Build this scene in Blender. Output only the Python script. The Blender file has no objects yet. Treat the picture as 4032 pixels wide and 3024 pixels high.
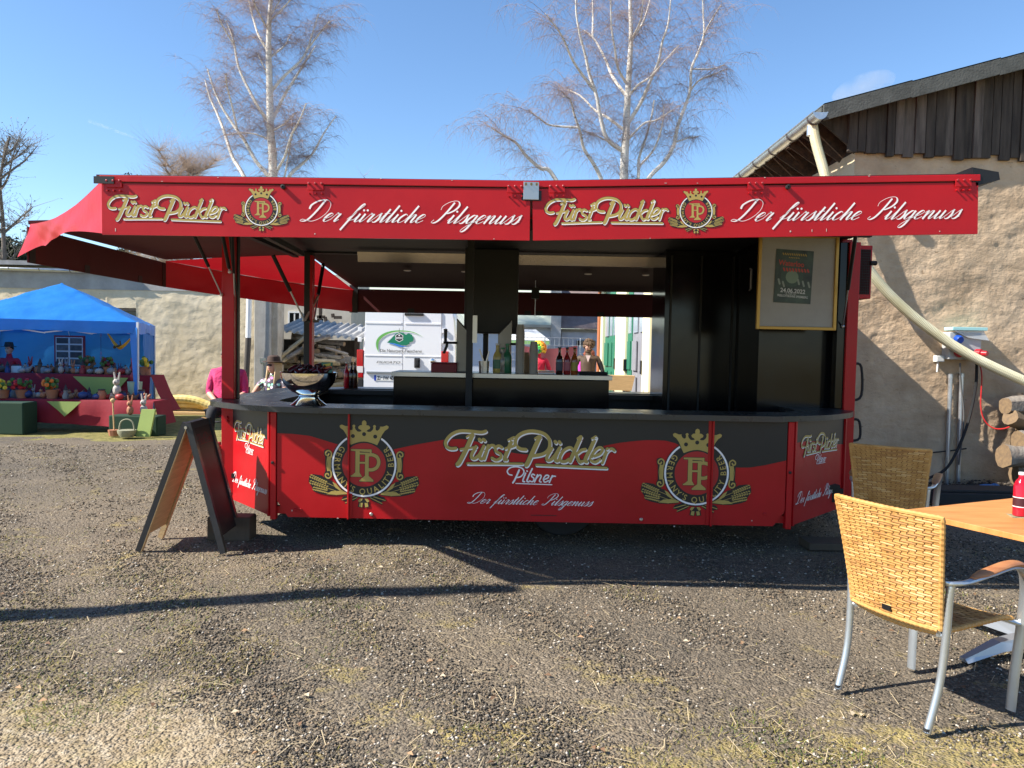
import bpy, bmesh, math, random
import numpy as np
from mathutils import Vector, Matrix
from mathutils import noise as mn
from mathutils.geometry import tessellate_polygon
random.seed(7); np.random.seed(7)
R = math.radians
scene = bpy.context.scene
col = scene.collection

# ------------------------------------------------------------ camera
CAMZ = 1.6
cam_d = bpy.data.cameras.new('camera'); cam = bpy.data.objects.new('camera', cam_d); col.objects.link(cam)
cam_d.sensor_width = 36.0; cam_d.lens = 27.0; cam_d.clip_end = 6000; cam_d.clip_start = 0.05
cam.matrix_world = Matrix.Translation((0, 0, CAMZ)) @ Matrix.Rotation(R(90 - 2.6), 4, 'X') @ Matrix.Rotation(R(1.1), 4, 'Z')
scene.camera = cam
CM = cam.matrix_world.to_3x3()
# ------------------------------------------------------------ sun and sky
SUN = Vector((-1.0, -0.26, 0.92)).normalized()          # towards the sun
EL = math.asin(SUN.z)
world = bpy.data.worlds.new('World'); scene.world = world; world.use_nodes = True
wn = world.node_tree.nodes; wl = world.node_tree.links; wn.clear()
sky = wn.new('ShaderNodeTexSky'); sky.sky_type = 'NISHITA'; sky.sun_disc = False
sky.sun_elevation = EL; sky.sun_rotation = math.atan2(SUN.x, SUN.y)
sky.air_density = 1.0; sky.dust_density = 0.0; sky.ozone_density = 4.0; sky.altitude = 120
bg = wn.new('ShaderNodeBackground'); bg.inputs['Strength'].default_value = 0.102
wo = wn.new('ShaderNodeOutputWorld')
hsv = wn.new('ShaderNodeHueSaturation'); hsv.inputs['Saturation'].default_value = 1.06
wl.new(sky.outputs[0], hsv.inputs['Color']); wl.new(hsv.outputs[0], bg.inputs[0]); wl.new(bg.outputs[0], wo.inputs[0])
sun_d = bpy.data.lights.new('sun', 'SUN'); sun_d.energy = 5.0; sun_d.angle = R(0.53); sun_d.color = (1.0, 0.94, 0.84)
sun_o = bpy.data.objects.new('sun', sun_d); col.objects.link(sun_o)
sun_o.location = (-20, -4, 30); sun_o.rotation_euler = SUN.to_track_quat('Z', 'Y').to_euler()
vs = scene.view_settings
vs.view_transform = 'Standard'; vs.look = 'None'; vs.exposure = 1.12; vs.gamma = 1.0; vs.use_curve_mapping = False
scene.cycles.max_bounces = 8; scene.cycles.transparent_max_bounces = 12
scene.cycles.sample_clamp_indirect = 6.0

# ------------------------------------------------------------ helpers
def ray(px, py):            # photograph pixel (4032 x 3024) -> direction
    d = CM @ Vector(((px - 2016) / 3024.0, -(py - 1512) / 3024.0, -1.0))
    return d
def U(px, py, Y):           # where that ray meets the plane y = Y
    d = ray(px, py); t = Y / d.y
    return Vector((d.x * t, Y, CAMZ + d.z * t))
def G(px, py, z=0.0):       # where it meets a level plane
    d = ray(px, py); t = (z - CAMZ) / d.z
    return Vector((d.x * t, d.y * t, z))

MATS = {}
def M(name, c, rough=0.6, metal=0.0, var=0.0, vs_=6.0, bump=0.0, bs=40.0, coat=0.0, spec=0.5, trans=0.0, ior=1.45,
      transl=0.0, c2=None, stretch=None, alpha=1.0, detail=4.0, rvar=0.0, dist=0.02, sheen=0.0):
    if name in MATS: return MATS[name]
    m = bpy.data.materials.new(name); m.use_nodes = True; MATS[name] = m
    nt = m.node_tree; n = nt.nodes; l = nt.links
    b = n['Principled BSDF']; out = n['Material Output']
    c = tuple(c) + (1,) if len(c) == 3 else c
    b.inputs['Base Color'].default_value = c
    b.inputs['Roughness'].default_value = rough; b.inputs['Metallic'].default_value = metal
    b.inputs['Specular IOR Level'].default_value = spec; b.inputs['Coat Weight'].default_value = coat
    b.inputs['Coat Roughness'].default_value = 0.08
    b.inputs['Transmission Weight'].default_value = trans; b.inputs['IOR'].default_value = ior
    b.inputs['Alpha'].default_value = alpha
    tc = None
    def coord():
        nonlocal tc
        if tc is None:
            t = n.new('ShaderNodeTexCoord'); mp = n.new('ShaderNodeMapping'); l.new(t.outputs['Object'], mp.inputs[0])
            if stretch: mp.inputs['Scale'].default_value = stretch
            tc = mp
        return tc.outputs[0]
    if var or c2 or rvar:
        nz = n.new('ShaderNodeTexNoise'); nz.inputs['Scale'].default_value = vs_; nz.inputs['Detail'].default_value = detail
        nz.inputs['Roughness'].default_value = 0.65
        l.new(coord(), nz.inputs['Vector'])
        if var or c2:
            r = n.new('ShaderNodeValToRGB'); r.color_ramp.elements[0].position = 0.3; r.color_ramp.elements[1].position = 0.7
            cc = tuple(c2) + (1,) if c2 else tuple(min(1, x * (1 + var)) for x in c[:3]) + (1,)
            r.color_ramp.elements[0].color = tuple(x * (1 - var) for x in c[:3]) + (1,); r.color_ramp.elements[1].color = cc
            l.new(nz.outputs[0], r.inputs[0]); l.new(r.outputs[0], b.inputs['Base Color'])
        if rvar:
            mr = n.new('ShaderNodeMapRange'); mr.inputs['To Min'].default_value = max(0.02, rough - rvar); mr.inputs['To Max'].default_value = rough + rvar
            mr.inputs['From Min'].default_value = .3; mr.inputs['From Max'].default_value = .7
            l.new(nz.outputs[0], mr.inputs[0]); l.new(mr.outputs[0], b.inputs['Roughness'])
    if bump:
        n2 = n.new('ShaderNodeTexNoise'); n2.inputs['Scale'].default_value = bs; n2.inputs['Detail'].default_value = 5
        l.new(coord(), n2.inputs['Vector'])
        bp = n.new('ShaderNodeBump'); bp.inputs['Strength'].default_value = bump; bp.inputs['Distance'].default_value = dist
        l.new(n2.outputs[0], bp.inputs['Height']); l.new(bp.outputs[0], b.inputs['Normal'])
    if transl:
        t = n.new('ShaderNodeBsdfTranslucent'); mx = n.new('ShaderNodeMixShader'); mx.inputs[0].default_value = transl
        t.inputs[0].default_value = c
        l.new(b.outputs[0], mx.inputs[1]); l.new(t.outputs[0], mx.inputs[2]); l.new(mx.outputs[0], out.inputs[0])
    return m

class MB:
    def __init__(s): s.v = []; s.f = []; s.m = []
    def add(s, vs, fs, mi=0):
        o = len(s.v); s.v.extend([tuple(p) for p in vs])
        for f in fs: s.f.append(tuple(i + o for i in f)); s.m.append(mi)
        return s
    def box(s, x0, x1, y0, y1, z0, z1, mi=0):
        return s.add([(x0,y0,z0),(x1,y0,z0),(x1,y1,z0),(x0,y1,z0),(x0,y0,z1),(x1,y0,z1),(x1,y1,z1),(x0,y1,z1)],
                     [(0,3,2,1),(4,5,6,7),(0,1,5,4),(1,2,6,5),(2,3,7,6),(3,0,4,7)], mi)
    def obox(s, c, ax, ay, az, mi=0):      # half-axis vectors
        c = Vector(c); ax = Vector(ax); ay = Vector(ay); az = Vector(az)
        if ax.cross(ay).dot(az) < 0: ax = -ax
        p = [c + i*ax + j*ay + k*az for k in (-1,1) for i, j in ((-1,-1),(1,-1),(1,1),(-1,1))]
        return s.add(p, [(0,3,2,1),(4,5,6,7),(0,1,5,4),(1,2,6,5),(2,3,7,6),(3,0,4,7)], mi)
    def bar(s, p, q, w, h, up=(0,0,1), mi=0):
        p = Vector(p); q = Vector(q); d = (q - p); up = Vector(up)
        a = d.cross(up)
        if a.length < 1e-5: a = d.cross(Vector((0,1,0)))
        a.normalize(); b = a.cross(d).normalized()
        return s.obox((p + q)/2, d/2, a*w/2, b*h/2, mi)
    def tube(s, pts, r, n=8, mi=0, cap=True):
        pts = [Vector(p) for p in pts]; k = len(pts)
        rs = r if isinstance(r, (list, tuple)) else [r]*k
        t0 = (pts[1] - pts[0]).normalized(); ref = Vector((0,0,1)) if abs(t0.z) < .9 else Vector((1,0,0))
        a = t0.cross(ref).normalized(); vs = []; fs = []
        for i in range(k):
            t = (pts[min(i+1,k-1)] - pts[max(i-1,0)]).normalized()
            a = (a - t*a.dot(t)).normalized(); b = t.cross(a)
            for j in range(n):
                th = 2*math.pi*j/n; vs.append(pts[i] + (a*math.cos(th) + b*math.sin(th))*rs[i])
        for i in range(k-1):
            for j in range(n):
                fs.append((i*n+j, i*n+(j+1)%n, (i+1)*n+(j+1)%n, (i+1)*n+j))
        if cap: fs.append(tuple(range(n-1,-1,-1))); fs.append(tuple((k-1)*n+j for j in range(n)))
        return s.add(vs, fs, mi)
    def lathe(s, prof, c=(0,0,0), n=20, mi=0, axis=None):
        vs = []; fs = []; c = Vector(c); q = Vector(axis).to_track_quat('Z','Y') if axis is not None else None
        for (r, z) in prof:
            for j in range(n):
                th = 2*math.pi*j/n; p = Vector((r*math.cos(th), r*math.sin(th), z))
                vs.append(c + (q @ p if q else p))
        for i in range(len(prof)-1):
            for j in range(n): fs.append((i*n+j, i*n+(j+1)%n, (i+1)*n+(j+1)%n, (i+1)*n+j))
        fs.append(tuple(range(n-1,-1,-1))); fs.append(tuple((len(prof)-1)*n+j for j in range(n)))
        return s.add(vs, fs, mi)
    def ball(s, c, r, nu=10, nv=7, mi=0, rot=None):
        rx, ry, rz = (r, r, r) if not hasattr(r, '__len__') else r
        vs = []; fs = []; c = Vector(c)
        for i in range(nv+1):
            ph = math.pi*i/nv
            for j in range(nu):
                th = 2*math.pi*j/nu
                p = Vector((rx*math.sin(ph)*math.cos(th), ry*math.sin(ph)*math.sin(th), -rz*math.cos(ph)))
                vs.append(c + (rot @ p if rot else p))
        for i in range(nv):
            for j in range(nu): fs.append((i*nu+j, i*nu+(j+1)%nu, (i+1)*nu+(j+1)%nu, (i+1)*nu+j))
        return s.add(vs, fs, mi)
    def prism(s, outline, d, mi=0, holes=()):   # planar outline (3D points) extruded by vector d
        d = Vector(d); loops = [[Vector(p) for p in outline]] + [[Vector(p) for p in h] for h in holes]
        tri = tessellate_polygon(loops); flat = [p for L in loops for p in L]; N = len(flat)
        nrm = Vector((0,0,0))
        for i in range(len(loops[0])):
            nrm += loops[0][i].cross(loops[0][(i+1) % len(loops[0])])
        fl = nrm.dot(d) > 0
        vs = flat + [p + d for p in flat]; fs = []
        for t in tri:
            a, b, c = t
            tn = (flat[b]-flat[a]).cross(flat[c]-flat[a])
            if tn.dot(d) > 0: t = (a, c, b)
            fs.append(tuple(t)); fs.append(tuple(i + N for i in reversed(t)))
        o = 0
        for li, L in enumerate(loops):
            k = len(L); ln = Vector((0,0,0))
            for i in range(k): ln += L[i].cross(L[(i+1)%k])
            ccw = ln.dot(d) > 0
            for i in range(k):
                a, b = o+i, o+(i+1)%k
                q = (a, b, b+N, a+N) if (ccw == (li == 0)) else (b, a, a+N, b+N)
                fs.append(q)
            o += k
        return s.add(vs, fs, mi)
    def sheet(s, grid, mi=0):               # grid[i][j] of points
        nI = len(grid); nJ = len(grid[0]); vs = [p for r in grid for p in r]
        return s.add(vs, [(i*nJ+j, i*nJ+j+1, (i+1)*nJ+j+1, (i+1)*nJ+j) for i in range(nI-1) for j in range(nJ-1)], mi)
    def build(s, name, mats, parent=None, smooth=False, bevel=0.0, loc=None, solid=0.0):
        if not isinstance(mats, (list, tuple)): mats = [mats]
        off = Vector(loc) if loc is not None else Vector((0,0,0))
        if parent is not None: off = root_loc(parent)
        me = bpy.data.meshes.new(name)
        me.from_pydata([(p[0]-off.x, p[1]-off.y, p[2]-off.z) for p in s.v], [], s.f)
        for m in mats: me.materials.append(m)
        me.polygons.foreach_set('material_index', s.m)
        if smooth:
            me.shade_smooth(); me.set_sharp_from_angle(angle=R(38))
        me.update()
        o = bpy.data.objects.new(name, me); col.objects.link(o)
        if parent is not None: o.parent = parent
        else: o.location = off
        if bevel:
            b = o.modifiers.new('bevel', 'BEVEL'); b.width = bevel; b.segments = 2; b.limit_method = 'ANGLE'; b.angle_limit = R(40)
        if solid:
            b = o.modifiers.new('solid', 'SOLIDIFY'); b.thickness = solid; b.offset = 0
        return o
def root_loc(o):
    p = Vector((0,0,0))
    while o is not None: p += o.location; o = o.parent
    return p
def tag(o, label, cat=None, group=None, kind=None):
    if label: o['label'] = label
    if cat: o['category'] = cat
    if group: o['group'] = group
    if kind: o['kind'] = kind
    return o
def empty(name, loc, label, cat, group=None):
    o = bpy.data.objects.new(name, None); o.location = loc; o.empty_display_size = .2; col.objects.link(o)
    return tag(o, label, cat, group)
def struct(o): o['kind'] = 'structure'; return o
def copy_tree(o, parent=None):
    c = o.copy(); col.objects.link(c); c.parent = parent
    for ch in list(o.children): copy_tree(ch, c)
    return c
def cr(pts, n=6):                         # Catmull-Rom
    P = [Vector(p) for p in pts]; out = []
    for i in range(len(P)-1):
        p0 = P[max(i-1,0)]; p1 = P[i]; p2 = P[i+1]; p3 = P[min(i+2,len(P)-1)]
        for k in range(n):
            t = k/n
            out.append(.5*((2*p1) + (p2-p0)*t + (2*p0-5*p1+4*p2-p3)*t*t + (3*p1-p0-3*p2+p3)*t**3))
    out.append(P[-1]); return out

class Dec:                                # flat print: layered 2D shapes on a plane
    def __init__(s, O, Ux, Vy, N): s.O = Vector(O); s.U = Vector(Ux); s.V = Vector(Vy); s.N = Vector(N); s.mb = MB(); s.k = 0
    def P(s, p, h): return s.O + s.U*p[0] + s.V*p[1] + s.N*h*.25
    def poly(s, loops, mi, h):
        s.k += 1; h = h + (s.k % 40)*2.5e-5
        L = [[Vector((p[0], p[1], 0)) for p in lp] for lp in loops]; flat = [p for q in L for p in q]
        tri = tessellate_polygon(L); fs = []
        for a, b, c in tri:
            w = (flat[b]-flat[a]).cross(flat[c]-flat[a]).z
            fs.append((a,b,c) if w*s.sgn() > 0 else (a,c,b))
        s.mb.add([s.P(p, h) for p in flat], fs, mi)
    def sgn(s): return 1 if s.U.cross(s.V).dot(s.N) > 0 else -1
    def stroke(s, pts, w, mi, h, n=6, cap=True, wf=None):
        P = cr([(p[0], p[1], 0) for p in pts], n) if n > 1 else [Vector((p[0], p[1], 0)) for p in pts]
        L = []; Rr = []
        for i, p in enumerate(P):
            t = (P[min(i+1,len(P)-1)] - P[max(i-1,0)])
            if t.length < 1e-9: t = Vector((1,0,0))
            t.normalize(); nn = Vector((-t.y, t.x, 0)); ww = (wf(t, i/(len(P)-1)) if wf else w)/2
            L.append(p + nn*ww); Rr.append(p - nn*ww)
        s.k += 1; h = h + (s.k % 40)*2.5e-5; K = len(P)
        vs = [s.P(p, h) for p in L] + [s.P(p, h) for p in Rr]
        fs = [(i, K+i, K+i+1, i+1) for i in range(K-1)]
        if s.sgn() < 0: fs = [tuple(reversed(f)) for f in fs]
        s.mb.add(vs, fs, mi)
        if cap and not wf:
            for p in (P[0], P[-1]): s.disc(p, w/2*.97, mi, h + 1.2e-5, 9)
    def disc(s, c, r, mi, h, n=24, sx=1.0, rot=0.0):
        pts = []
        for j in range(n):
            th = 2*math.pi*j/n; x = r*sx*math.cos(th); y = r*math.sin(th)
            pts.append((c[0] + x*math.cos(rot) - y*math.sin(rot), c[1] + x*math.sin(rot) + y*math.cos(rot)))
        s.poly([pts], mi, h)
    def ring(s, c, r1, r0, mi, h, n=56, a0=0, a1=2*math.pi):
        vs = []; fs = []
        for j in range(n+1):
            th = a0 + (a1-a0)*j/n
            vs += [s.P((c[0]+r1*math.cos(th), c[1]+r1*math.sin(th)), h), s.P((c[0]+r0*math.cos(th), c[1]+r0*math.sin(th)), h)]
        for j in range(n): fs.append((2*j, 2*j+2, 2*j+3, 2*j+1))
        s.mb.add(vs, fs, mi)
    def text(s, body, x, y, size, mi, h, sx=1.0, rot=0.0, align='L', shear=0.0, bold=0.0):
        V, F, w = glyphs(body, bold)
        x0 = {'L': 0, 'C': -w/2, 'R': -w}[align]; s.k += 1; h += (s.k % 40)*2.5e-5
        vs = []; flip = -1 if s.sgn() < 0 else 1
        vy = -1 if s.V.z < -.3 else 1
        for (a, b) in V:
            a = (a + x0 + b*shear)*size*sx; b = b*size*vy
            vs.append(s.P((x + a*math.cos(rot) - b*math.sin(rot), y + a*math.sin(rot) + b*math.cos(rot)), h))
        s.mb.add(vs, F, mi)
    def build(s, name, mats, parent): return s.mb.build(name, mats, parent)
_GL = {}
def glyphs(body, bold=0.0):
    k = (body, bold)
    if k in _GL: return _GL[k]
    cu = bpy.data.curves.new('t', 'FONT'); cu.body = body; cu.size = 1; cu.resolution_u = 3; cu.offset = bold
    o = bpy.data.objects.new('t', cu); col.objects.link(o)
    dg = bpy.context.evaluated_depsgraph_get(); dg.update(); me = o.evaluated_get(dg).to_mesh()
    V = [(v.co.x, v.co.y) for v in me.vertices]; F = [tuple(p.vertices) for p in me.polygons]
    w = max([p[0] for p in V] or [0]); o.evaluated_get(dg).to_mesh_clear()
    bpy.data.objects.remove(o); bpy.data.curves.remove(cu)
    _GL[k] = (V, F, w); return _GL[k]
# ------------------------------------------------------------ materials
RED = M('red_paint', (.40,.006,.010), .40, var=.10, vs_=2.2, rvar=.10, coat=.06, spec=.3, bump=.05, bs=1.6)
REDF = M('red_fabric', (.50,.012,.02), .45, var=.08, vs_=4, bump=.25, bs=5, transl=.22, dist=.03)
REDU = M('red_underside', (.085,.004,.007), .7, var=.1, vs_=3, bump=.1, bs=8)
BLK = M('black_gloss', (.006,.006,.007), .14, coat=.0, spec=.35, rvar=.05, vs_=2)
BLKM = M('black_matt', (.008,.008,.009), .5, var=.2, vs_=8)
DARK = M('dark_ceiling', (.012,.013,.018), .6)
PRBLK = M('print_black', (.009,.009,.010), .42, var=.1, vs_=4)
GOLD = M('print_gold', (.40,.29,.075), .45, var=.05, vs_=6)
WHITE = M('print_white', (.80,.77,.76), .5)
PRED = M('print_red', (.38,.008,.012), .4)
PMAR = M('print_maroon', (.12,.01,.012), .5)
STEEL = M('brushed_steel', (.50,.47,.44), .34, 1.0, rvar=.05, vs_=3)
CHROME = M('polished_steel', (.80,.77,.72), .09, 1.0, rvar=.02, vs_=8)
ZINC = M('zinc_metal', (.55,.57,.60), .38, .9, var=.12, vs_=5, rvar=.1)
ALU = M('aluminium_tube', (.50,.53,.56), .36, .8, var=.06, vs_=10)
RUBBER = M('black_rubber', (.015,.015,.016), .75)
COUNTER = M('counter_laminate', (.030,.031,.033), .30, var=.12, vs_=5, rvar=.06)
PLAST = None
WOODY = M('light_wood', (.52,.34,.16), .55, var=.18, vs_=5, stretch=(1,1,12), bump=.1, bs=30)
GREY = M('grey_board', (.30,.285,.26), .8, var=.06, vs_=9)
GOLDF = M('gilt_frame', (.42,.24,.045), .35, .35)
SKIN = M('skin', (.58,.32,.23), .5, var=.06, vs_=20)
# ------------------------------------------------------------ lettering drawn as pen strokes
FUE = [  # (width, points) big brush lettering, y down
 (30,[(592,262),(540,276),(420,266),(300,268),(210,312),(156,385),(168,440),(215,462),(268,456)]),
 (40,[(448,305),(400,420),(350,530),(310,608),(288,632)]),(18,[(384,328),(430,302),(450,298)]),
 (20,[(318,466),(400,452),(468,442)]),
 (30,[(488,432),(442,520),(446,556),(480,562),(530,515),(568,440)]),(30,[(575,425),(532,535),(542,568),(565,562)]),
 (30,[(622,420),(578,566)]),(28,[(598,480),(635,428),(672,416),(690,432)]),
 (27,[(772,438),(735,420),(700,446),(712,486),(758,512),(760,552),(712,578),(664,556)]),
 (36,[(886,336),(842,455),(802,560),(822,570)]),(20,[(840,354),(880,332),(902,322)]),(26,[(812,448),(908,418)]),
 (22,[(398,622),(700,616),(1000,613)]),
 (32,[(1034,456),(964,446),(918,396),(934,320),(1004,270),(1102,252),(1222,276),(1288,345),(1286,440),(1222,500),(1112,524)]),
 (42,[(1182,312),(1122,450),(1062,590),(1040,626)]),(18,[(1130,332),(1165,308),(1190,304)]),
 (30,[(1318,436),(1268,525),(1272,566),(1312,560),(1362,500),(1398,435)]),(30,[(1405,425),(1358,545),(1372,574),(1392,570)]),
 (28,[(1548,446),(1512,424),(1448,458),(1408,530),(1424,576),(1470,578),(1506,552)]),
 (36,[(1630,306),(1574,440),(1520,576)]),(18,[(1595,322),(1630,296)]),
 (28,[(1684,440),(1642,450),(1588,492)]),(30,[(1582,490),(1600,540),(1630,582),(1655,575)]),
 (36,[(1792,306),(1740,430),(1686,552),(1700,576)]),(18,[(1752,322),(1790,296)]),
 (27,[(1756,522),(1842,488),(1872,436),(1832,418),(1776,468),(1742,545),(1790,580),(1846,548)]),
 (30,[(1924,430),(1872,586)]),(27,[(1892,500),(1938,442),(1976,430),(2000,448)]),
 (22,[(1150,622),(1540,632),(1920,642)]),
 (30,[(522,352),(540,368)]),(30,[(566,352),(584,366)]),(30,[(1350,360),(1362,374)]),(30,[(1396,362),(1408,378)])]
PIL = [(13,[(886,738),(850,728),(834,692),(868,656),(936,644),(1000,664),(1016,708),(982,752),(930,764)]),
 (17,[(964,680),(922,780),(898,822)]),(14,[(1036,712),(1006,795),(1026,808)]),(14,[(1048,688),(1054,692)]),
 (15,[(1106,662),(1052,790),(1072,808)]),(13,[(1134,732),(1112,722),(1100,745),(1128,772),(1112,806),(1082,798)]),
 (14,[(1166,728),(1134,810)]),(13,[(1146,775),(1186,732),(1206,744),(1188,796),(1206,808)]),
 (13,[(1230,782),(1278,762),(1288,738),(1260,732),(1232,772),(1246,808),(1286,792)]),
 (14,[(1328,734),(1296,812)]),(13,[(1308,772),(1334,742),(1362,742)]),(9,[(930,828),(1325,835)])]
def fuerst(d, x, y, k, h, mats):      # mats: dark, maroon, white, gold
    sh = 9
    def T(p, dx=0, dy=0): return (x + (p[0]-130+dx)*k, y + (p[1]-240+dy)*k)
    for w, P in FUE: d.stroke([T(p, 2, 4) for p in P], (w*1.1+26)*k, mats[0], h, 5)
    for w, P in FUE: d.stroke([T(p, 10, 16) for p in P], (w*1.14+4)*k, mats[1], h+.0012, 5)
    for w, P in FUE: d.stroke([T(p, 6, 11) for p in P], (w*1.14+3)*k, mats[2], h+.0024, 5)
    for w, P in FUE: d.stroke([T(p, -1, -2) for p in P], w*k*1.18, mats[3], h+.0036, 5)
def pilsner(d, x, y, k, h, mi):
    for w, P in PIL: d.stroke([(x+(p[0]-130)*k, y+(p[1]-240)*k) for p in P], w*k*1.15, mi, h, 5)
SC = {
 'e': (.72,[[(0,.3),(.35,.5),(.58,.8),(.46,1.0),(.26,.95),(.1,.55),(.16,.12),(.38,0),(.72,.3)]]),
 'r': (.74,[[(0,.3),(.22,1.08),(.28,.92),(.5,.98),(.47,.6),(.44,.15),(.54,0),(.74,.3)]]),
 's': (.66,[[(0,.3),(.34,1.1),(.4,.9),(.5,.5),(.42,.08),(.2,0),(.08,.14)],[(.42,.08),(.66,.3)]]),
 'i': (.56,[[(0,.3),(.2,1.0)],[(.2,1.0),(.2,.2),(.32,0),(.56,.3)]]),
 'u': (1.0,[[(0,.3),(.2,1.0)],[(.2,1.0),(.2,.2),(.36,0),(.62,.4),(.68,1.0)],[(.68,1.0),(.68,.2),(.8,0),(1.0,.3)]]),
 'n': (1.0,[[(0,.75),(.12,1.0),(.2,.9),(.2,0)],[(.2,.1),(.46,.9),(.62,1.0),(.68,.8),(.68,.2),(.8,0),(1.0,.3)]]),
 'l': (.56,[[(0,.3),(.2,1.3),(.24,2.05)],[(.24,2.05),(.22,.2),(.34,0),(.56,.3)]]),
 't': (.56,[[(0,.3),(.24,1.6)],[(.24,1.6),(.22,.2),(.34,0),(.56,.3)],[(.02,1.08),(.52,1.1)]]),
 'c': (.66,[[(.58,.82),(.46,1.0),(.28,.97),(.08,.55),(.14,.12),(.34,0),(.66,.3)]]),
 'h': (1.0,[[(0,.3),(.2,1.3),(.24,2.05)],[(.24,2.05),(.2,0)],[(.2,.1),(.46,.9),(.62,1.0),(.68,.8),(.68,.2),(.8,0),(1.0,.3)]]),
 'f': (.62,[[(0,.3),(.38,1.4),(.6,2.0),(.5,2.2),(.34,1.9),(.26,1.0),(.2,0),(.16,-1.0)],[(.2,.05),(.36,.2),(.62,.3)]]),
 'g': (.86,[[(.56,.85),(.42,1.0),(.24,.95),(.05,.5),(.12,.08),(.3,.03),(.58,.5)],[(.6,1.0),(.58,-.4),(.46,-.9),(.24,-1.0),(.14,-.75),(.42,-.2),(.86,.3)]]),
 'D': (2.0,[[(.82,2.6),(.80,1.3),(.66,.35),(.4,.02),(.0,.06),(.1,.24),(.5,.16),(1.1,.02),(1.62,.4),(1.86,1.2),(1.6,2.1),(1.0,2.6),(.3,2.5),(-.1,2.0),(.0,1.5)]]),
 'P': (1.5,[[(.82,2.5),(.80,1.3),(.66,.35),(.4,.02),(.12,.1),(.2,.4)],[(.1,1.6),(.0,2.1),(.4,2.6),(1.0,2.68),(1.45,2.2),(1.4,1.6),(1.0,1.2),(.78,1.2)]]),
 ' ': (.75,[])}
SC['ü'] = (1.0, SC['u'][1])
def script(d, text, x0, y0, x1, y1, xh, h, mi, wmax=.30, wmin=.075, slant=.62):
    tot = sum(SC[c][0] for c in text); kx = (x1-x0)/(tot*xh + .6*xh); x = 0
    for c in text:
        adv, st = SC[c]
        def T(px, py):
            X = (x + px + py*slant)*xh*kx; f = X/(x1-x0)
            return (x0 + X, y0 + (y1-y0)*f - py*xh)
        for s in st:
            d.stroke([T(*p) for p in s], 0, mi, h, 6, wf=lambda t, f: xh*(wmin + (wmax-wmin)*max(0, (t.y*.9 - t.x*.35))**1.4))
        if c == 'ü':
            for q in (.28, .62): d.disc(T(q, 1.42), xh*.13, mi, h, 10)
        if c == 'i': d.disc(T(.22, 1.42), xh*.13, mi, h, 10)
        x += adv
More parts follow.
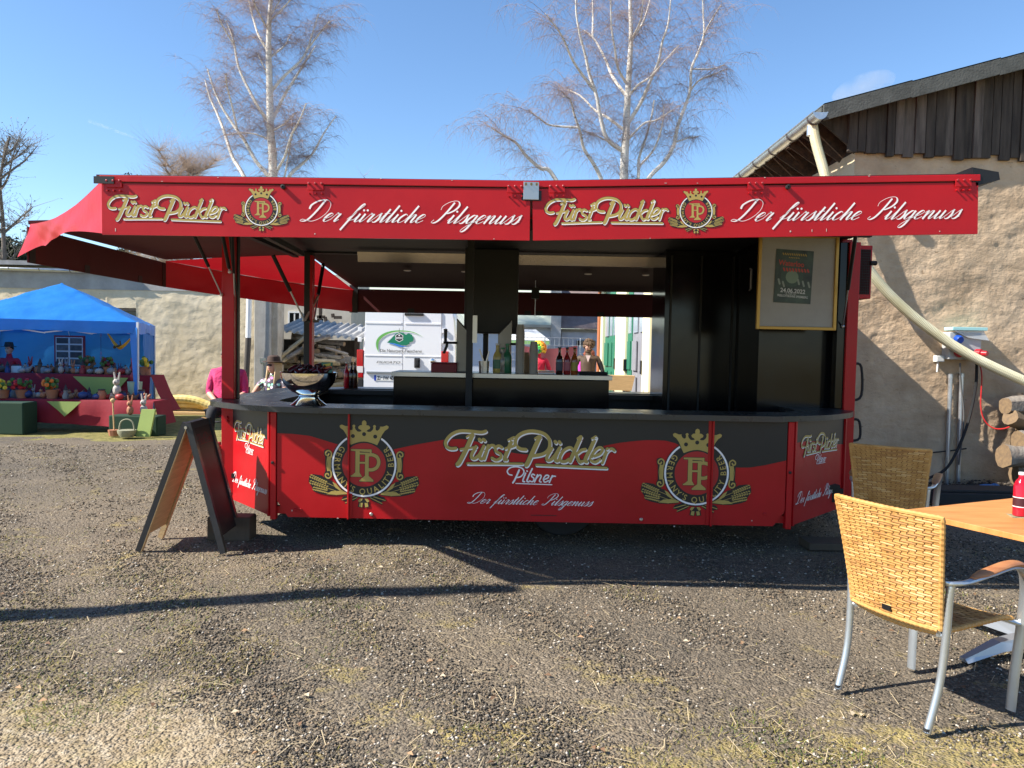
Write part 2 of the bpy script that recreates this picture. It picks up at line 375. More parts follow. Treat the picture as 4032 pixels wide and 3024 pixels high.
def emblem(d, cx, cy, k, h, pole=True):
    # material slots: 0 black 1 gold 2 white 3 red
    def T(p): return (cx + (p[0]-785)*k, cy + (p[1]-775)*k)
    mir = lambda P: [(1570-p[0], p[1]) for p in P]
    both = lambda P: (P, mir(P))
    # sheaves behind
    base = [(190,900),(235,888),(320,900),(380,945),(440,960),(520,1040),(600,1070),(600,1110),(480,1120),(390,1118),(300,1100),(235,1078),(215,1030),(178,970)]
    for P in both(base): d.poly([[T(p) for p in P]], 0, h)
    for P in both([(560,1130),(700,1085),(730,1130),(690,1170),(580,1215),(590,1180),(535,1170)]): d.poly([[T(p) for p in P]], 0, h)
    for sgn in (0, 1):
        f = (lambda p: T((1570-p[0], p[1]))) if sgn else T
        for (x0,y0,x1,y1) in ((205,910,420,1000),(200,975,440,1050),(235,1045,420,1085)):
            for i in range(8):
                t = i/7; px, py = x0+(x1-x0)*t*.75, y0+(y1-y0)*t*.75
                ang = math.atan2(y1-y0, x1-x0)
                for off in (-1, 1):
                    q = f((px - math.sin(ang)*off*13, py + math.cos(ang)*off*13 ))
                    d.disc(q, 6.5*k, 1, h+.0012, 8, 2.1, (ang + off*.45)*(-1 if sgn else 1))
            d.stroke([f((x0+30,y0+12)), f((x1+70,y1+28))], 5*k, 1, h+.0013, 1, cap=False)
        d.poly([[f(p) for p in [(375,1105),(430,1072),(520,1066),(600,1082),(600,1102),(480,1112)]]], 1, h+.0014)
        d.poly([[f(p) for p in [(440,968),(480,990),(535,1055),(575,1075),(520,1062),(470,1030)]]], 1, h+.0015)
        for yy in (0, 26): d.stroke([f((545+yy*1.4,1165+yy*1.3)), f((700+yy*.6,1118+yy*.7))], 9*k, 1, h+.0014, 1, cap=False)
        # scroll
        d.poly([[f(p) for p in [(345,625),(390,608),(430,640),(430,690),(425,850),(435,905),(400,950),(350,930),(345,890),(362,850),(358,700),(345,670)]]], 0, h+.0016)
        d.poly([[f(p) for p in [(382,690),(424,690),(420,850),(384,850)]]], 1, h+.0020)
        d.stroke([f(p) for p in [(424,700),(425,650),(395,625),(365,645),(366,672),(388,678),(398,660)]], 15*k, 1, h+.0022)
        d.stroke([f(p) for p in [(422,850),(425,905),(395,930),(365,912),(366,885),(388,878),(398,895)]], 15*k, 1, h+.0022)
        d.stroke([f(p) for p in [(385,690),(375,770),(385,850)]], 8*k, 1, h+.0021)
    # ribbon knot
    for P in both([(720,1240),(735,1160),(770,1140),(790,1165),(775,1250)]): d.poly([[T(p) for p in P]], 0, h+.0016)
    for P in both([(733,1235),(742,1195),(775,1195),(768,1243)]): d.poly([[T(p) for p in P]], 1, h+.0024)
    for P in both([(722,1175),(740,1150),(775,1148),(765,1165),(745,1190)]): d.poly([[T(p) for p in P]], 1, h+.0024)
    # rings
    c = T((785,775))
    d.disc(c, 364*k, 0, h+.0030, 64); d.ring(c, 354*k, 334*k, 2, h+.0045); d.disc(c, 240*k, 3, h+.0045, 48)
    txt = "GERMANY'S QUALITY BEER"; wid = [glyphs(ch)[2]+.11 if ch not in " " else .38 for ch in txt]
    tot = sum(wid); a = math.radians(222); span = math.radians(264)
    for ch, w in zip(txt, wid):
        th = a - span*(w/2)/tot
        if ch != ' ':
            r = 326*k; q = (c[0] + r*math.cos(th), c[1] + r*math.sin(th)); rot = math.atan2(-math.cos(th), math.sin(th))
            d.text(ch, q[0], q[1], 92*k, 1, h+.0046, .92, rot, 'C', bold=.012)
        a -= span*w/tot
    # crown
    H = [(0,285),(20,296),(26,318),(22,338),(48,342),(66,360),(60,380),(38,390),(26,404),(46,412),(72,410),(94,388),(102,366),(96,346),(112,334),(130,346),(124,366),(128,392),(146,398),(166,382),(176,358),(168,352),(206,352),(246,336),(268,350),(262,372),(226,398),(196,442),(166,512),(144,556)]
    arc = [(782+(144-288*i/8), 556-38*math.sin(math.pi*i/8)) for i in range(1,8)]
    L = [(782-x, y) for x, y in H]; Rr = [(782+x, y) for x, y in reversed(H)][:-1]
    out = L + [(782-(144-288*i/8), 556-38*math.sin(math.pi*i/8)) for i in range(1,8)] + Rr
    ctr = (782, 440)
    d.poly([[T((ctr[0]+(p[0]-ctr[0])*1.05, ctr[1]+(p[1]-ctr[1])*1.06)) for p in out]], 0, h+.0058)
    d.poly([[T(p) for p in out]], 1, h+.0072)
    for q in ((782,437),(660,460),(904,462)): d.disc(T(q), 22*k, 0, h+.0086, 16)
    # monogram
    def mono(dx, gr, mi, hh):
        def Q(L): return [T(p) for p in L]
        def rect(x0,y0,x1,y1): d.poly([Q([(x0-gr,y0-gr),(x1+gr,y0-gr),(x1+gr,y1+gr),(x0-gr,y1+gr)])], mi, hh)
        d.poly([Q([(640-gr,604-gr),(866+gr,604-gr),(866+gr,662+gr),(858-gr,662+gr),(842-gr,634+gr),(640-gr,622+gr)])], mi, hh)
        rect(690,612,736,900); rect(640,893,752,907); rect(736,742,800,762)
        d.poly([Q([(690-gr,860),(736+gr,860),(765+gr,907+gr),(636-gr,907+gr)])], mi, hh)
        rect(736,640,800,660); rect(796,640,836,945)
        d.poly([Q([(796-gr,895),(836+gr,895),(890+gr,942),(890+gr,958+gr),(736-gr,958+gr),(736-gr,944)])], mi, hh)
        d.stroke([T(p) for p in [(830,664),(880,664),(928,690),(946,745),(925,800),(880,826),(836,828)]], (36+2*gr)*k, mi, hh, 6, cap=False)
    mono(0, 5, 0, h+.0058); mono(0, 0, 1, h+.0072)
EM = [PRBLK, GOLD, WHITE, PRED]
LM = [PRBLK, PMAR, WHITE, GOLD]
# ------------------------------------------------------------ bar trailer
YS, YF = 4.62, 6.1            # sign plane, front panel plane
T0 = Vector((0.25, 7.6, 0))
trailer = empty('bar_trailer', T0, 'red and black bar trailer with open counter and raised roof flaps', 'bar trailer')
def part(mb, name, mats, parent=None, **k): return mb.build(name, mats, parent or trailer, **k)
ex, ez = Vector((1,0,0)), Vector((0,0,1))
# chassis, wheels, jacks
part(MB().box(-2.42,2.95,6.75,8.7,.30,.42).box(-2.3,2.8,7.0,7.12,.2,.3).box(-2.3,2.8,8.3,8.42,.2,.3), 'chassis', BLKM)
for y in (6.62, 8.55):
    w = part(MB().lathe([(.20,-.09),(.30,-.085),(.315,-.05),(.315,.05),(.30,.085),(.20,.09)], (.45,y,.315), 28, axis=(0,1,0)), 'wheel', RUBBER, smooth=True)
    part(MB().lathe([(.05,-.10),(.19,-.07),(.20,.0)], (.45,y-.02,.315), 20, axis=(0,1,0)), 'rim', ZINC, w, smooth=True)
for x, y in ((-2.1,7.3),(2.6,7.3),(-2.1,8.5),(2.6,8.5)):
    part(MB().tube([(x,y,.34),(x,y,.03)], .025, 8).box(x-.07,x+.07,y-.07,y+.07,.0,.03), 'jack_leg', BLKM)
part(MB().box(-2.66,-2.6,6.72,6.86,.60,.72).box(-2.60,-2.56,6.76,6.82,.62,.70), 'tail_lamp', M('lamp_red',(.35,.01,.01),.25))
# front panels ----------------------------------------------------------------
XL, XR, ZB, ZT = U(1066,1900,YF).x, U(3118,1900,YF).x, .222, 1.065
J1, J2 = U(1424-50,1850,YF).x, U(2802,1850,YF).x
for i, (a, b) in enumerate(((XL,J1),(J1,J2),(J2,XR))):
    a += .002 if i else .05; b -= .002 if i < 2 else .05
    if i == 0: o = [(a,YF,ZT),(a,YF,ZB+.13),(a+.09,YF,ZB),(b,YF,ZB),(b,YF,ZT)]
    elif i == 2: o = [(a,YF,ZT),(a,YF,ZB),(b-.09,YF,ZB),(b,YF,ZB+.12),(b,YF,ZT)]
    else: o = [(a,YF,ZT),(a,YF,ZB),(b,YF,ZB),(b,YF,ZT)]
    fp = part(MB().prism(o, (0,.025,0)), 'front_panel', RED)
    if i == 1: fpc = fp
    wave = [(1040,1702),(1063,1704),(1150,1708),(1220,1716),(1321,1747),(1430,1778),(1500,1782),(1551,1769),(1640,1750),(1743,1732),(1808,1727),(1880,1738),(1950,1764),(2018,1784),(2080,1790),(2180,1792),(2300,1772),(2427,1745),(2500,1736),(2545,1733),(2590,1733),(2631,1736),(2668,1748),(2740,1790),(2810,1822),(2870,1838),(2903,1841),(2950,1841),(3010,1832),(3082,1816),(3140,1800)]
    W = [U(x,y,YF) for x, y in wave]; xs = np.array([p.x for p in W]); zs = np.array([p.z for p in W])
    N = 40; pts = [(x, YF-.0015, float(np.interp(x, xs, zs))) for x in np.linspace(a, b, N)]
    part(MB().prism([(a,YF-.0015,ZT-.001)] + pts + [(b,YF-.0015,ZT-.001)], (0,-.0012,0)), 'black_wave', PRBLK, fp)
    for (x, z) in ([(a+.15,ZB+.06),(a+.19,ZB+.06)] if i == 0 else [(a+.18,ZB+.035),(b-.55,ZB+.035)] if i == 1 else [(b-.16,ZB+.1)]):
        part(MB().lathe([(.014,0),(.014,.004),(.009,.008)], (x,YF-.001,z), 12, axis=(0,-1,0)), 'screw', STEEL if i == 1 else RED, fp)
sF = YF/3024
def decF(px, py, name, fn, mats, parent):
    O = U(px, py, YF); O.y = YF - .0042; d = Dec(O, ex, -ez, (0,-1,0)); fn(d); return d.build(name, mats, parent)
decF(1434,1830,'emblem', lambda d: emblem(d,0,0,sF/2.765,0), EM, fpc)
decF(2742,1863,'emblem', lambda d: emblem(d,0,0,sF/2.765,0), EM, fpc)
decF(1747,1687,'brand_lettering', lambda d: fuerst(d,0,0,sF/2.765,0,(0,1,2,3)), LM, fpc)
decF(1747,1687,'pilsner_lettering', lambda d: pilsner(d,0,0,sF/2.765,.0052,2), LM, fpc)
decF(1839,1981,'slogan_lettering', lambda d: script(d,'Der fürstliche Pilsgenuss',0,0,506*sF,3*sF,17.5*sF,0,0,.2,.07), [WHITE], fpc)
part(MB().box(U(2090,2012,YF).x,U(2192,2012,YF).x,YF-.006,YF-.001,ZB+.05,ZB+.056), 'scratch_trim', M('dark_red',(.1,.006,.008),.5), fpc)
for x in (J1, J2):   # joint profiles
    part(MB().box(x-.007,x+.007,YF-.03,YF+.0,ZB-.005,ZT-.003), 'joint_profile', RED, bevel=.003)
    part(MB().box(x-.035,x-.0075,YF-.008,YF-.0055,ZB+.0,ZT-.003) if x == J2 else MB().box(x+.0075,x+.03,YF-.008,YF-.0055,ZB,ZB+.2), 'joint_cover', RED)
for xa in (XL-.002, XR-.044):
    part(MB().box(xa,xa+.046,YF-.012,YF+.05,ZB-.02,ZT-.002), 'corner_post', RED, bevel=.004)
    part(MB().lathe([(.012,0),(.012,.01),(.006,.012)], (xa+.02,YF-.012,.66), 8, axis=(0,-1,0)), 'screw', BLKM)
part(MB().box(XL,XR,YF+.03,YF+.08,ZB+.02,ZB+.08), 'skirt_beam', RED)
# angled panels
def angled(A, B, left):
    A, B = Vector(A), Vector(B); d = (B-A); L = d.length; u = d/L; n = Vector((u.y,-u.x,0))
    if n.y > 0: n = -n
    f = lambda a, z, h=0: A + u*a + Vector((0,0,z)) + n*h
    pl = part(MB().prism([f(0,ZB+.0),f(L,ZB+.0),f(L,ZT),f(0,ZT)], -n*.02), 'angled_panel', RED)
    pts = [f(L*i/16, .86 + .05*math.sin(i/16*3.0+(.4 if left else 1.2)) - (.03 if left else .02), .0012) for i in range(17)]
    part(MB().prism([f(0,ZT-.002,.0012)] + pts + [f(L,ZT-.002,.0012)], n*.0012), 'black_field', PRBLK, pl)
    O = f(0, ZT, .004); k = .00043; us = u*(.74*L/(1880*k))
    D = Dec(O+u*L*.13, us, -ez, n); fuerst(D, 0, .125, k, 0, (0,1,2,3)); D.build('brand_lettering', LM, pl)
    D = Dec(O+u*L*.13, us, -ez, n); pilsner(D, 0, .135, k, .0052, 0); D.build('pilsner_lettering', [WHITE], pl)
    D = Dec(O, u, -ez, n); script(D,'Der fürstliche Pilsgenuss',L*.07,.68,L*.93,.68,.036,.001,0,.26,.08); D.build('slogan_lettering', [WHITE], pl)
    part(MB().prism([f(.004,ZB),f(.03,ZB),f(.03,ZT),f(.004,ZT)], n*.02), 'joint_profile', RED)
    part(MB().prism([f(L-.03,ZB),f(L-.004,ZB),f(L-.004,ZT),f(L-.03,ZT)], n*.02), 'joint_profile', RED)
PL = (-2.50, 6.80); PR = (3.02, 6.93)
angled((PL[0],PL[1],0), (XL-.004,YF+.02,0), True)
angled((XR+.006,YF+.02,0), (PR[0],PR[1],0), False)
# counter top ring
outer = [(-1.55,5.985),(1.75,5.985),(2.15,6.03),(2.55,6.22),(2.86,6.5),(3.0,6.72),(3.02,6.84),(2.98,6.9),(2.9,8.6),(2.5,9.0),(1.9,9.25),(-1.5,9.25),(-2.1,9.05),(-2.55,8.75),(-2.62,8.4),(-2.62,6.95),(-2.60,6.62),(-2.50,6.45),(-2.25,6.22),(-1.95,6.06)]
oc = cr([(x,y,0) for x, y in outer] + [(outer[0][0],outer[0][1],0)], 4)[:-1]
def rrect(x0,x1,y0,y1,r,n=6):
    P = []
    for cx, cy, a in ((x1-r,y0+r,-90),(x1-r,y1-r,0),(x0+r,y1-r,90),(x0+r,y0+r,180)):
        P += [(cx+r*math.cos(R(a+90*i/n)), cy+r*math.sin(R(a+90*i/n))) for i in range(n+1)]
    return P
hole = rrect(-2.05,2.5,6.44,8.86,.38)
CZ = 1.113
part(MB().prism([(p.x,p.y,CZ-.045) for p in oc], (0,0,.045), holes=[[(x,y,CZ-.045) for x, y in hole]]), 'counter_top', COUNTER, bevel=.012)
part(MB().box(-1.06+.0,-.4,6.05,6.3,CZ+.0005,CZ+.003), 'drip_mat', STEEL) if False else None
for x, w in ((.62,.42),):
    part(MB().box(x,x+w,6.02,6.32,CZ+.0008,CZ+.004), 'drip_tray', STEEL)
# body walls under the counter (inside), floor
part(MB().box(-2.45,2.9,6.7,8.7,.42,.46), 'floor_plate', BLKM)
part(MB().box(-2.46,2.95,8.72,8.76,.3,1.06).box(-2.5,-2.46,6.8,8.76,.3,1.06), 'lower_wall', BLKM)
# posts
def post(px0, px1, Y, z0, z1, m, dy=.1):
    a, b = U(px0,1400,Y).x, U(px1,1400,Y).x
    return part(MB().box(a,b,Y,Y+dy,z0,z1), 'corner_pillar', m, bevel=.005)
post(872,921,6.74,.28,1.066,RED); post(872,921,6.74,1.114,2.64,RED); post(923,936,6.8,1.114,2.64,BLKM,.06)
post(1195,1228,8.62,1.114,2.64,BLKM)
post(3330,3374,6.95,.26,2.62,RED,.12); post(3293,3328,6.98,1.114,2.62,BLK,.1)
part(MB().box(U(1230,1,8.62).x-.0,U(1240,1,8.62).x,8.6,8.7,1.114,2.6), 'red_edge', RED)
for z in (.95,.92): part(MB().lathe([(.012,0),(.012,.03)], (-2.50,6.74,z), 8, axis=(0,-1,0)), 'screw', RED)
# roof and header
part(MB().box(-2.5,3.06,6.5,8.85,2.70,2.80,0), 'roof', RED)
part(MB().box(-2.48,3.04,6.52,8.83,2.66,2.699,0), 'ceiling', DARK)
part(MB().box(-2.45,3.0,8.72,8.82,2.64,2.66).box(-2.45,3.0,6.5,6.56,2.60,2.66), 'header_beam', DARK)
# tilted polished fascia strips above the rear opening
for a, b in ((1410,1846),(1988,2622)):
    p, q = U(a,1014,8.55), U(b,1014,8.55); dz = U(a,1062,8.55).z - p.z
    part(MB().obox(((p.x+q.x)/2,8.52,2.585),((q.x-p.x)/2,0,0),(0,-.017,.055),(0,.003,.001)), 'fascia_strip', M('fascia_mirror',(.42,.36,.28),.16,1.0,bump=.05,bs=4), bevel=.002)
# --- front flap with two sign boards
TLl, TRl = U(400,721,YS), U(2088,744,YS); TLr, TRr = U(2096,744,YS), U(3852,718,YS)
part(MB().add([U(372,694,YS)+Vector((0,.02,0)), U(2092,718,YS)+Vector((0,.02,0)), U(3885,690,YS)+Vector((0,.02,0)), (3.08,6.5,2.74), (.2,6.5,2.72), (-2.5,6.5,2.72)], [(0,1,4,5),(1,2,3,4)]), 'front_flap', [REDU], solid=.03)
BH = 199*YS/3024
for TL, TR in ((TLl,TRl),(TLr,TRr)):
    u = (TR-TL).normalized(); v = Vector((u.z,0,-u.x)); L = (TR-TL).length
    sb = part(MB().prism([TL,TR,TR+v*BH,TL+v*BH], (0,.018,0)), 'sign_board', RED)
    rl = part(MB().prism([TL-v*.046+u*(-.01), TR-v*.046+u*.01, TR-v*.008+u*.01, TL-v*.008-u*.01], (0,-.006,0)), 'top_rail', RED, bevel=.003)
    s = YS/3024; left = TL is TLl; x0p, y0p = (400,721) if left else (2096,744)
    def at(px, py):
        P = U(px,py,YS) - TL; return (P.dot(u), P.dot(v))
    O = TL + Vector((0,-.0025,0))
    D = Dec(O,u,v,(0,-1,0)); a = at(421,765) if left else at(2142,781); fuerst(D,a[0],a[1],(466 if left else 484)*s/1880,0,(0,1,2,3)); D.build('brand_lettering',LM,sb)
    D = Dec(O,u,v,(0,-1,0)); a = at(1030,824) if left else at(2740,833); emblem(D,a[0],a[1],.181*s,0); D.build('emblem',EM,sb)
    D = Dec(O,u,v,(0,-1,0)); a = at(1180,871) if left else at(2876,872); b = at(2062,884) if left else at(3795,860)
    script(D,'Der fürstliche Pilsgenuss',a[0],a[1],b[0],b[1],32*s,0,0,.235,.055); D.build('slogan_lettering',[WHITE],sb)
    for f in ((.03,.5,.965) if left else (.055,.5,.965)):
        c = TL + u*L*f; hg = part(MB().obox(c+v*.004+Vector((0,-.009,0)), u*.048, (0,.0015,0), v*.022), 'hinge', RED, bevel=.002)
        for k in (-1,0,1):
            part(MB().lathe([(.007,0),(.007,.01),(.004,.012)], c+u*k*.038-v*.012+Vector((0,-.010,0)), 8, axis=(0,-1,0)), 'bolt', M('bolt_red',(.3,.02,.025),.4), hg)
            part(MB().lathe([(.005,0),(.005,.016)], c+u*k*.038+v*.045+Vector((0,-.0005,0)), 8, axis=(0,-1,0)), 'pin', RED, hg)
    b = at(1117,738) if left else at(3100,738)
    part(MB().lathe([(.013,0),(.0135,.024),(.006,.026),(.005,.02)], TL+u*b[0]+v*b[1], 14, axis=(0,-1,0)), 'rubber_buffer', RUBBER)
CHIP = M('paint_chip',(.55,.42,.38),.8)
for px, py, w, h_ in ((1240,921,4,5),(455,905,3,12),(1945,941,4,3),(3112,911,5,6),(3197,908,2,9),(3254,906,2,11),(3700,911,3,4),(2560,938,4,2),(2620,722,9,2),(2745,722,5,2),(3010,700,5,3),(1500,704,6,3),(860,700,5,2),(640,715,7,2),(3420,694,6,3),(1780,711,5,2)):
    q = U(px,py,YS); k_ = YS/3024/1.0; part(MB().box(q.x-w*k_/2,q.x+w*k_/2,YS-.0078,YS-.0068 if py < 730 else YS-.0005,q.z-h_*k_/2,q.z+h_*k_/2) if py < 730 else MB().box(q.x-w*k_/2,q.x+w*k_/2,YS-.0016,YS-.0006,q.z-h_*k_/2,q.z+h_*k_/2), 'paint_chip', CHIP)
for px, py, w, h_ in ((1330,2040,6,3),(1690,2052,5,3),(2655,2072,6,4),(2230,2060,4,3),(1150,2010,4,6),(2960,2050,5,4),(1372,1990,3,12),(2800,1700,3,18),(2801,1790,3,10)):
    q = U(px,py,YF); k_ = YF/3024; part(MB().box(q.x-w*k_/2,q.x+w*k_/2,YF-.0022,YF-.0012,q.z-h_*k_/2,q.z+h_*k_/2), 'paint_chip', CHIP)
cx = U(2092,718,YS)
part(MB().box(cx.x-.046,cx.x+.046,YS-.016,YS-.011,cx.z-.105,cx.z-.0), 'joining_bracket', STEEL, bevel=.002)
for k in (-1,0,1): part(MB().lathe([(.007,0),(.007,.012)], (cx.x+k*.032,YS-.016,cx.z-.014), 8, axis=(0,-1,0)), 'bolt', M('brass_bolt',(.25,.17,.06),.4,.8))
part(MB().box(cx.x-.055,cx.x+.062,YS-.008,YS-.0065,cx.z-.11,cx.z-.05), 'bracket_recess', BLKM)
c = U(3905,700,YS); part(MB().prism([c+Vector((-.12,0,.06)), c+Vector((.04,0,.035)), c+Vector((.05,0,-.01)), c+Vector((-.09,0,-.05))], (0,.25,0)), 'flap_end_bracket', BLKM)
c = U(415,705,YS); part(MB().box(c.x-.06,c.x+.06,YS-.02,YS-.0125,c.z-.03,c.z+.012), 'velcro_strip', BLKM)
# --- left flap and valance
XO = -3.90; VZ0, VZ1 = 2.22, 2.51
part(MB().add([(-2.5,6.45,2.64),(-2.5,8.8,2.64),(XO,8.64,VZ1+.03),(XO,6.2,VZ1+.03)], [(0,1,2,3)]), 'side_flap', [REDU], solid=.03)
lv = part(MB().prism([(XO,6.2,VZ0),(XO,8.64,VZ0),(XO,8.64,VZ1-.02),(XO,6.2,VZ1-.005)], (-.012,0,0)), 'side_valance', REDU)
for y in (7.05,8.05,8.6,6.25): part(MB().box(XO+.001,XO+.004,y-.04,y+.04,VZ0,VZ0+(.07 if y not in (8.6,6.25) else .26)), 'velcro_patch', BLKM, lv)
# --- rear flap and valance
RX0, RX1, RY, RZ0, RZ1 = -2.15, 3.35, 10.4, 2.06, 2.37
part(MB().add([(-2.4,8.85,2.68),(3.66,8.85,2.68),(3.66,RY,RZ1+.04),(RX0,RY,RZ1+.04)], [(0,1,2,3)]), 'rear_flap', [M('rear_underside',(.018,.003,.004),.75)], solid=.03)  # right end lengthened out of view so its shadow falls on the barn wall
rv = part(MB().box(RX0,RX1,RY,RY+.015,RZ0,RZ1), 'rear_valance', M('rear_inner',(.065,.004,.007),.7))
for px in (1618,2078,2124,2365): 
    x = U(px,1230,RY).x; part(MB().box(x-.045,x+.045,RY-.004,RY-.001,RZ0,RZ0+.06), 'velcro_patch', BLKM, rv)
for x in (-1.3,-.6,.9,1.6): part(MB().lathe([(.045,0),(.045,.008),(.03,.012)], (x,9.4,2.535), 14, axis=(0,0,-1)), 'ceiling_spot', STEEL)
lb = U(2108,1155,9.9); part(MB().box(lb.x-.05,lb.x+.05,9.86,9.9,lb.z-.07,lb.z+.07), 'flap_lock', BLKM); part(MB().tube([(lb.x,9.88,lb.z+.05),(lb.x,9.88,lb.z+.28)], .006, 6).tube([(lb.x,9.88,lb.z-.05),(lb.x,9.88,lb.z-.30)], .006, 6), 'lock_rod', ZINC)
# --- fabric corner pieces
def fabric(P_top, P_bot, N, sag, bulge, seed, up=-.02, mats=REDF, extra=None, name='fabric_corner'):
    rnd = random.Random(seed); g = []; a0, a1 = Vector(P_top[0]), Vector(P_top[1]); b0, b1 = Vector(P_bot[0]), Vector(P_bot[1]); K = 10
    nrm = (a1-a0).cross(b0-a0).normalized()
    for i in range(N+1):
        t = i/N; row = []
        top = a0.lerp(a1,t) + Vector((0,0,-sag*math.sin(math.pi*t)))
        bot = b0.lerp(b1,t) + Vector((0,0, up*math.sin(math.pi*t)))
        for j in range(K+1):
            s = j/K
            w = .008*math.sin(7*t+3*s+seed) + .004*math.sin(19*t-6*s+seed*2) + .002*math.sin(41*t+11*s)
            row.append(top.lerp(bot,s) + nrm*(w*(.35+.65*s) + bulge*math.sin(math.pi*t)*(.3+.7*s)))
        g.append(row)
    if extra: extra(g)
    return part(MB().sheet(g), name, mats, smooth=True)
A = U(404,698,YS)+Vector((0,.022,0)); Ab = U(404,918,YS)+Vector((0,.022,0)); B = U(118,882,6.2); Bb = U(150,1030,6.2)
def tip(g):     # loose end hanging past the corner
    n = len(g); k0 = n-8
    for i in range(k0, n):
        f = (i-k0)/(n-1-k0)
        for j in range(len(g[i])):
            s = j/(len(g[i])-1); g[i][j] += Vector((-.16*f*f*s, .0, .03*math.sin(f*3.1)*s - .03*f*f*s))
fabric((A,B), (Ab, Bb + Vector((0,0,.06))), 40, .075, .03, 3, up=.075, extra=tip)
part(MB().box(-2.53,-2.47,6.4,8.85,2.60,2.78), 'side_gap_strip', DARK)  # added strip, blocks the sun leaking between roof and side flap
part(MB().add([(-2.36,6.53,2.745), A+Vector((.10,.03,.012))]+[A.lerp(B,i/12)-Vector((0,0,.075*math.sin(math.pi*i/12)-.004)) for i in range(13)]+[(-2.52,6.75,2.70)], [(0,i,i+1) for i in range(1,15)]), 'fabric_corner_top', REDF)
A2 = Vector((XO,8.64,VZ1)); B2 = Vector((RX0,RY,RZ1-.02))
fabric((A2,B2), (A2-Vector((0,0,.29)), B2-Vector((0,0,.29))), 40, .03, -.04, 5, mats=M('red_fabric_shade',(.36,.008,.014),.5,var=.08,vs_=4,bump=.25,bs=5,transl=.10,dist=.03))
part(MB().add([(-2.5,8.8,2.65), A2, A2.lerp(B2,.5)-Vector((0,0,.03)), B2, (-2.38,8.9,2.64)], [(0,1,2),(0,2,3),(0,3,4)]), 'fabric_corner_top', REDF)
part(MB().box(RX0-.06,RX0+.05,RY-.02,RY-.003,RZ0-.01,RZ1+.05), 'velcro_strip', BLKM)
# --- gas struts
def strut(p, q, r=.014, f=.55):
    p, q = Vector(p), Vector(q); m = p.lerp(q,f)
    s = part(MB().tube([p,m],r,10), 'gas_strut', BLKM, smooth=True); part(MB().tube([m-(q-p)*.01,q],r*.45,8), 'piston_rod', ZINC, s, smooth=True)
    part(MB().ball(q,r*1.1,8,6), 'ball_joint', ZINC, s)
strut(U(755,930,6.35)+Vector((0,0,.05)), U(872,1160,6.72)); strut(U(872,905,6.2), U(905,1070,6.55), .016, .9)
strut(U(905,925,6.6), U(935,1215,6.85), .012, .9); strut(U(915,925,6.3), U(925,1210,6.85), .012, .5)
strut(U(1075,1005,8.3), U(1197,1258,8.58), .022, .55); strut(U(1273,1040,9.2), U(1236,1262,8.7), .022, .55)
part(MB().bar(U(1200,1262,8.55), U(1252,1166,8.75), .03, .012), 'stay_bar', M('pale_bar',(.35,.28,.25),.5))
part(MB().bar(U(1215,1265,8.6), U(1250,1265,8.75), .04, .03), 'strut_bracket', BLKM)
strut(U(3374,900,6.2)+Vector((0,0,.02)), U(3318,1285,6.97), .016, .6)
part(MB().bar(U(1045,925,6.4), U(1190,1000,8.3), .05, .05), 'flap_arm', BLKM)
# --- interior
IB = 7.65
bx0, bx1 = U(1548,1480,IB).x, U(2400,1480,IB).x; bz = U(2000,1472,IB).z
part(MB().box(bx0,bx1,IB+.02,IB+.55,.46,bz-.05), 'back_bar', BLK, bevel=.006)
part(MB().box(bx0-.02,bx1+.03,IB,IB+.6,bz-.048,bz), 'steel_top', STEEL, bevel=.004)
hb0, hb1 = U(1828,1200,8.2).x, U(2040,1200,8.2).x; hz = U(1900,1312,8.2).z
part(MB().box(hb0,hb1,8.2,8.5,hz,2.658), 'hanging_cabinet', BLKM, bevel=.01)
part(MB().box(U(1925,1,8.5).x,U(1946,1,8.5).x,8.52,8.6,1.1,hz+.1), 'rear_mullion', BLKM)
pc = part(MB().box(U(1858,1,7.55).x,U(1884,1,7.55).x,7.55,7.61,.46,2.655), 'centre_pole', BLKM)
q0, q1 = U(1862,1242,7.54), U(1878,1350,7.54); part(MB().box(q0.x,q1.x,7.53,7.548,q1.z,q0.z), 'latch', STEEL, pc)
part(MB().box(1.57,2.32,8.0,8.72,.46,2.655), 'glossy_cabinet', BLK, bevel=.004)
part(MB().box(2.30,3.0,7.15,7.2,.46,2.655), 'side_partition', BLK); part(MB().box(2.3,2.34,7.201,8.3,.46,2.655), 'partition_return', BLK)
for x in (1.62,1.93,2.26): part(MB().box(x,x+.02,7.985,7.999,.5,2.6), 'cabinet_trim', BLKM)
part(MB().box(2.27,2.31,7.10,7.149,.46,2.655), 'partition_post', BLK)
h = U(2955,1100,7.08); part(MB().tube([(h.x,7.10,h.z+.1),(h.x,7.06,h.z+.09),(h.x,7.06,h.z-.09),(h.x,7.10,h.z-.1)], .008, 6), 'door_handle', STEEL)
part(MB().box(-2.3,1.57,8.55,8.66,1.06,1.112), 'rear_sill', BLKM)
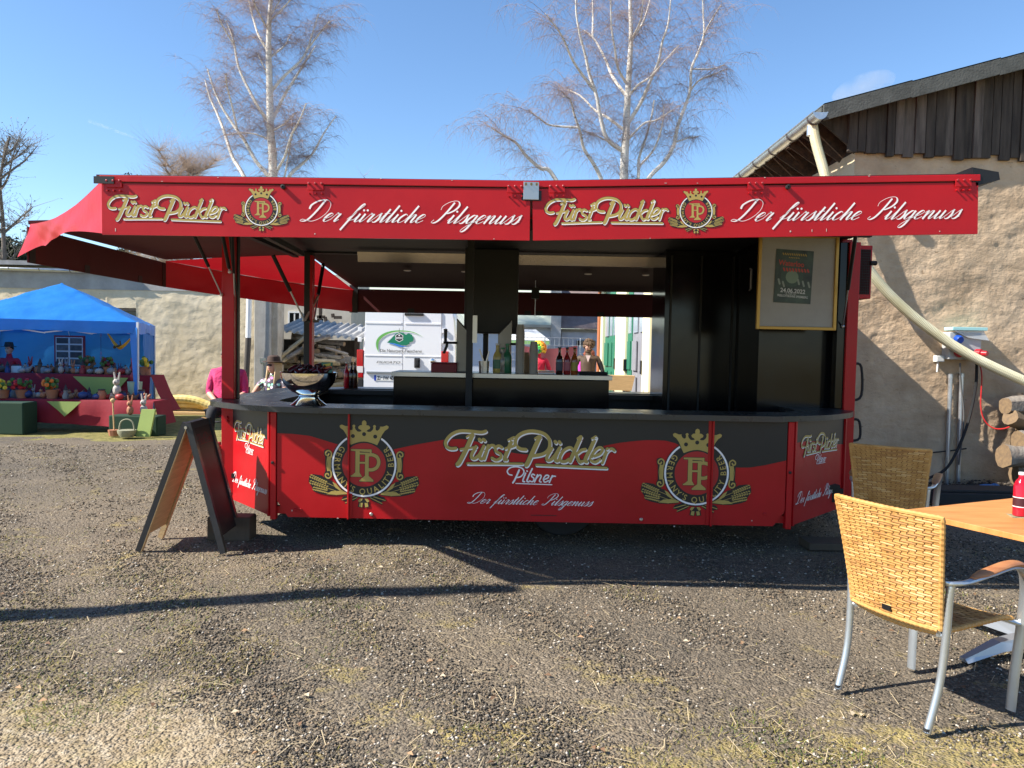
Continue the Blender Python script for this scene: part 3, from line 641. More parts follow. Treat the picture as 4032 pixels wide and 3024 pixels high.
# tap columns with taps
def taps(px, Y, n, flip):
    c = U(px,1470,Y); x = c.x
    t = part(MB().prism([(x-.07,Y,bz),(x+.07,Y,bz),(x+.07,Y,bz+.40),(x-.07,Y,bz+.55)] if not flip else [(x-.07,Y,bz),(x+.07,Y,bz),(x+.07,Y,bz+.55),(x-.07,Y,bz+.40)], (0,.12,0)), 'tap_column', M('tap_steel',(.15,.14,.13),.35,1.0,rvar=.05,vs_=3), bevel=.008)
    s = 1 if flip else -1
    for k in range(n):
        xx = x + s*(.10 + .0*k); y = Y - .02 + .12*k; zz = bz + .30
        tp = part(MB().tube([(x+s*.06,y,zz),(x+s*.20,y,zz)], .012, 8).tube([(x+s*.17,y,zz),(x+s*.17,y,zz-.03),(x+s*.20,y-.0,zz-.11)], .010, 8), 'beer_tap', BLKM, t, smooth=True)
        part(MB().tube([(x+s*.185,y,zz+.01),(x+s*.185,y,zz+.14)], [.010,.014], 8), 'tap_handle', BLKM, tp) if False else part(MB().tube([(x+s*.185,y,zz+.01),(x+s*.185,y,zz+.14)], [.010,.014], 8), 'tap_handle', BLKM, t)
taps(1822,7.85,2,False); taps(1985,7.95,2,True)
# right end: vent box, handles
v = U(3388,1080,7.2); vb = part(MB().box(3.10,3.24,7.0,7.35,v.z-.24,v.z+.24), 'vent_box', RED, bevel=.006)
mesh = MB()
for i in range(18):
    z = v.z-.20+.4*i/17; mesh.box(3.115,3.225,6.992,6.998,z-.002,z+.002)
for i in range(7):
    x = 3.118+.1*i/6; mesh.box(x-.0015,x+.0015,6.988,6.991,v.z-.2,v.z+.2)
part(mesh, 'vent_mesh', BLKM, vb); part(MB().box(3.115,3.225,6.9985,6.9995,v.z-.2,v.z+.2), 'vent_backing', M('vent_dark',(.04,.004,.006),.8), vb)
part(MB().lathe([(.02,0),(.022,.05),(.01,.06)], (3.22,6.99,v.z+.08), 10, axis=(1,0,0)), 'knob', RUBBER, vb)
for zc, hh in ((1.36,.17),(.92,.1)):
    part(MB().tube(cr([(3.12,7.0,zc+hh),(3.18,7.0,zc+hh*.8),(3.19,7.0,zc-hh*.7),(3.11,7.0,zc-hh)],4), .012, 8), 'grab_handle', RUBBER, smooth=True)
part(MB().box(3.0,3.09,7.08,8.75,.3,2.66), 'end_wall', RED)
# ------------------------------------------------------------ ground
def ground_mat():
    m = bpy.data.materials.new('gravel_yard'); m.use_nodes = True; nt = m.node_tree; n = nt.nodes; l = nt.links
    b = n['Principled BSDF']; b.inputs['Roughness'].default_value = .9; b.inputs['Specular IOR Level'].default_value = .25
    t = n.new('ShaderNodeTexCoord')
    def noise(s, d=6, r=.6, vec=None):
        q = n.new('ShaderNodeTexNoise'); q.inputs['Scale'].default_value = s; q.inputs['Detail'].default_value = d; q.inputs['Roughness'].default_value = r
        l.new(vec or t.outputs['Object'], q.inputs['Vector']); return q.outputs[0]
    def ramp(x, *st):
        r = n.new('ShaderNodeValToRGB'); e = r.color_ramp.elements
        while len(e) < len(st): e.new(.5)
        for i, (p, c) in enumerate(st): e[i].position = p; e[i].color = c + (1,) if len(c) == 3 else c
        l.new(x, r.inputs[0]); return r.outputs[0]
    def mix(f, a, b_):
        x = n.new('ShaderNodeMix'); x.data_type = 'RGBA'; l.new(f, x.inputs[0]); l.new(a, x.inputs[6]); l.new(b_, x.inputs[7]); return x.outputs[2]
    vor = n.new('ShaderNodeTexVoronoi'); vor.inputs['Scale'].default_value = 75; l.new(t.outputs['Object'], vor.inputs['Vector'])
    vor2 = n.new('ShaderNodeTexVoronoi'); vor2.inputs['Scale'].default_value = 40; l.new(t.outputs['Object'], vor2.inputs['Vector'])
    stone = ramp(vor.outputs['Color'], (.0,(.045,.038,.030)),(.45,(.13,.108,.082)),(.8,(.215,.178,.132)),(1.,(.44,.37,.28)))
    big = ramp(noise(.45,5), (.36,(.085,.071,.055)),(.66,(.24,.185,.12)))
    base = mix(ramp(noise(9,5), (.4,(.35,)*3),(.65,(.7,)*3)), stone, big)
    moss = ramp(noise(14,6,.7), (.3,(.22,.165,.05)),(.7,(.40,.32,.12)))
        # pale sandy patch near the camera's left
    sep = n.new('ShaderNodeSeparateXYZ'); l.new(t.outputs['Object'], sep.inputs[0])
    def mth(op, a, b_):
        x = n.new('ShaderNodeMath'); x.operation = op
        for i, v in enumerate((a, b_)):
            if isinstance(v, (int, float)): x.inputs[i].default_value = v
            else: l.new(v, x.inputs[i])
        return x.outputs[0]
    nearf = mth('MULTIPLY', mth('MAXIMUM', mth('SUBTRACT', 4.0, sep.outputs[1]), 0.0), .11)
    mm = ramp(mth('ADD', noise(1.5,8,.75), nearf), (.585,(0,)*3),(.68,(.75,)*3))
    c1 = mix(mm, base, moss)
    dx = mth('MULTIPLY', mth('ADD', sep.outputs[0], 1.85), .72); dy = mth('MULTIPLY', mth('ADD', sep.outputs[1], -2.95), 1.35)
    d2 = mth('ADD', mth('MULTIPLY', dx, dx), mth('MULTIPLY', dy, dy))
    d3 = mth('ADD', d2, mth('MULTIPLY', mth('SUBTRACT', noise(3.0,8,.72), .5), 3.4))
    sm = ramp(d3, (.05,(.85,)*3),(1.0,(0,)*3))
    sand = ramp(noise(22,6,.7), (.3,(.20,.14,.07)),(.55,(.34,.27,.18)),(.75,(.52,.45,.34)))
    c2 = mix(sm, c1, sand)
    # grass strip in front of the tent and along the far wall
    gy = mth('ADD', sep.outputs[1], mth('MULTIPLY', mth('SUBTRACT', noise(.8,5), .5), 2.0))
    gx = mth('ADD', sep.outputs[0], mth('MULTIPLY', noise(.6,4), 1.5))
    g1 = mth('MULTIPLY', mth('GREATER_THAN', gy, 12.6), mth('LESS_THAN', gx, -3.2))
    grass = ramp(noise(8,6,.7), (.3,(.10,.10,.025)),(.7,(.32,.27,.10)))
    c3 = mix(g1, c2, grass)
    l.new(c3, b.inputs['Base Color'])
    bp = n.new('ShaderNodeBump'); bp.inputs['Strength'].default_value = .9; bp.inputs['Distance'].default_value = .02
    hgt = mth('ADD', mth('MULTIPLY', vor.outputs['Distance'], -.5), mth('ADD', mth('MULTIPLY', vor2.outputs['Distance'], -.5), mth('MULTIPLY', noise(30,4), .7)))
    l.new(hgt, bp.inputs['Height']); l.new(bp.outputs[0], b.inputs['Normal']); return m
g = MB(); N = 90
xs = np.concatenate([[-900,-200,-60],np.linspace(-16,12,N),[60,200,900]]); ys = np.concatenate([[-300,-30],np.linspace(-2,22,N),[40,90,300,1500]])
def gz(x, y):
    f = min(1, max(0, (12-abs(y-5))/10))*(1 if abs(x) < 14 else 0)
    return (.012*math.sin(1.3*x+.6*y)+.010*math.sin(2.9*x-1.7*y+1)+.006*math.sin(6*x+4.3*y))*f - .018
g.sheet([[(x,y,gz(x,y)) for x in xs] for y in ys])
struct(g.build('ground', ground_mat(), smooth=True))
# loose stones, as real geometry, in the yard in front of the trailer
def pfield(seed, n, y0, y1):
    rs = np.random.RandomState(seed); y = y0*(y1/y0)**rs.rand(n); x = (rs.rand(n)*2-1)*(.70*y+.25) ; return x, y
def vnoise(x, y, s, seed):
    rs = np.random.RandomState(seed); T = rs.rand(64,64); X = x*s+100; Y = y*s+100
    i = np.floor(X).astype(int); j = np.floor(Y).astype(int); fx = X-i; fy = Y-j; fx = fx*fx*(3-2*fx); fy = fy*fy*(3-2*fy)
    g_ = lambda a, b: T[a % 64, b % 64]
    return (g_(i,j)*(1-fx)+g_(i+1,j)*fx)*(1-fy)+(g_(i,j+1)*(1-fx)+g_(i+1,j+1)*fx)*fy
def gzv(x, y): return (.012*np.sin(1.3*x+.6*y)+.010*np.sin(2.9*x-1.7*y+1)+.006*np.sin(6*x+4.3*y))*np.clip((12-np.abs(y-5))/10,0,1) - .018
def np_mesh(name, V, F, mats, mi=None):
    me = bpy.data.meshes.new(name); nv = len(V); nf = len(F); k = F.shape[1]
    me.vertices.add(nv); me.vertices.foreach_set('co', V.astype(np.float32).ravel())
    me.loops.add(nf*k); me.loops.foreach_set('vertex_index', F.astype(np.int32).ravel())
    me.polygons.add(nf); me.polygons.foreach_set('loop_start', np.arange(0,nf*k,k,dtype=np.int32)); me.polygons.foreach_set('loop_total', np.full(nf,k,dtype=np.int32))
    for m in mats: me.materials.append(m)
    if mi is not None: me.polygons.foreach_set('material_index', mi.astype(np.int32))
    me.update(calc_edges=True); me.validate()
    o = bpy.data.objects.new(name, me); col.objects.link(o); return o
n = 230000; x, y = pfield(11, n, 2.75, 12); rs = np.random.RandomState(5)
dens = vnoise(x,y,1.1,3)*.6+vnoise(x,y,3.1,4)*.4; sand = ((x+1.85)*.72)**2+((y-2.95)*1.35)**2 < .45+.5*(vnoise(x,y,2.5,8)-.5)
keep = (rs.rand(n) < np.clip((dens-.2)*2.3,.2,1)) & (rs.rand(n) > .8*np.clip(1.6-((x+1.85)*.72)**2*2.2-((y-2.95)*1.35)**2*2.2-1.2*vnoise(x,y,4,8),0,1)); x = x[keep]; y = y[keep]; n = len(x)
size = (.0028+.0066*rs.rand(n)**2.4)*(1+.07*(y-3)); size[sand[keep]] *= .6
OC = np.array([[1,0,0],[0,1,0],[-1,0,0],[0,-1,0],[.1,.1,1],[-.1,0,-.6]],float)
V = OC[None]*size[:,None,None]*(.6+.8*rs.rand(n,6,1))*np.array([1.25,1.0,.75])
ang = rs.rand(n)*6.28; c, s_ = np.cos(ang)[:,None], np.sin(ang)[:,None]
VX = V[...,0]*c-V[...,1]*s_; VY = V[...,0]*s_+V[...,1]*c; V = np.stack([VX+x[:,None],VY+y[:,None],V[...,2]+(gzv(x,y)+size*.18)[:,None]],-1)
F = np.array([[0,1,4],[1,2,4],[2,3,4],[3,0,4],[1,0,5],[2,1,5],[3,2,5],[0,3,5]])
F = (F[None]+6*np.arange(n)[:,None,None]).reshape(-1,3); mi = rs.choice(4, n, p=[.5,.3,.14,.06]); mi = np.repeat(mi,8)
SM = [M('stone_dark',(.072,.061,.048),.85,spec=.3),M('stone_grey',(.15,.124,.094),.85,spec=.3),M('stone_brown',(.24,.175,.115),.85,spec=.3),M('stone_pale',(.46,.41,.34),.8,spec=.3)]
tag(np_mesh('gravel', V.reshape(-1,3), F, SM, mi), 'loose dark grey gravel strewn over the yard', 'gravel', kind='stuff')
# dry grass and moss blades in patches
n = 95000; x, y = pfield(21, n, 2.75, 12); p = vnoise(x,y,1.0,9)*.5+vnoise(x,y,2.4,10)*.3+vnoise(x,y,6,12)*.2
near = np.exp(-((y-3.05)/.35)**2)*.13; keep = (p+near > .57)|(rs.rand(n) < .025); x = x[keep]; y = y[keep]; n = len(x)
a = rs.rand(n)*6.28; L = .010+.022*rs.rand(n)**2; lean = .5+rs.rand(n)*1.6; w = .0012+.0014*rs.rand(n)
z = gzv(x,y)-.002; dx = np.cos(a); dy = np.sin(a)
b0 = np.stack([x-dy*w,y+dx*w,z],-1); b1 = np.stack([x+dy*w,y-dx*w,z],-1); tp = np.stack([x+dx*L*lean,y+dy*L*lean,z+L*(.9-.25*lean)+.003],-1)
V = np.stack([b0,b1,tp],1).reshape(-1,3); F = np.arange(3*n).reshape(-1,3)
mi = np.where(vnoise(x,y,3,31) > .62, rs.choice([0,1,2],n,p=[.25,.35,.4]), rs.choice([0,1,2],n,p=[.5,.42,.08]))
GM = [M('straw',(.42,.33,.15),.8,transl=.2),M('moss_yellow',(.30,.26,.06),.8,transl=.2),M('moss_green',(.12,.17,.035),.8,transl=.2)]
tag(np_mesh('dry_grass', V, F, GM, mi), 'dry yellow grass and moss growing between the stones', 'grass', kind='stuff')
# straw stalks and dead leaves
n = 900; x, y = pfield(41, n, 2.75, 8); a = rs.rand(n)*6.28; L = .03+.09*rs.rand(n); z = gzv(x,y)+.008
dx, dy = np.cos(a)*L/2, np.sin(a)*L/2; wx, wy = -np.sin(a)*.0016, np.cos(a)*.0016
V = np.stack([np.stack([x-dx+wx,y-dy+wy,z],-1),np.stack([x-dx-wx,y-dy-wy,z+.001],-1),np.stack([x+dx-wx,y+dy-wy,z+.008],-1),np.stack([x+dx+wx,y+dy+wy,z+.008],-1)],1).reshape(-1,3)
tag(np_mesh('straw', V, np.arange(4*n).reshape(-1,4), [M('dry_straw',(.45,.36,.22),.8)]), 'thin pale straw stalks scattered over the gravel', 'straw', kind='stuff')
n = 260; x, y = pfield(43, n, 2.75, 8); V = []; mi = []
for i in range(n):
    aa = rs.rand()*6.28; L = .008+.014*rs.rand(); W = L*(.4+.3*rs.rand()); zz = float(gzv(np.array([x[i]]),np.array([y[i]]))[0])+.012
    ca, sa = math.cos(aa), math.sin(aa)
    for (u_, v_, h_) in ((-L,0,0),(0,-W,.006),(L,0,.002),(0,W,.012)): V.append((x[i]+u_*ca-v_*sa, y[i]+u_*sa+v_*ca, zz+h_))
    mi.append(rs.randint(3))
tag(np_mesh('dead_leaves', np.array(V), np.arange(4*n).reshape(-1,4), [M('leaf_tan',(.36,.22,.12),.8),M('leaf_pale',(.5,.4,.28),.8),M('leaf_brown',(.16,.09,.05),.8)], np.array(mi)), 'small dead brown leaves scattered on the gravel', 'leaves', kind='stuff')
# ------------------------------------------------------------ buildings
def plaster(name, ca, cb, scale=1.0, chips=True, str_=1.0):
    m = bpy.data.materials.new(name); m.use_nodes = True; nt = m.node_tree; n = nt.nodes; l = nt.links
    b = n['Principled BSDF']; b.inputs['Roughness'].default_value = .92; b.inputs['Specular IOR Level'].default_value = .2
    t = n.new('ShaderNodeTexCoord')
    def noise(s, d, st=(1,1,1)):
        mp = n.new('ShaderNodeMapping'); mp.inputs['Scale'].default_value = st; l.new(t.outputs['Object'], mp.inputs[0])
        q = n.new('ShaderNodeTexNoise'); q.inputs['Scale'].default_value = s*scale; q.inputs['Detail'].default_value = d; q.inputs['Roughness'].default_value = .62; l.new(mp.outputs[0], q.inputs['Vector']); return q.outputs[0]
    r = n.new('ShaderNodeValToRGB'); r.color_ramp.elements[0].position = .32; r.color_ramp.elements[1].position = .68
    r.color_ramp.elements[0].color = ca+(1,); r.color_ramp.elements[1].color = cb+(1,); l.new(noise(1.3,7), r.inputs[0])
    # pits
    pit = n.new('ShaderNodeValToRGB'); pit.color_ramp.elements[0].position = .28; pit.color_ramp.elements[1].position = .36
    pit.color_ramp.elements[0].color = (.35,.3,.26,1); pit.color_ramp.elements[1].color = (1,1,1,1); l.new(noise(7,5,(1,1,1.9)), pit.inputs[0])
    mx = n.new('ShaderNodeMix'); mx.data_type = 'RGBA'; mx.blend_type = 'MULTIPLY'; mx.inputs[0].default_value = .8 if chips else .3
    l.new(r.outputs[0], mx.inputs[6]); l.new(pit.outputs[0], mx.inputs[7]); l.new(mx.outputs[2], b.inputs['Base Color'])
    a = n.new('ShaderNodeMath'); a.operation = 'ADD'; a2 = n.new('ShaderNodeMath'); a2.operation = 'ADD'
    l.new(noise(5.5,8,(1,1,1.8)), a.inputs[0]); l.new(pit.outputs[0], a.inputs[1])
    p2 = n.new('ShaderNodeMath'); p2.operation = 'MULTIPLY'; p2.inputs[1].default_value = .45; l.new(noise(26,6), p2.inputs[0])
    l.new(a.outputs[0], a2.inputs[0]); l.new(p2.outputs[0], a2.inputs[1])
    bp = n.new('ShaderNodeBump'); bp.inputs['Strength'].default_value = .36*str_; bp.inputs['Distance'].default_value = .06
    l.new(a2.outputs[0], bp.inputs['Height']); l.new(bp.outputs[0], b.inputs['Normal']); return m
PLB = plaster('clay_plaster', (.37,.26,.165), (.62,.465,.315))
PLL = plaster('lime_plaster', (.46,.38,.25), (.66,.56,.40), 1.0, True, .6)
GREYW = M('grey_render', (.30,.29,.27), .9, var=.2, vs_=2, bump=.2, bs=14)
OLDW = M('weathered_board', (.038,.029,.023), .85, c2=(.085,.065,.05), var=.3, vs_=2.5, stretch=(6,6,.6), bump=.3, bs=30)
OLDW2 = M('weathered_board_pale', (.08,.06,.048), .85, c2=(.17,.135,.11), var=.3, vs_=2.5, stretch=(6,6,.6), bump=.3, bs=30)
ROOFB = M('roofing_felt', (.075,.078,.072), .9, var=.25, vs_=6, bump=.3, bs=40)
WBEAM = M('old_beam', (.022,.014,.010), .85, c2=(.075,.038,.018), var=.3, vs_=3, stretch=(6,1,6))
# barn on the right
BY = 9.7; BX = 4.22
barn = empty('barn', (BX,BY,0), 'rough clay plastered barn gable with dark boards under a felt roof', 'barn')
eav = U(3245,430,BY-.35); EZ = eav.z
ridge = U(4032,245,BY-.1); sl = (ridge.z-EZ)/(ridge.x-eav.x)
zr = lambda x: EZ+.05+sl*(x-eav.x)
xr = 9.5
WZ = U(3600,600,BY).z          # top of the plaster
# gable wall as a displaced sheet so the raking sun picks out the relief
mb = MB(); nx, nz = 230, 190; gridp = []
XX = np.linspace(BX,xr,nx); ZZ = np.linspace(-.3,WZ,nz); A1, A2 = np.meshgrid(XX,ZZ)
def rough_wall(a, b, seed, amp=1.0):
    out = np.zeros(a.shape)
    for i in range(a.shape[0]):
        for j in range(a.shape[1]):
            x, z = float(a[i,j]), float(b[i,j])
            v = .016*mn.fractal(Vector((x*1.1+seed,z*1.6,3.3)),.9,2.1,3) + .0075*mn.fractal(Vector((x*5.2,z*9.0+seed,7.7)),.7,2.1,4)
            q = mn.noise(Vector((x*5.0,z*11.0,seed+1.5))) + .5*mn.noise(Vector((x*12,z*20,seed)))
            v -= .016*max(0,q-.38); v += .003*mn.noise(Vector((x*34,z*5.5,seed)))
            out[i,j] = v*amp
    return out
rel = rough_wall(A1,A2,4.0)
mb.sheet([[(float(A1[i,j]),BY-float(rel[i,j])*(1 if 0 < j else 0),float(A2[i,j])) for j in range(nx)] for i in range(nz)])
mb.build('gable_wall', PLB, barn, smooth=True)
mb = MB(); YY = np.linspace(BY,16.5,70); B1, B2 = np.meshgrid(YY,ZZ); rel2 = (vnoise(B1,B2*1.6,5,55)-.5)*.02
mb.sheet([[(BX-float(rel2[i,j])*(1 if 0 < j else 0),float(B1[i,j]),float(B2[i,j])) for j in range(69,-1,-1)] for i in range(nz)])
mb.build('side_wall', PLL, barn, smooth=True)
MB().prism([(BX,16.5,-.3),(xr,16.5,-.3),(xr,16.5,zr(xr)-.15),(BX,16.5,zr(BX)-.15)], (0,.05,0)).build('back_wall', PLB, barn)
# boards of the gable
x = U(3338,500,BY-.03).x; i = 0; rnd = random.Random(4)
while x < 7.6:
    w = rnd.uniform(.10,.17); zt = zr(x+w/2)-.10; zb = WZ - rnd.uniform(.02,.10)
    o = MB().box(x,x+w-.012,BY-.06-rnd.choice((0,.022)),BY-.025,zb,max(zt,zb+.1)).build('board', OLDW2 if rnd.random() < .22 else OLDW, barn); x += w*.97; i += 1
MB().prism([(BX,BY+.02,WZ-.02),(xr,BY+.02,WZ-.02),(xr,BY+.02,zr(xr)-.1),(BX,BY+.02,zr(BX)-.1)], (0,.04,0)).build('gable_backing', BLKM, barn)
# roof slab with felt verge
rf = MB().prism([(eav.x,BY-.27,zr(eav.x)),(xr,BY-.27,zr(xr)),(xr,BY-.27,zr(xr)-.05),(eav.x,BY-.27,zr(eav.x)-.05)], (0,7.1,0)).build('roof', ROOFB, barn)
x = eav.x+.02
while x < 8.2:
    w = 1.05; x1 = x+w
    MB().prism([(x,BY-.30,zr(x)+.03),(x1,BY-.30,zr(x1)+.04),(x1,BY-.30,zr(x1)-.16),(x,BY-.30,zr(x)-.17)], (0,.035,0)).build('verge_sheet', ROOFB, rf)
    MB().prism([(x,BY-.30,zr(x)+.031),(x1,BY-.30,zr(x1)+.041),(x1,BY-.30,zr(x1)+.028),(x,BY-.30,zr(x)+.018)], (0,.5,0)).build('verge_top', ROOFB, rf); x = x1-.0
for k in range(9):
    y = BY+.3+k*.75; MB().prism([(eav.x+.08,y,zr(eav.x)-.06),(6.2,y,zr(6.2)-.06),(6.2,y,zr(6.2)-.2),(eav.x+.08,y,zr(eav.x)-.16)], (0,.09,0)).build('rafter', WBEAM, barn)
MB().box(BX+.02,BX+.16,BY+.1,16.4,WZ+.0,WZ+.16).build('wall_plate', WBEAM, barn)
MB().prism([(BX-.02,BY-.02,WZ+.0),(BX+.5,BY-.02,WZ+.0),(BX+.5,BY-.02,zr(BX+.5)-.1),(eav.x+.1,BY-.02,zr(eav.x)-.1)], (0,.03,0)).build('eave_board', OLDW, barn)
for y in np.linspace(BY+.2,16.3,14): MB().bar((BX-.01,y,WZ+.05),(eav.x+.05,y,EZ-.03),.35,.02,(0,1,0)).build('soffit_board', WBEAM, barn)
# gutter
gt = MB(); P0 = Vector((eav.x-.06,BY-.40,EZ-.05)); P1 = Vector((eav.x-.02,16.3,EZ-.09)); r = .085; ng = 10
ring = lambda p: [p + Vector((r*math.cos(R(180+180*i/ng)),0,r*math.sin(R(180+180*i/ng)))) for i in range(ng+1)]
ga = ring(P0); gb = ring(P1); gt.sheet([ga,gb]); gt.add(ga,[tuple(range(ng+1))]); gt.tube([ga[0],gb[0]],.012,6); gt.tube([ga[-1],gb[-1]],.008,6)
gu = gt.build('gutter', ZINC, barn, smooth=True)
for y in np.linspace(BY-.2,16,10):
    p = P0.lerp(P1,(y-P0.y)/(P1.y-P0.y)); rr = [p + Vector(((r+.006)*math.cos(R(180+180*i/8)),0,(r+.006)*math.sin(R(180+180*i/8)))) for i in range(9)]
    MB().tube(rr,.008,6).build('gutter_bracket', M('dark_zinc',(.16,.15,.15),.5,.8), gu)
MB().lathe([(.05,0),(.05,.12)],P0+Vector((0,.28,-.20)),14).build('gutter_outlet', ZINC, gu, smooth=True)
# ribbed drain hose hanging from the gutter
hose_pts = [U(3195,470,BY-.12),U(3212,560,BY-.15),U(3240,660,BY-.2),U(3268,760,BY-.22),U(3310,860,BY-.22),U(3372,980,BY-.22),U(3450,1100,BY-.22),U(3560,1215,BY-.22),U(3700,1325,BY-.24),U(3840,1410,BY-.28),U(4032,1500,BY-.34),U(4250,1590,BY-.4)]
HP = cr(hose_pts,60); hr = [.058+.0028*(i%2) for i in range(len(HP))]
tag(MB().tube(HP,hr,14).build('drain_hose', M('hose_cream',(.62,.56,.34),.55,var=.1,vs_=3,c2=(.70,.66,.48)), smooth=False, loc=hose_pts[0]), 'pale yellow ribbed drain hose running down from the barn gutter', 'hose')
# electrical things on the wall
eb = U(3785,1340,BY-.08); ebx = empty('socket_box', (eb.x,BY-.02,eb.z-.1), 'grey power distribution box with red and blue sockets on the clay wall', 'electrical box')
WHITEP = M('white_plastic',(.62,.62,.60),.5); 
MB().box(eb.x-.20,eb.x+.20,BY-.17,BY-.0,eb.z-.24,eb.z+.1).build('housing', M('grey_plastic',(.42,.43,.43),.5), ebx, bevel=.012)
MB().box(eb.x-.19,eb.x+.24,BY-.22,BY-.02,eb.z+.12,eb.z+.16).build('lid', M('teal_plastic',(.35,.62,.62),.4), ebx, bevel=.004)
MB().prism([(eb.x-.18,BY-.2,eb.z+.118),(eb.x+.2,BY-.2,eb.z+.118),(eb.x+.27,BY-.21,eb.z+.0),(eb.x+.02,BY-.2,eb.z+.03)],(0,.006,0)).build('plastic_sheet', M('clear_sheet',(.8,.82,.83),.2,trans=.6), ebx)
for dx_, c, nm in ((-.09,(.45,.01,.02),'red_socket'),(.02,(.45,.01,.02),'red_socket'),(-.1,(.01,.06,.35),'blue_socket')):
    zz = eb.z-.15 if 'red' in nm else eb.z+.02
    MB().lathe([(.05,0),(.05,.05),(.042,.07)],(eb.x+dx_,BY-.17,zz),14,axis=(0,-1,-.35)).build(nm, M(nm,c,.35), ebx, smooth=True)
MB().lathe([(.055,0),(.055,.06),(.035,.07),(.03,.13)],(eb.x+.13,BY-.19,eb.z-.16),14,axis=(.6,-1,0)).build('red_plug', M('red_socket',(.45,.01,.02),.35), ebx, smooth=True)
jb = U(3688,1412,BY); tag(MB().box(jb.x-.05,jb.x+.05,BY-.09,BY,jb.z-.04,jb.z+.04).box(jb.x-.04,jb.x+.04,BY-.095,BY-.09,jb.z-.03,jb.z+.03).tube([(jb.x-.01,BY-.05,jb.z-.04),(jb.x-.015,BY-.05,jb.z-.17)],.012,6).build('junction_box', WHITEP, loc=(jb.x,BY,jb.z-.04), bevel=.006), 'small white junction box with a short conduit on the clay wall', 'junction box')
for px0, px1, yt in ((3742,3730,1490),(3786,3774,1486)):
    a = U(px0,yt,BY-.05); b = U(px1,1860,BY-.05); b.z = -.02
    c = tag(MB().tube([a,b],.026,10).lathe([(.03,0),(.03,.05),(.015,.06)],a,10).build('conduit_pipe', ZINC, smooth=True, loc=(b.x,b.y,0)), 'galvanised conduit pipe nearer the small white junction box' if px0 < 3760 else 'galvanised conduit pipe nearer the hanging black cable', 'pipe', 'conduit pipes')
def cable(pts, r, mat, label, name='cable', n=6):
    P = cr(pts,n); return tag(MB().tube(P,r,6).build(name, mat, smooth=True, loc=pts[-1]), label, 'cable')
cable([U(3846,1420,BY-.16),U(3842,1520,BY-.12),U(3815,1650,BY-.12),U(3775,1760,BY-.2),U(3720,1850,BY-.3),U(3620,1895,BY-.5)], .017, RUBBER, 'thick black cable hanging from the socket box to the ground')
cable([U(3780,1430,BY-.17),U(3785,1520,BY-.1),U(3795,1650,BY-.09),U(3775,1830,BY-.1)], .009, M('grey_cable',(.1,.1,.1),.6), 'thin grey cable dropping beside the conduit pipes')
cable([U(3855,1425,BY-.16),U(3866,1480,BY-.14),U(3862,1600,BY-.13),U(3880,1660,BY-.15),U(3920,1688,BY-.2),U(3975,1680,BY-.3),U(4000,1640,BY-.4),U(4012,1590,BY-.45),U(4040,1580,BY-.5)], .008, M('red_cable',(.5,.02,.02),.5), 'bright red cable looping from the socket box to the logs')
cable([U(3660,1783,BY-.03),U(3740,1775,BY-.04),U(3805,1766,BY-.03)], .008, RUBBER, 'short rusty rod fixed along the clay wall', 'wall_rod')
# logs stacked at the right edge
BARK = M('birch_bark_log',(.34,.30,.25),.9,c2=(.14,.11,.09),var=.2,vs_=14,bump=.6,bs=30); WOODC = M('cut_wood',(.30,.20,.105),.85,c2=(.14,.095,.06),var=.2,vs_=26)
def log(a, b, r, label, group, name='log', mats=None, n=12, rnd=random.Random(1)):
    a, b = Vector(a), Vector(b); k = 7; pts = []; rs_ = []
    for i in range(k): pts.append(a.lerp(b,i/(k-1)) + Vector((rnd.uniform(-1,1),rnd.uniform(-1,1),rnd.uniform(-1,1)))*r*.10); rs_.append(r*rnd.uniform(.9,1.08))
    m = MB().tube(pts,rs_,n); m.m[-1] = 1; m.m[-2] = 1; sd_ = rnd.uniform(0,50)
    for vi, vv_ in enumerate(m.v):
        c_ = pts[vi//n]; d_ = Vector(vv_)-c_; kk = 1+.22*mn.noise(d_*(1.6/r)+Vector((sd_,c_.x*3,c_.z*3)))+.10*mn.noise(d_*(5/r)+Vector((sd_,c_.x*9,0))); m.v[vi] = tuple(c_+d_*kk)
    return tag(m.build(name, mats or [BARK,WOODC], smooth=True, loc=a), label, 'log', group)
lg = 'logs stacked against the clay wall'
log(U(3962,1600,9.2),U(4200,1585,9.4),.11,'barkless top log resting on the stack by the clay wall',lg)
log(U(3975,1640,9.15),U(4150,1700,9.5),.10,'split log with pale cut face under the top log',lg,mats=[WOODC,WOODC])
log(U(4020,1680,9.3),U(4250,1660,9.3),.13,'thick dark log in the middle of the stack by the wall',lg)
log(U(4010,1735,9.1),U(4250,1725,9.2),.11,'pale barked log under the middle of the wall stack',lg)
log(U(3948,1800,9.0),U(4300,1795,9.1),.13,'long rough barked log low in the stack by the wall',lg)
log(U(3990,1868,9.15),U(4300,1860,9.2),.12,'bottom log lying on the rubble by the wall',lg)
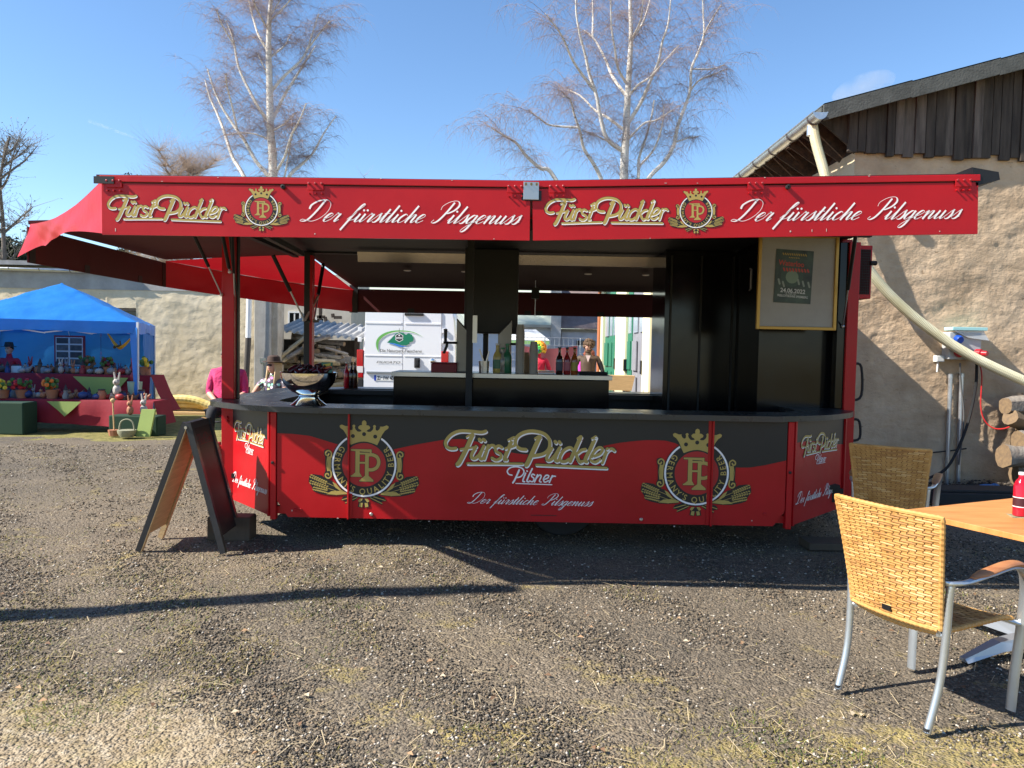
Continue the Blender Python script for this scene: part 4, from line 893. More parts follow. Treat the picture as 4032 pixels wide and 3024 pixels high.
# rubble along the wall foot
rs = np.random.RandomState(77); n = 1500; x = rs.uniform(4.0,7.6,n); y = BY-.05-np.abs(rs.normal(0,.42,n)); sz = .008+.035*rs.rand(n)**3
V = OC[None]*sz[:,None,None]*(.6+.8*rs.rand(n,6,1))*np.array([1.3,1,.6]); V = V + np.stack([x,y,np.maximum(0,.10*(1-np.abs(y-BY)/.8))*rs.rand(n)-.01],-1)[:,None]
F = np.array([[0,1,4],[1,2,4],[2,3,4],[3,0,4],[1,0,5],[2,1,5],[3,2,5],[0,3,5]]); F = (F[None]+6*np.arange(n)[:,None,None]).reshape(-1,3)
tag(np_mesh('rubble', V.reshape(-1,3), F, [M('rubble_dark',(.06,.05,.042),.9),M('rubble_pale',(.2,.16,.12),.9)], np.repeat((rs.rand(n) > .8).astype(int),8)), 'dark rubble and debris along the foot of the clay wall', 'rubble', kind='stuff')
q = G(3890,1925); tag(MB().ball((q.x,q.y,.03),(.13,.05,.03),9,6).ball((q.x+.09,q.y+.01,.035),(.06,.05,.035),8,5).build('plastic_bag', M('blue_bag',(.04,.22,.55),.4), smooth=True, loc=(q.x,q.y,0)), 'crumpled blue plastic bag on the rubble by the clay wall', 'bag')
q = G(3860,1985); mbx = MB().box(q.x-.55,q.x+1.3,q.y-.1,q.y+.35,.0,.13).box(q.x-.5,q.x+1.25,q.y-.05,q.y+.3,.13,.16); tag(mbx.build('black_crate', RUBBER, loc=(q.x,q.y,0), bevel=.01), 'low black plastic tub on the ground behind the wicker chair', 'tub')
# ---- long low building on the left
LY = 18.2; lb_ = empty('low_building', (-12,LY,0), 'long low building with rough beige plaster and a grey concrete band', 'building')
xe = U(1005,1400,LY).x; zb_ = U(500,1142,LY).z; ztp = U(100,1062,LY).z+.05
wx0, wx1 = U(415,1,LY).x, U(532,1,LY).x; wz0, wz1 = 1.7, U(480,1212,LY).z
mb = MB(); 
def relief(x0,x1,z0,z1,y,nx_,nz_,seed,m):
    Xs = np.linspace(x0,x1,nx_); Zs = np.linspace(z0,z1,nz_); a_, b_ = np.meshgrid(Xs,Zs); rl_ = rough_wall(a_,b_,seed,1.0)
    m.sheet([[(float(a_[i,j]),y-float(rl_[i,j])*(1 if 0 < j < nx_-1 and 0 < i < nz_-1 else 0),float(b_[i,j])) for j in range(nx_)] for i in range(nz_)])
relief(-15,wx0,-.2,zb_,LY,110,70,61,mb); relief(wx0,wx1,-.2,wz0,LY,12,20,61,mb); relief(wx0,wx1,wz1,zb_,LY,12,10,61,mb); relief(wx1,xe,-.2,zb_,LY,80,70,61,mb)
mb.build('wall', PLL, lb_, smooth=True)
MB().box(-20,xe,LY-.02,LY+.3,zb_,ztp).build('concrete_band', GREYW, lb_)
wd = MB().box(wx0,wx1,LY+.12,LY+.16,wz0,wz1).build('window', M('dark_glass',(.015,.017,.02),.1), lb_)
MB().box(wx0-.03,wx1+.03,LY+.02,LY+.11,wz1-.07,wz1).box(wx0,wx0+.06,LY+.02,LY+.11,wz0,wz1).build('window_frame', M('brown_frame',(.2,.13,.08),.7), wd)
MB().box(-20.5,xe+.1,LY-.06,LY+4,ztp+.06,ztp+.16).build('roof', M('fibre_roof',(.24,.24,.24),.9,var=.2), lb_)
gt = MB(); P0 = U(-80,1046,LY-.1); P1 = U(520,1068,LY-.1); P1.y = P0.y; r = .07; ga = ring(P0); 
lring = lambda p: [p + Vector((0,r*math.cos(R(180+180*i/8)),r*math.sin(R(180+180*i/8)))) for i in range(9)]
gt.sheet([lring(P0-Vector((3,0,0))),lring(P1)]); gl = gt.build('gutter', ZINC, lb_, smooth=True, solid=.004)
for f in (0,.2,.4,.6,.8): 
    p = P0.lerp(P1,f); MB().tube([p+Vector((.0,(r+.008)*math.cos(R(180+180*i/6)),(r+.008)*math.sin(R(180+180*i/6)))) for i in range(7)],.012,5).build('gutter_bracket', M('dark_zinc',(.16,.15,.15),.5,.8), gl)
px0, px1 = U(1005,1,LY-.25).x, U(1068,1,LY-.25).x
MB().box(px0,px1,LY-.25,LY+.4,-.1,ztp+.1).build('concrete_pillar', GREYW, lb_, bevel=.02)
MB().box(px1,px1+.14,LY-.1,LY+.4,-.1,ztp+.1).build('brick_edge', plaster('rough_edge',(.3,.25,.18),(.5,.44,.36),2), lb_)
d0 = U(982,1100,LY-.4); d1 = U(978,1330,LY-.4); d2 = U(962,1625,LY-.4); d2.z = 0
dp = MB().tube([d0,d1],.062,10).build('downpipe', M('white_paint',(.72,.72,.70),.5), lb_, smooth=True); MB().tube([d1,d2],.066,10).build('downpipe_boot', M('dark_iron',(.07,.06,.05),.7), dp, smooth=True)
for pp in (): MB().ball(pp,(.22,.012,.6),12,10).build('green_stain', M('green_algae',(.20,.26,.18),.9,var=.2,vs_=6), lb_)
s = U(1034,1420,LY-.27); MB().box(s.x-.06,s.x+.06,LY-.29,LY-.25,s.z-.06,s.z+.06).tube([(s.x,LY-.27,s.z-.06),(s.x+.02,LY-.27,.4)],.012,5).build('wall_socket', M('cream_plastic',(.6,.56,.42),.5), lb_)
# ---- building behind the wood store
HY = 24.0; hb = empty('rear_house', (-7,HY,0), 'grey rendered house with small windows behind the wood store', 'house')
hx0, hx1 = U(1040,1,HY).x, U(1395,1,HY).x
MB().box(hx0,hx1,HY,HY+3,-.2,U(1200,1080,HY).z).build('wall', M('house_render',(.46,.42,.35),.9,var=.12,vs_=1.5,bump=.2,bs=10), hb)
for a, b, c, d in ((1142,1180,1232,1290),(1250,1275,1255,1300)):
    p, q = U(a,c,HY), U(b,d,HY); w_ = MB().box(p.x,q.x,HY-.03,HY-.005,q.z,p.z).build('window', M('dark_glass',(.015,.017,.02),.1), hb)
    MB().box(p.x-.05,p.x,HY-.06,HY-.004,q.z-.05,p.z+.05).box(q.x,q.x+.05,HY-.06,HY-.004,q.z-.05,p.z+.05).box(p.x,q.x,HY-.06,HY-.004,p.z,p.z+.05).box(p.x,q.x,HY-.06,HY-.004,q.z-.05,q.z).box((p.x+q.x)/2-.02,(p.x+q.x)/2+.02,HY-.05,HY-.031,q.z,p.z).build('window_frame', M('white_paint',(.72,.72,.70),.5), w_)
# ---- wood store
WY = 19.2; ws = empty('wood_store', (-5,WY,0), 'open wood store with a wavy corrugated sheet roof', 'shed')
r0, r1 = U(1078,1300,WY-.5), U(1425,1335,WY-.5); g_ = []
for i in range(90):
    t = i/89; p = r0.lerp(r1,t); wv = .035*math.sin(t*2*math.pi*12); g_.append([(p.x,WY-.5,p.z+wv),(p.x+.05,WY+1.6,p.z+.35+wv)])
MB().sheet(g_).build('corrugated_roof', M('asbestos_sheet',(.42,.41,.39),.9,var=.15,vs_=5), ws, smooth=True, solid=.012)
for px in (1100,1250,1405): 
    p = U(px,1330,WY+.9); MB().box(p.x-.06,p.x+.06,WY+.9,WY+1.02,-.1,p.z).build('post', OLDW, ws)
p, q = U(1085,1,WY+1.2).x, U(1420,1,WY+1.2).x; MB().box(p,q,WY+1.2,WY+1.26,-.1,1.75).build('back_board', OLDW, ws)
for a, b in (((1262,1205),(1262,1310)),((1248,1248),(1280,1248)),((1280,1248),(1290,1300)),((1310,1235),(1312,1250)),((1315,1250),(1345,1250))): MB().bar(U(*a,23.7),U(*b,23.7),.09,.09,(0,1,0)).build('timber_brace', OLDW, ws)
rnd = random.Random(12); BK2 = M('grey_bark',(.20,.17,.13),.9,c2=(.36,.31,.24),var=.2,vs_=12,bump=.5,bs=30); BK3 = M('pale_log',(.50,.42,.28),.85,c2=(.36,.28,.17),var=.15,vs_=10)
for i in range(95):
    px = rnd.uniform(1110,1400); top = 1500-(170 if px > 1170 else 170*(px-1060)/110)*min(1,(1430-px)/120); py = rnd.uniform(min(top,1470),1600)
    c = U(px,py,WY+rnd.uniform(-.5,.5)); c.z = max(c.z,.08); a = rnd.choice((rnd.uniform(-.5,.5),rnd.uniform(1.2,1.9))); L = rnd.uniform(.2,.55); r_ = rnd.uniform(.035,.09)
    dv = Vector((math.cos(a)*L,math.sin(a)*L*.8,rnd.uniform(-.15,.15)*L)); bm = rnd.choice((BK2,BK2,BK3,BARK)); thick = 'thick' if r_ > .065 else 'thin'; log(c-dv,c+dv,r_,'%s %s firewood log heaped under the corrugated roof'%(thick,{BK2:'grey barked',BK3:'pale barkless',BARK:'white birch'}[bm]),'firewood logs','firewood_log',[bm,WOODC],7,rnd)
for a, b, r_, lab in (((1095,1415),(1205,1325),.055,'long pale barkless branch leaning over the firewood heap'),((1130,1410),(1240,1345),.06,'long white birch pole leaning over the firewood heap'),((1100,1430),(1180,1380),.05,'crooked pale branch at the edge of the firewood heap'),((1235,1418),(1320,1422),.045,'pale horizontal branch lying on the firewood heap'),((1280,1370),(1370,1395),.035,'thin bent branch on top of the firewood heap'),((1210,1345),(1300,1325),.06,'birch log lying on the top of the firewood heap')):
    log(U(*a,WY-.75),U(*b,WY-.6),r_,lab,None,'branch',[BK3 if 'pale' in lab else BARK,WOODC],9,rnd)
# ---- far shed and wall seen through the bar
FY = 34.0; fs = empty('far_shed', (2,FY,0), 'far white shed with a pale green roof band behind the fence', 'shed')
a, b = U(1440,1,FY).x, U(2195,1,FY).x; z1 = U(2100,1290,FY).z
MB().box(a,b,FY,FY+4,-.2,z1).build('wall', M('pale_blue_wall',(.52,.58,.68),.8,var=.06,vs_=.6), fs); MB().box(a-.3,b,FY-.5,FY+4,z1+.0,z1+.12).build('eave', M('grey_eave',(.30,.29,.25),.8), fs)
MB().prism([(a-.3,FY-.4,z1+.12),(b,FY-.4,z1+.12),(b,FY+3,z1+2.4),(a-.3,FY+3,z1+2.4)],(0,.05,.1)).build('roof', M('pale_green_roof',(.42,.46,.38),.8,var=.08,vs_=.8), fs)
MB().box(b,b+.45,FY-.3,FY+4,-.2,z1+2.2).build('concrete_pier', M('pier',(.42,.41,.40),.9,var=.2,vs_=3), fs)
fs2 = empty('far_barn', (5,FY,0), 'far barn with weathered brown boards over a whitewashed wall', 'barn')
a, b = U(2240,1,FY+.2).x, U(2480,1,FY+.2).x
MB().box(a,b,FY+.2,FY+4,-.2,z1-.15).build('whitewashed_wall', M('whitewash',(.55,.57,.63),.85,c2=(.42,.43,.48),var=.05,vs_=2,stretch=(1,1,.2)), fs2)
MB().box(a,b,FY+.1,FY+4,z1-.15,z1-.02).build('eave', M('grey_eave',(.30,.29,.25),.8), fs2)
MB().prism([(a-.1,FY-.2,z1-.02),(b,FY-.2,z1-.02),(b,FY+3,z1+2.6),(a-.1,FY+3,z1+2.6)],(0,.05,.1)).build('roof', M('old_tiles',(.20,.15,.14),.9,var=.2,vs_=4,bump=.3,bs=6), fs2)
p, q = U(2272,1340,FY), U(2345,1362,FY); MB().box(p.x,q.x,FY+.12,FY+.19,q.z,p.z).build('window', M('dark_glass',(.015,.017,.02),.1), fs2)
# ---- garage with green doors (facade faces left, seen at a slant)
GX = 2.86; gr = empty('garage', (GX,20,0), 'cream garage with tall green and grey folding doors', 'garage')
CRM = M('cream_paint',(.78,.70,.46),.8,var=.05,vs_=2); GRN = M('green_door_paint',(.02,.16,.09),.5,var=.1,vs_=2); GRD = M('grey_door_paint',(.22,.22,.24),.6,var=.12,vs_=3)
def yat(px): d = ray(px,1380); return GX*d.y/d.x
GZ = 3.6; yy = {k: yat(k) for k in (2553,2530,2470,2455,2418,2365,2335)}
def seg(pa, pb, m, nm, dx_=0, z0=-.1, z1=GZ, par=gr): return MB().box(GX+dx_,GX+.25,yat(pa),yat(pb),z0,z1).build(nm, m, par)
seg(2556,2528,CRM,'wall_pier'); dg_ = seg(2528,2478,GRD,'door_leaf',.08); d2_ = seg(2478,2461,GRN,'door_leaf',.06); seg(2461,2422,CRM,'wall_pier'); d3_ = seg(2422,2390,GRN,'door_leaf',.06); d4_ = seg(2390,2371,GRN,'door_leaf',.09); seg(2371,2353,CRM,'wall_pier')
for d_, pa, pb in ((dg_,2524,2506),(dg_,2500,2482),(d2_,2476,2463),(d3_,2419,2406),(d3_,2403,2392),(d4_,2388,2374)):
    y0, y1 = sorted((yat(pa),yat(pb))); MB().box(GX+.05,GX+.07,y0+.04,y1-.04,2.05,2.75).build('pane', M('door_glass',(.35,.40,.45),.1), d_)
    MB().box(GX+.03,GX+.058,y0+.03,y1-.03,.25,1.0).build('door_panel', d_.data.materials[0], d_); MB().box(GX+.03,GX+.058,y0+.03,y1-.03,1.15,1.85).build('door_panel', d_.data.materials[0], d_)
for px in (2528,2422,2461): MB().box(GX-.03,GX+.05,yat(px)-.06,yat(px)+.06,1.1,1.4).box(GX-.03,GX+.05,yat(px)-.06,yat(px)+.06,.3,.6).build('hinge', BLKM, gr)
MB().box(GX-.2,GX+6,min(yy.values())-.2,yat(2353)+.2,GZ,GZ+.2).build('roof_edge', ROOFB, gr); MB().box(GX+.3,GX+6,yat(2556)-.0,yat(2353),-.1,GZ).build('body_wall', CRM, gr)
MB().tube([(GX-.05,yat(2362),0),(GX-.05,yat(2362),GZ)],.05,8).build('downpipe', M('orange_pipe',(.4,.14,.06),.6), gr)
# ------------------------------------------------------------ trees
BIRCH = M('birch_bark',(.62,.57,.50),.8,c2=(.10,.085,.075),var=.0,vs_=5,stretch=(1.2,1.2,3.2),bump=.2,bs=8)
r_ = [n for n in BIRCH.node_tree.nodes if n.type == 'VALTORGB'][0].color_ramp; r_.elements[0].position = .56; r_.elements[1].position = .70; r_.elements[0].color = (.74,.69,.62,1)
TWIG = M('birch_twig',(.30,.225,.215),.8); TWIG2 = M('brown_twig',(.42,.31,.23),.8); DBARK = M('dark_bark',(.14,.115,.095),.9,var=.2,vs_=6)
def ribbon_mesh(name, P, W, mats, parent):
    # P: list of polylines (k x 3 arrays), three-sided tubes
    V = []; F = []; o = 0
    for pts, w in zip(P, W):
        k = len(pts); d = np.gradient(pts, axis=0); d /= (np.linalg.norm(d,axis=1,keepdims=True)+1e-9)
        a = np.cross(d, np.array([.3,.9,.2])); a /= (np.linalg.norm(a,axis=1,keepdims=True)+1e-9); b = np.cross(d,a)
        wt = w*np.linspace(1,.35,k)[:,None]
        for q in range(3):
            th = 2*math.pi*q/3; V.append(pts + (a*math.cos(th)+b*math.sin(th))*wt)
        i = np.arange(k-1)
        for q in range(3):
            q2 = (q+1)%3; F.append(np.stack([o+q*k+i,o+q2*k+i,o+q2*k+i+1,o+q*k+i+1],-1))
        o += 3*k
    off = np.array(root_loc(parent)); ob = np_mesh(name, np.concatenate(V)-off, np.concatenate(F), mats); ob.parent = parent; return ob
def birch(name, label, base, Y, trunk, limbs, conv, seed, tr0, twigs, droop, span, rough=1.0):
    rs = np.random.RandomState(seed); rnd = random.Random(seed)
    root = empty(name, (base[0],Y,0), label, 'tree')
    tp = [U(*conv(p),Y) for p in trunk]; tp = [Vector((tp[0].x+.05,Y,-.2))]+tp
    TP = cr(tp,6); k = len(TP); mb = MB(); mb.tube(TP,[tr0*(1-.85*i/k)+.012 for i in range(k)],10)
    lines = [(TP, tr0*.5)]
    for L in limbs:
        dep = rnd.uniform(-1,1)*1.6; n_ = len(L); P = []
        for i, p in enumerate(L):
            f = i/(n_-1); P.append(U(*conv(p),Y+dep*f))
        best = None
        for Q0, _ in lines:
            for q0 in Q0:
                dd = math.hypot(q0.x-P[0].x*q0.y/Y, (q0.z-CAMZ)-(P[0].z-CAMZ)*q0.y/Y)
                if best is None or dd < best[0]: best = (dd, q0)
        low = conv(L[0])[1] > 670
        if low:
            q0 = P[0]; P = [Vector((TP[0].x+(q0.x-TP[0].x)*.25,Y,q0.z-1.3*abs(q0.x-TP[0].x)-.4))]+P
        elif best[0] < .95:
            dy = best[1].y-Y; P = [U(*conv(p),Y+dy+dep*i/(n_-1)) for i, p in enumerate(L)]; P[0] = best[1].copy()
        Q = cr(P,5); ln = sum((Q[i+1]-Q[i]).length for i in range(len(Q)-1)); r0 = min(tr0*.5,.013*ln+.010)
        mb.tube(Q,[r0*(1-.8*i/len(Q))+.006 for i in range(len(Q))],7); lines.append((Q,r0))
    mb.build('trunk', BIRCH, root, smooth=True)
    # secondary branches
    sub = []; W = []; starts = []
    for li, (Q, r0) in enumerate(lines):
        ln = sum((Q[i+1]-Q[i]).length for i in range(len(Q)-1)); m_ = int(ln*(5.0 if li else 5.5)*rough)
        for _ in range(m_):
            i = rnd.randint(int(len(Q)*.12), len(Q)-2); p = Q[i]; t = (Q[i+1]-Q[i]).normalized()
            a = rnd.uniform(0,6.28); out = Vector((math.cos(a),math.sin(a)*.8,0)); d = (t*.55+out*.75+Vector((0,0,.35))).normalized()
            L = rnd.uniform(.6,2.3)*span; pts = [np.array(p)]; q = Vector(p)
            for s in range(7):
                d = (d + Vector((rnd.uniform(-.14,.14),rnd.uniform(-.14,.14),rnd.uniform(-.14,.10)-.07*s*droop))).normalized(); q = q + d*L/7; pts.append(np.array(q))
            sub.append(np.array(pts)); W.append(.0065*rough**.5); starts.append((sub[-1],L))
        tipq = Q[-1]; 
    ribbon_mesh('branches', sub, W, [TWIG], root)['kind'] = 'stuff'
    tw = []; W = []
    for _ in range(twigs):
        if rnd.random() < .8: pts, L = rnd.choice(starts); j = rnd.randint(2,6); p = pts[j]
        else: Q, r0 = rnd.choice(lines[1:]); p = np.array(Q[rnd.randint(len(Q)//2,len(Q)-1)])
        a = rnd.uniform(0,6.28); d = np.array([math.cos(a)*.8,math.sin(a)*.8,rnd.uniform(-.2,.6)]); L = rnd.uniform(.35,1.15)*span; q = p.copy(); P = [q.copy()]
        for s in range(5):
            d = d + np.array([rnd.uniform(-.25,.25),rnd.uniform(-.25,.25),-.42*droop]); d /= np.linalg.norm(d); q = q + d*L/5; P.append(q.copy())
        tw.append(np.array(P)); W.append(rnd.uniform(.0020,.0038))
    o = ribbon_mesh('crown', tw, W, [TWIG], root); o['kind'] = 'stuff'; return root
c4 = lambda p: (600+p[0]/2.212, p[1]/2.212)
Lt = [[(1020,1110),(940,960),(830,760),(750,580),(715,400),(690,300),(640,180)],[(1005,670),(950,540),(915,460)],[(1000,450),(930,320),(880,170),(850,50),(830,-60)],[(1060,1060),(1150,830),(1250,670),(1350,510),(1420,400)],[(1040,790),(1150,660),(1280,540),(1350,430),(1400,270),(1450,120)],[(1035,530),(1150,400),(1200,300)],[(1080,1500),(1150,1370),(1210,1180),(1280,1050),(1340,900)],[(1150,1540),(1190,1330),(1220,1150)],[(1190,1540),(1300,1430),(1400,1330),(1500,1150),(1600,1010)],[(1010,1540),(900,1400),(800,1220),(700,1080),(600,920),(530,760),(480,600)],[(800,1540),(700,1370),(620,1130),(560,980),(500,850),(460,700)],[(760,1130),(700,950),(650,750),(640,640)],[(1000,1240),(900,1170),(780,1160),(650,1170)],[(1060,1160),(1150,1080),(1250,980)],[(1045,150),(1110,0),(1150,-120)],[(1045,210),(1200,0),(1260,-120)],[(1010,250),(900,60),(860,-100)],[(720,400),(600,200),(560,80)],[(1350,430),(1480,260),(1550,180)]]
birch('birch_tree','tall bare birch with a single straight trunk behind the trailer',(U(1074,700,30).x,30),30,[(1050,1540),(1030,1150),(1020,750),(1012,400),(1020,150),(1040,-100),(1045,-450)],Lt,c4,5,.17,15000,.62,.9)
c5 = lambda p: (1800+p[0]/1.8433, p[1]/1.8433)
Rt = [[(1190,1130),(1090,1010),(1040,850),(1010,690),(960,540),(930,400),(890,250),(865,100),(860,-50)],[(1215,700),(1130,560),(1080,440),(1000,290),(920,220)],[(1220,640),(1170,500),(1145,350),(1120,200),(1115,0)],[(990,280),(985,100),(980,-50)],[(1250,690),(1310,620),(1400,560),(1500,450),(1610,330)],[(1250,900),(1330,750),(1400,590),(1460,450),(1490,300),(1530,180),(1550,0)],[(1290,310),(1340,180),(1390,40),(1400,-60)],[(1260,1020),(1350,900),(1450,870),(1560,800)],[(1310,1310),(1320,1150),(1370,1000),(1410,850),(1430,730)],[(1380,1310),(1500,1180),(1570,1060),(1600,920),(1650,780),(1690,660),(1700,500),(1750,380),(1790,250),(1785,80),(1780,-40)],[(1700,660),(1760,580),(1860,540),(1960,500)],[(1715,500),(1850,500),(1940,470)],[(1790,250),(1850,140),(1920,30)],[(1590,1050),(1680,1000),(1750,990)],[(1050,1310),(990,1190),(920,1080),(890,950),(850,830),(820,720),(770,700)],[(1110,1040),(1000,980),(920,950)],[(980,660),(900,530),(830,420),(780,300),(720,200),(640,100)],[(720,1310),(600,1220),(500,1130),(430,1040),(350,990),(250,930)],[(760,970),(680,910),(600,860),(520,800)],[(1200,960),(1100,860),(1000,800),(900,700),(800,650)],[(1340,1200),(1430,1080),(1490,900),(1500,760)],[(1250,300),(1330,150),(1350,0)]]
birch('birch_tree','wide bare birch with several forking white stems behind the trailer roof',(U(2460,700,26).x,26),26,[(1210,1310),(1225,1000),(1235,750),(1250,500),(1262,250),(1255,0),(1260,-250)],Rt,c5,8,.15,11000,.85,1.0)
# generic bare tree
def bare_tree(name, label, base, h, spread, seed, twigs, m_tr, m_tw, r0=.14, up=.6, tw_w=.006, leaf=None):
    rnd = random.Random(seed); root = empty(name, base, label, 'tree'); b = Vector(base); mb = MB()
    P = [b+Vector((0,0,-.2))]+[b+Vector((rnd.uniform(-.1,.1)*i*.3,rnd.uniform(-.1,.1)*i*.3,h*i/6)) for i in range(1,7)]; Q = cr(P,4); mb.tube(Q,[r0*(1-.85*i/len(Q))+.01 for i in range(len(Q))],8)
    L1 = []
    for i in range(26):
        j = rnd.randint(int(len(Q)*.15),len(Q)-2); a = rnd.uniform(0,6.28); d = Vector((math.cos(a),math.sin(a),up)).normalized(); L = spread*rnd.uniform(.5,1.1)*(1.1-.6*j/len(Q)); pts = [Q[j]]; q = Q[j]
        for s in range(5): d = (d+Vector((rnd.uniform(-.25,.25),rnd.uniform(-.25,.25),.12))).normalized(); q = q+d*L/5; pts.append(q)
        mb.tube(pts,[r0*.35*(1-.8*s/5)+.006 for s in range(6)],5); L1.append(pts)
    mb.build('trunk', m_tr, root, smooth=True); tw = []; W = []; lf = []
    for _ in range(twigs):
        pts = rnd.choice(L1); p = pts[rnd.randint(1,5)]; a = rnd.uniform(0,6.28); d = Vector((math.cos(a),math.sin(a),rnd.uniform(0,1.2))).normalized(); L = spread*rnd.uniform(.12,.42); q = Vector(p); A = [np.array(q)]
        for s in range(4): d = (d+Vector((rnd.uniform(-.35,.35),rnd.uniform(-.35,.35),rnd.uniform(-.1,.25)))).normalized(); q = q+d*L/4; A.append(np.array(q)); lf.append(np.array(q))
        tw.append(np.array(A)); W.append(tw_w*rnd.uniform(.6,1.2))
    ribbon_mesh('crown', tw, W, [m_tw], root)
    if leaf:
        rs = np.random.RandomState(seed); C = np.array(lf); C = C[rs.rand(len(C)) < .8]; n = len(C); C = C + rs.normal(0,.03,(n,3)); a = rs.normal(0,1,(n,4,3))*leaf[1]
        ob = np_mesh('buds', (C[:,None]+a).reshape(-1,3)-np.array(root_loc(root)), np.arange(4*n).reshape(-1,4), [leaf[0]]); ob.parent = root
    return root
p = U(20,900,23); bare_tree('budding_tree','slim budding tree behind the low building roof',(p.x,23,0),7.6,2.1,3,900,DBARK,M('grey_twig',(.24,.215,.19),.8),.10,.9,.008,(M('bud',(.20,.18,.13),.8),.016))
for px, Y, h, sp, sd, tw, lab in ((760,42,11.0,4.8,31,11000,'dense brown twiggy bare tree left of the tall birch'),(655,46,10.8,4.2,32,7000,'pale brown bare tree beside the dense twiggy one'),(2320,44,9.8,3.6,33,3500,'low bare twiggy tree under the wide birch'),(1480,52,12.2,2.5,34,700,'faint far bare tree peeping over the trailer roof')):
    q = U(px,700,Y); bare_tree('bare_tree',lab,(q.x,Y,0),h,sp,sd,tw,DBARK,TWIG2,.12,.45,.0055)
NEED = M('pine_needles',(.030,.045,.020),.8,var=.3,vs_=2); NEED2 = M('pine_needles_light',(.055,.065,.030),.8)
def conifer(label, px, Y, h, w, seed):
    rs = np.random.RandomState(seed); q = U(px,900,Y); root = empty('pine_tree',(q.x,Y,0),label,'tree'); n = 3600
    MB().tube([(q.x,Y,-.2),(q.x,Y,h*.95)],[.2,.04],7).build('trunk', DBARK, root)
    k = 46; cz = h*(.18+.8*rs.rand(k)**.9); cr_r = w*(1.05-cz/h*.75)*rs.rand(k)**.5; ca = rs.rand(k)*6.28; C = np.stack([q.x+cr_r*np.cos(ca),Y+cr_r*np.sin(ca),cz],-1)
    i = rs.randint(0,k,n); ctr = C[i]+rs.normal(0,.26,(n,3))*np.array([1.2,1.2,.7]); a = rs.normal(0,1,(n,4,3))*.075
    ob = np_mesh('crown',(ctr[:,None]+a).reshape(-1,3)-np.array(root_loc(root)),np.arange(4*n).reshape(-1,4),[NEED,NEED2],(rs.rand(n) > .7).astype(int)); ob.parent = root
for a in (('dark pine behind the low building, left of the awning tip',40,27,4.9,1.5,1),('dark pine close beside the budding tree',125,29,5.1,1.7,2),('broad dark pine at the end of the low roof',-40,27,5.3,1.8,3),('small pine top showing over the awning edge',545,60,14.6,2.0,4),('second pine top just over the awning edge',500,62,14.2,1.8,5),('tall dark pine far behind the low building',200,34,6.0,2.0,6)): conifer(*a)
# utility pole standing outside the picture; its shadow crosses the yard
s1 = G(20,2405); s2 = G(1985,2304); ph = 6.6; top = s2 + SUN*(ph/SUN.z); base = s2 + (s1-s2)*((s2.x-top.x)/(s2.x-s1.x)); base.z = 0
tag(MB().tube([base-Vector((0,0,.3)),base,top],[.122,.12,.105],14).build('utility_pole', M('pole_wood',(.16,.12,.09),.85,var=.2,vs_=4,stretch=(4,4,.4)), smooth=True, loc=base), 'plain round wooden utility pole standing left of the yard', 'pole')
# wisp of cloud and a vapour trail
def vol(name, dens, albedo=(.98,.98,1)):
    m = bpy.data.materials.new(name); m.use_nodes = True; n = m.node_tree.nodes; l = m.node_tree.links; n.remove(n['Principled BSDF'])
    v = n.new('ShaderNodeVolumePrincipled'); v.inputs['Color'].default_value = albedo+(1,); v.inputs['Anisotropy'].default_value = .3
    t = n.new('ShaderNodeTexCoord'); nz = n.new('ShaderNodeTexNoise'); nz.inputs['Scale'].default_value = .012 if 'cloud' in name else .05; nz.inputs['Detail'].default_value = 4; l.new(t.outputs['Object'],nz.inputs['Vector'])
    r = n.new('ShaderNodeMapRange'); r.inputs['From Min'].default_value = .42; r.inputs['From Max'].default_value = .75; r.inputs['To Max'].default_value = dens; l.new(nz.outputs[0],r.inputs[0]); l.new(r.outputs[0],v.inputs['Density']); l.new(v.outputs[0],n['Material Output'].inputs['Volume']); return m
c = U(3400,345,1500); rot = Matrix.Rotation(R(-20),3,'Y')
o = MB().ball(c,(62,40,26),24,14,rot=rot).build('cloud', vol('cloud_vapour',.016), loc=c); struct(o)
a, b = U(350,476,1800), U(580,562,1800); struct(MB().tube([a,a.lerp(b,.5),b],[4.5,4,1.5],10).build('vapour_trail', vol('trail_vapour',.03), loc=a))
# ------------------------------------------------------------ van
VY = 16.3; vx0, vx1 = U(1428,1400,VY).x, U(1797,1400,VY).x; vc = (vx0+vx1)/2; hw = (vx1-vx0)/2
van = empty('delivery_van', (vc,VY,0), 'white delivery van with a green hill logo on its closed rear doors', 'van')
VW = M('van_white',(.80,.80,.82),.25,coat=.5)
def vsec(y, s): # cross section of the body
    prof = [(1.0,.42),(1.0,.9),(1.0,1.4),(.985,1.8),(.95,2.2),(.90,2.42),(.80,2.50),(0,2.53)]
    L = [(vc-hw*s*a,y,z) for a, z in prof]; return L[:-1]+[(vc,y,2.53)]+[(vc+hw*s*a,y,z) for a, z in reversed(prof[:-1])]
mb = MB(); secs = [vsec(VY,.975),vsec(VY+.06,1.0),vsec(VY+2,1.0),vsec(VY+3.6,1.0)]
s4 = [(x,VY+4.3,min(z,1.9)) for x,_,z in vsec(VY+4.2,.98)]; s5 = [(x,VY+5.3,min(z,1.15)) for x,_,z in vsec(VY+5.2,.93)]
mb.sheet(secs+[s4,s5]); mb.add(secs[0],[tuple(range(len(secs[0])))]); mb.add(s5,[tuple(reversed(range(len(s5))))]); mb.build('body', VW, van, smooth=True)
sv = VY/3024
def vat(px,py): return U(px,py,VY)
SEAM = M('seam_dark',(.06,.06,.065),.6)
x_s = vat(1605,1).x
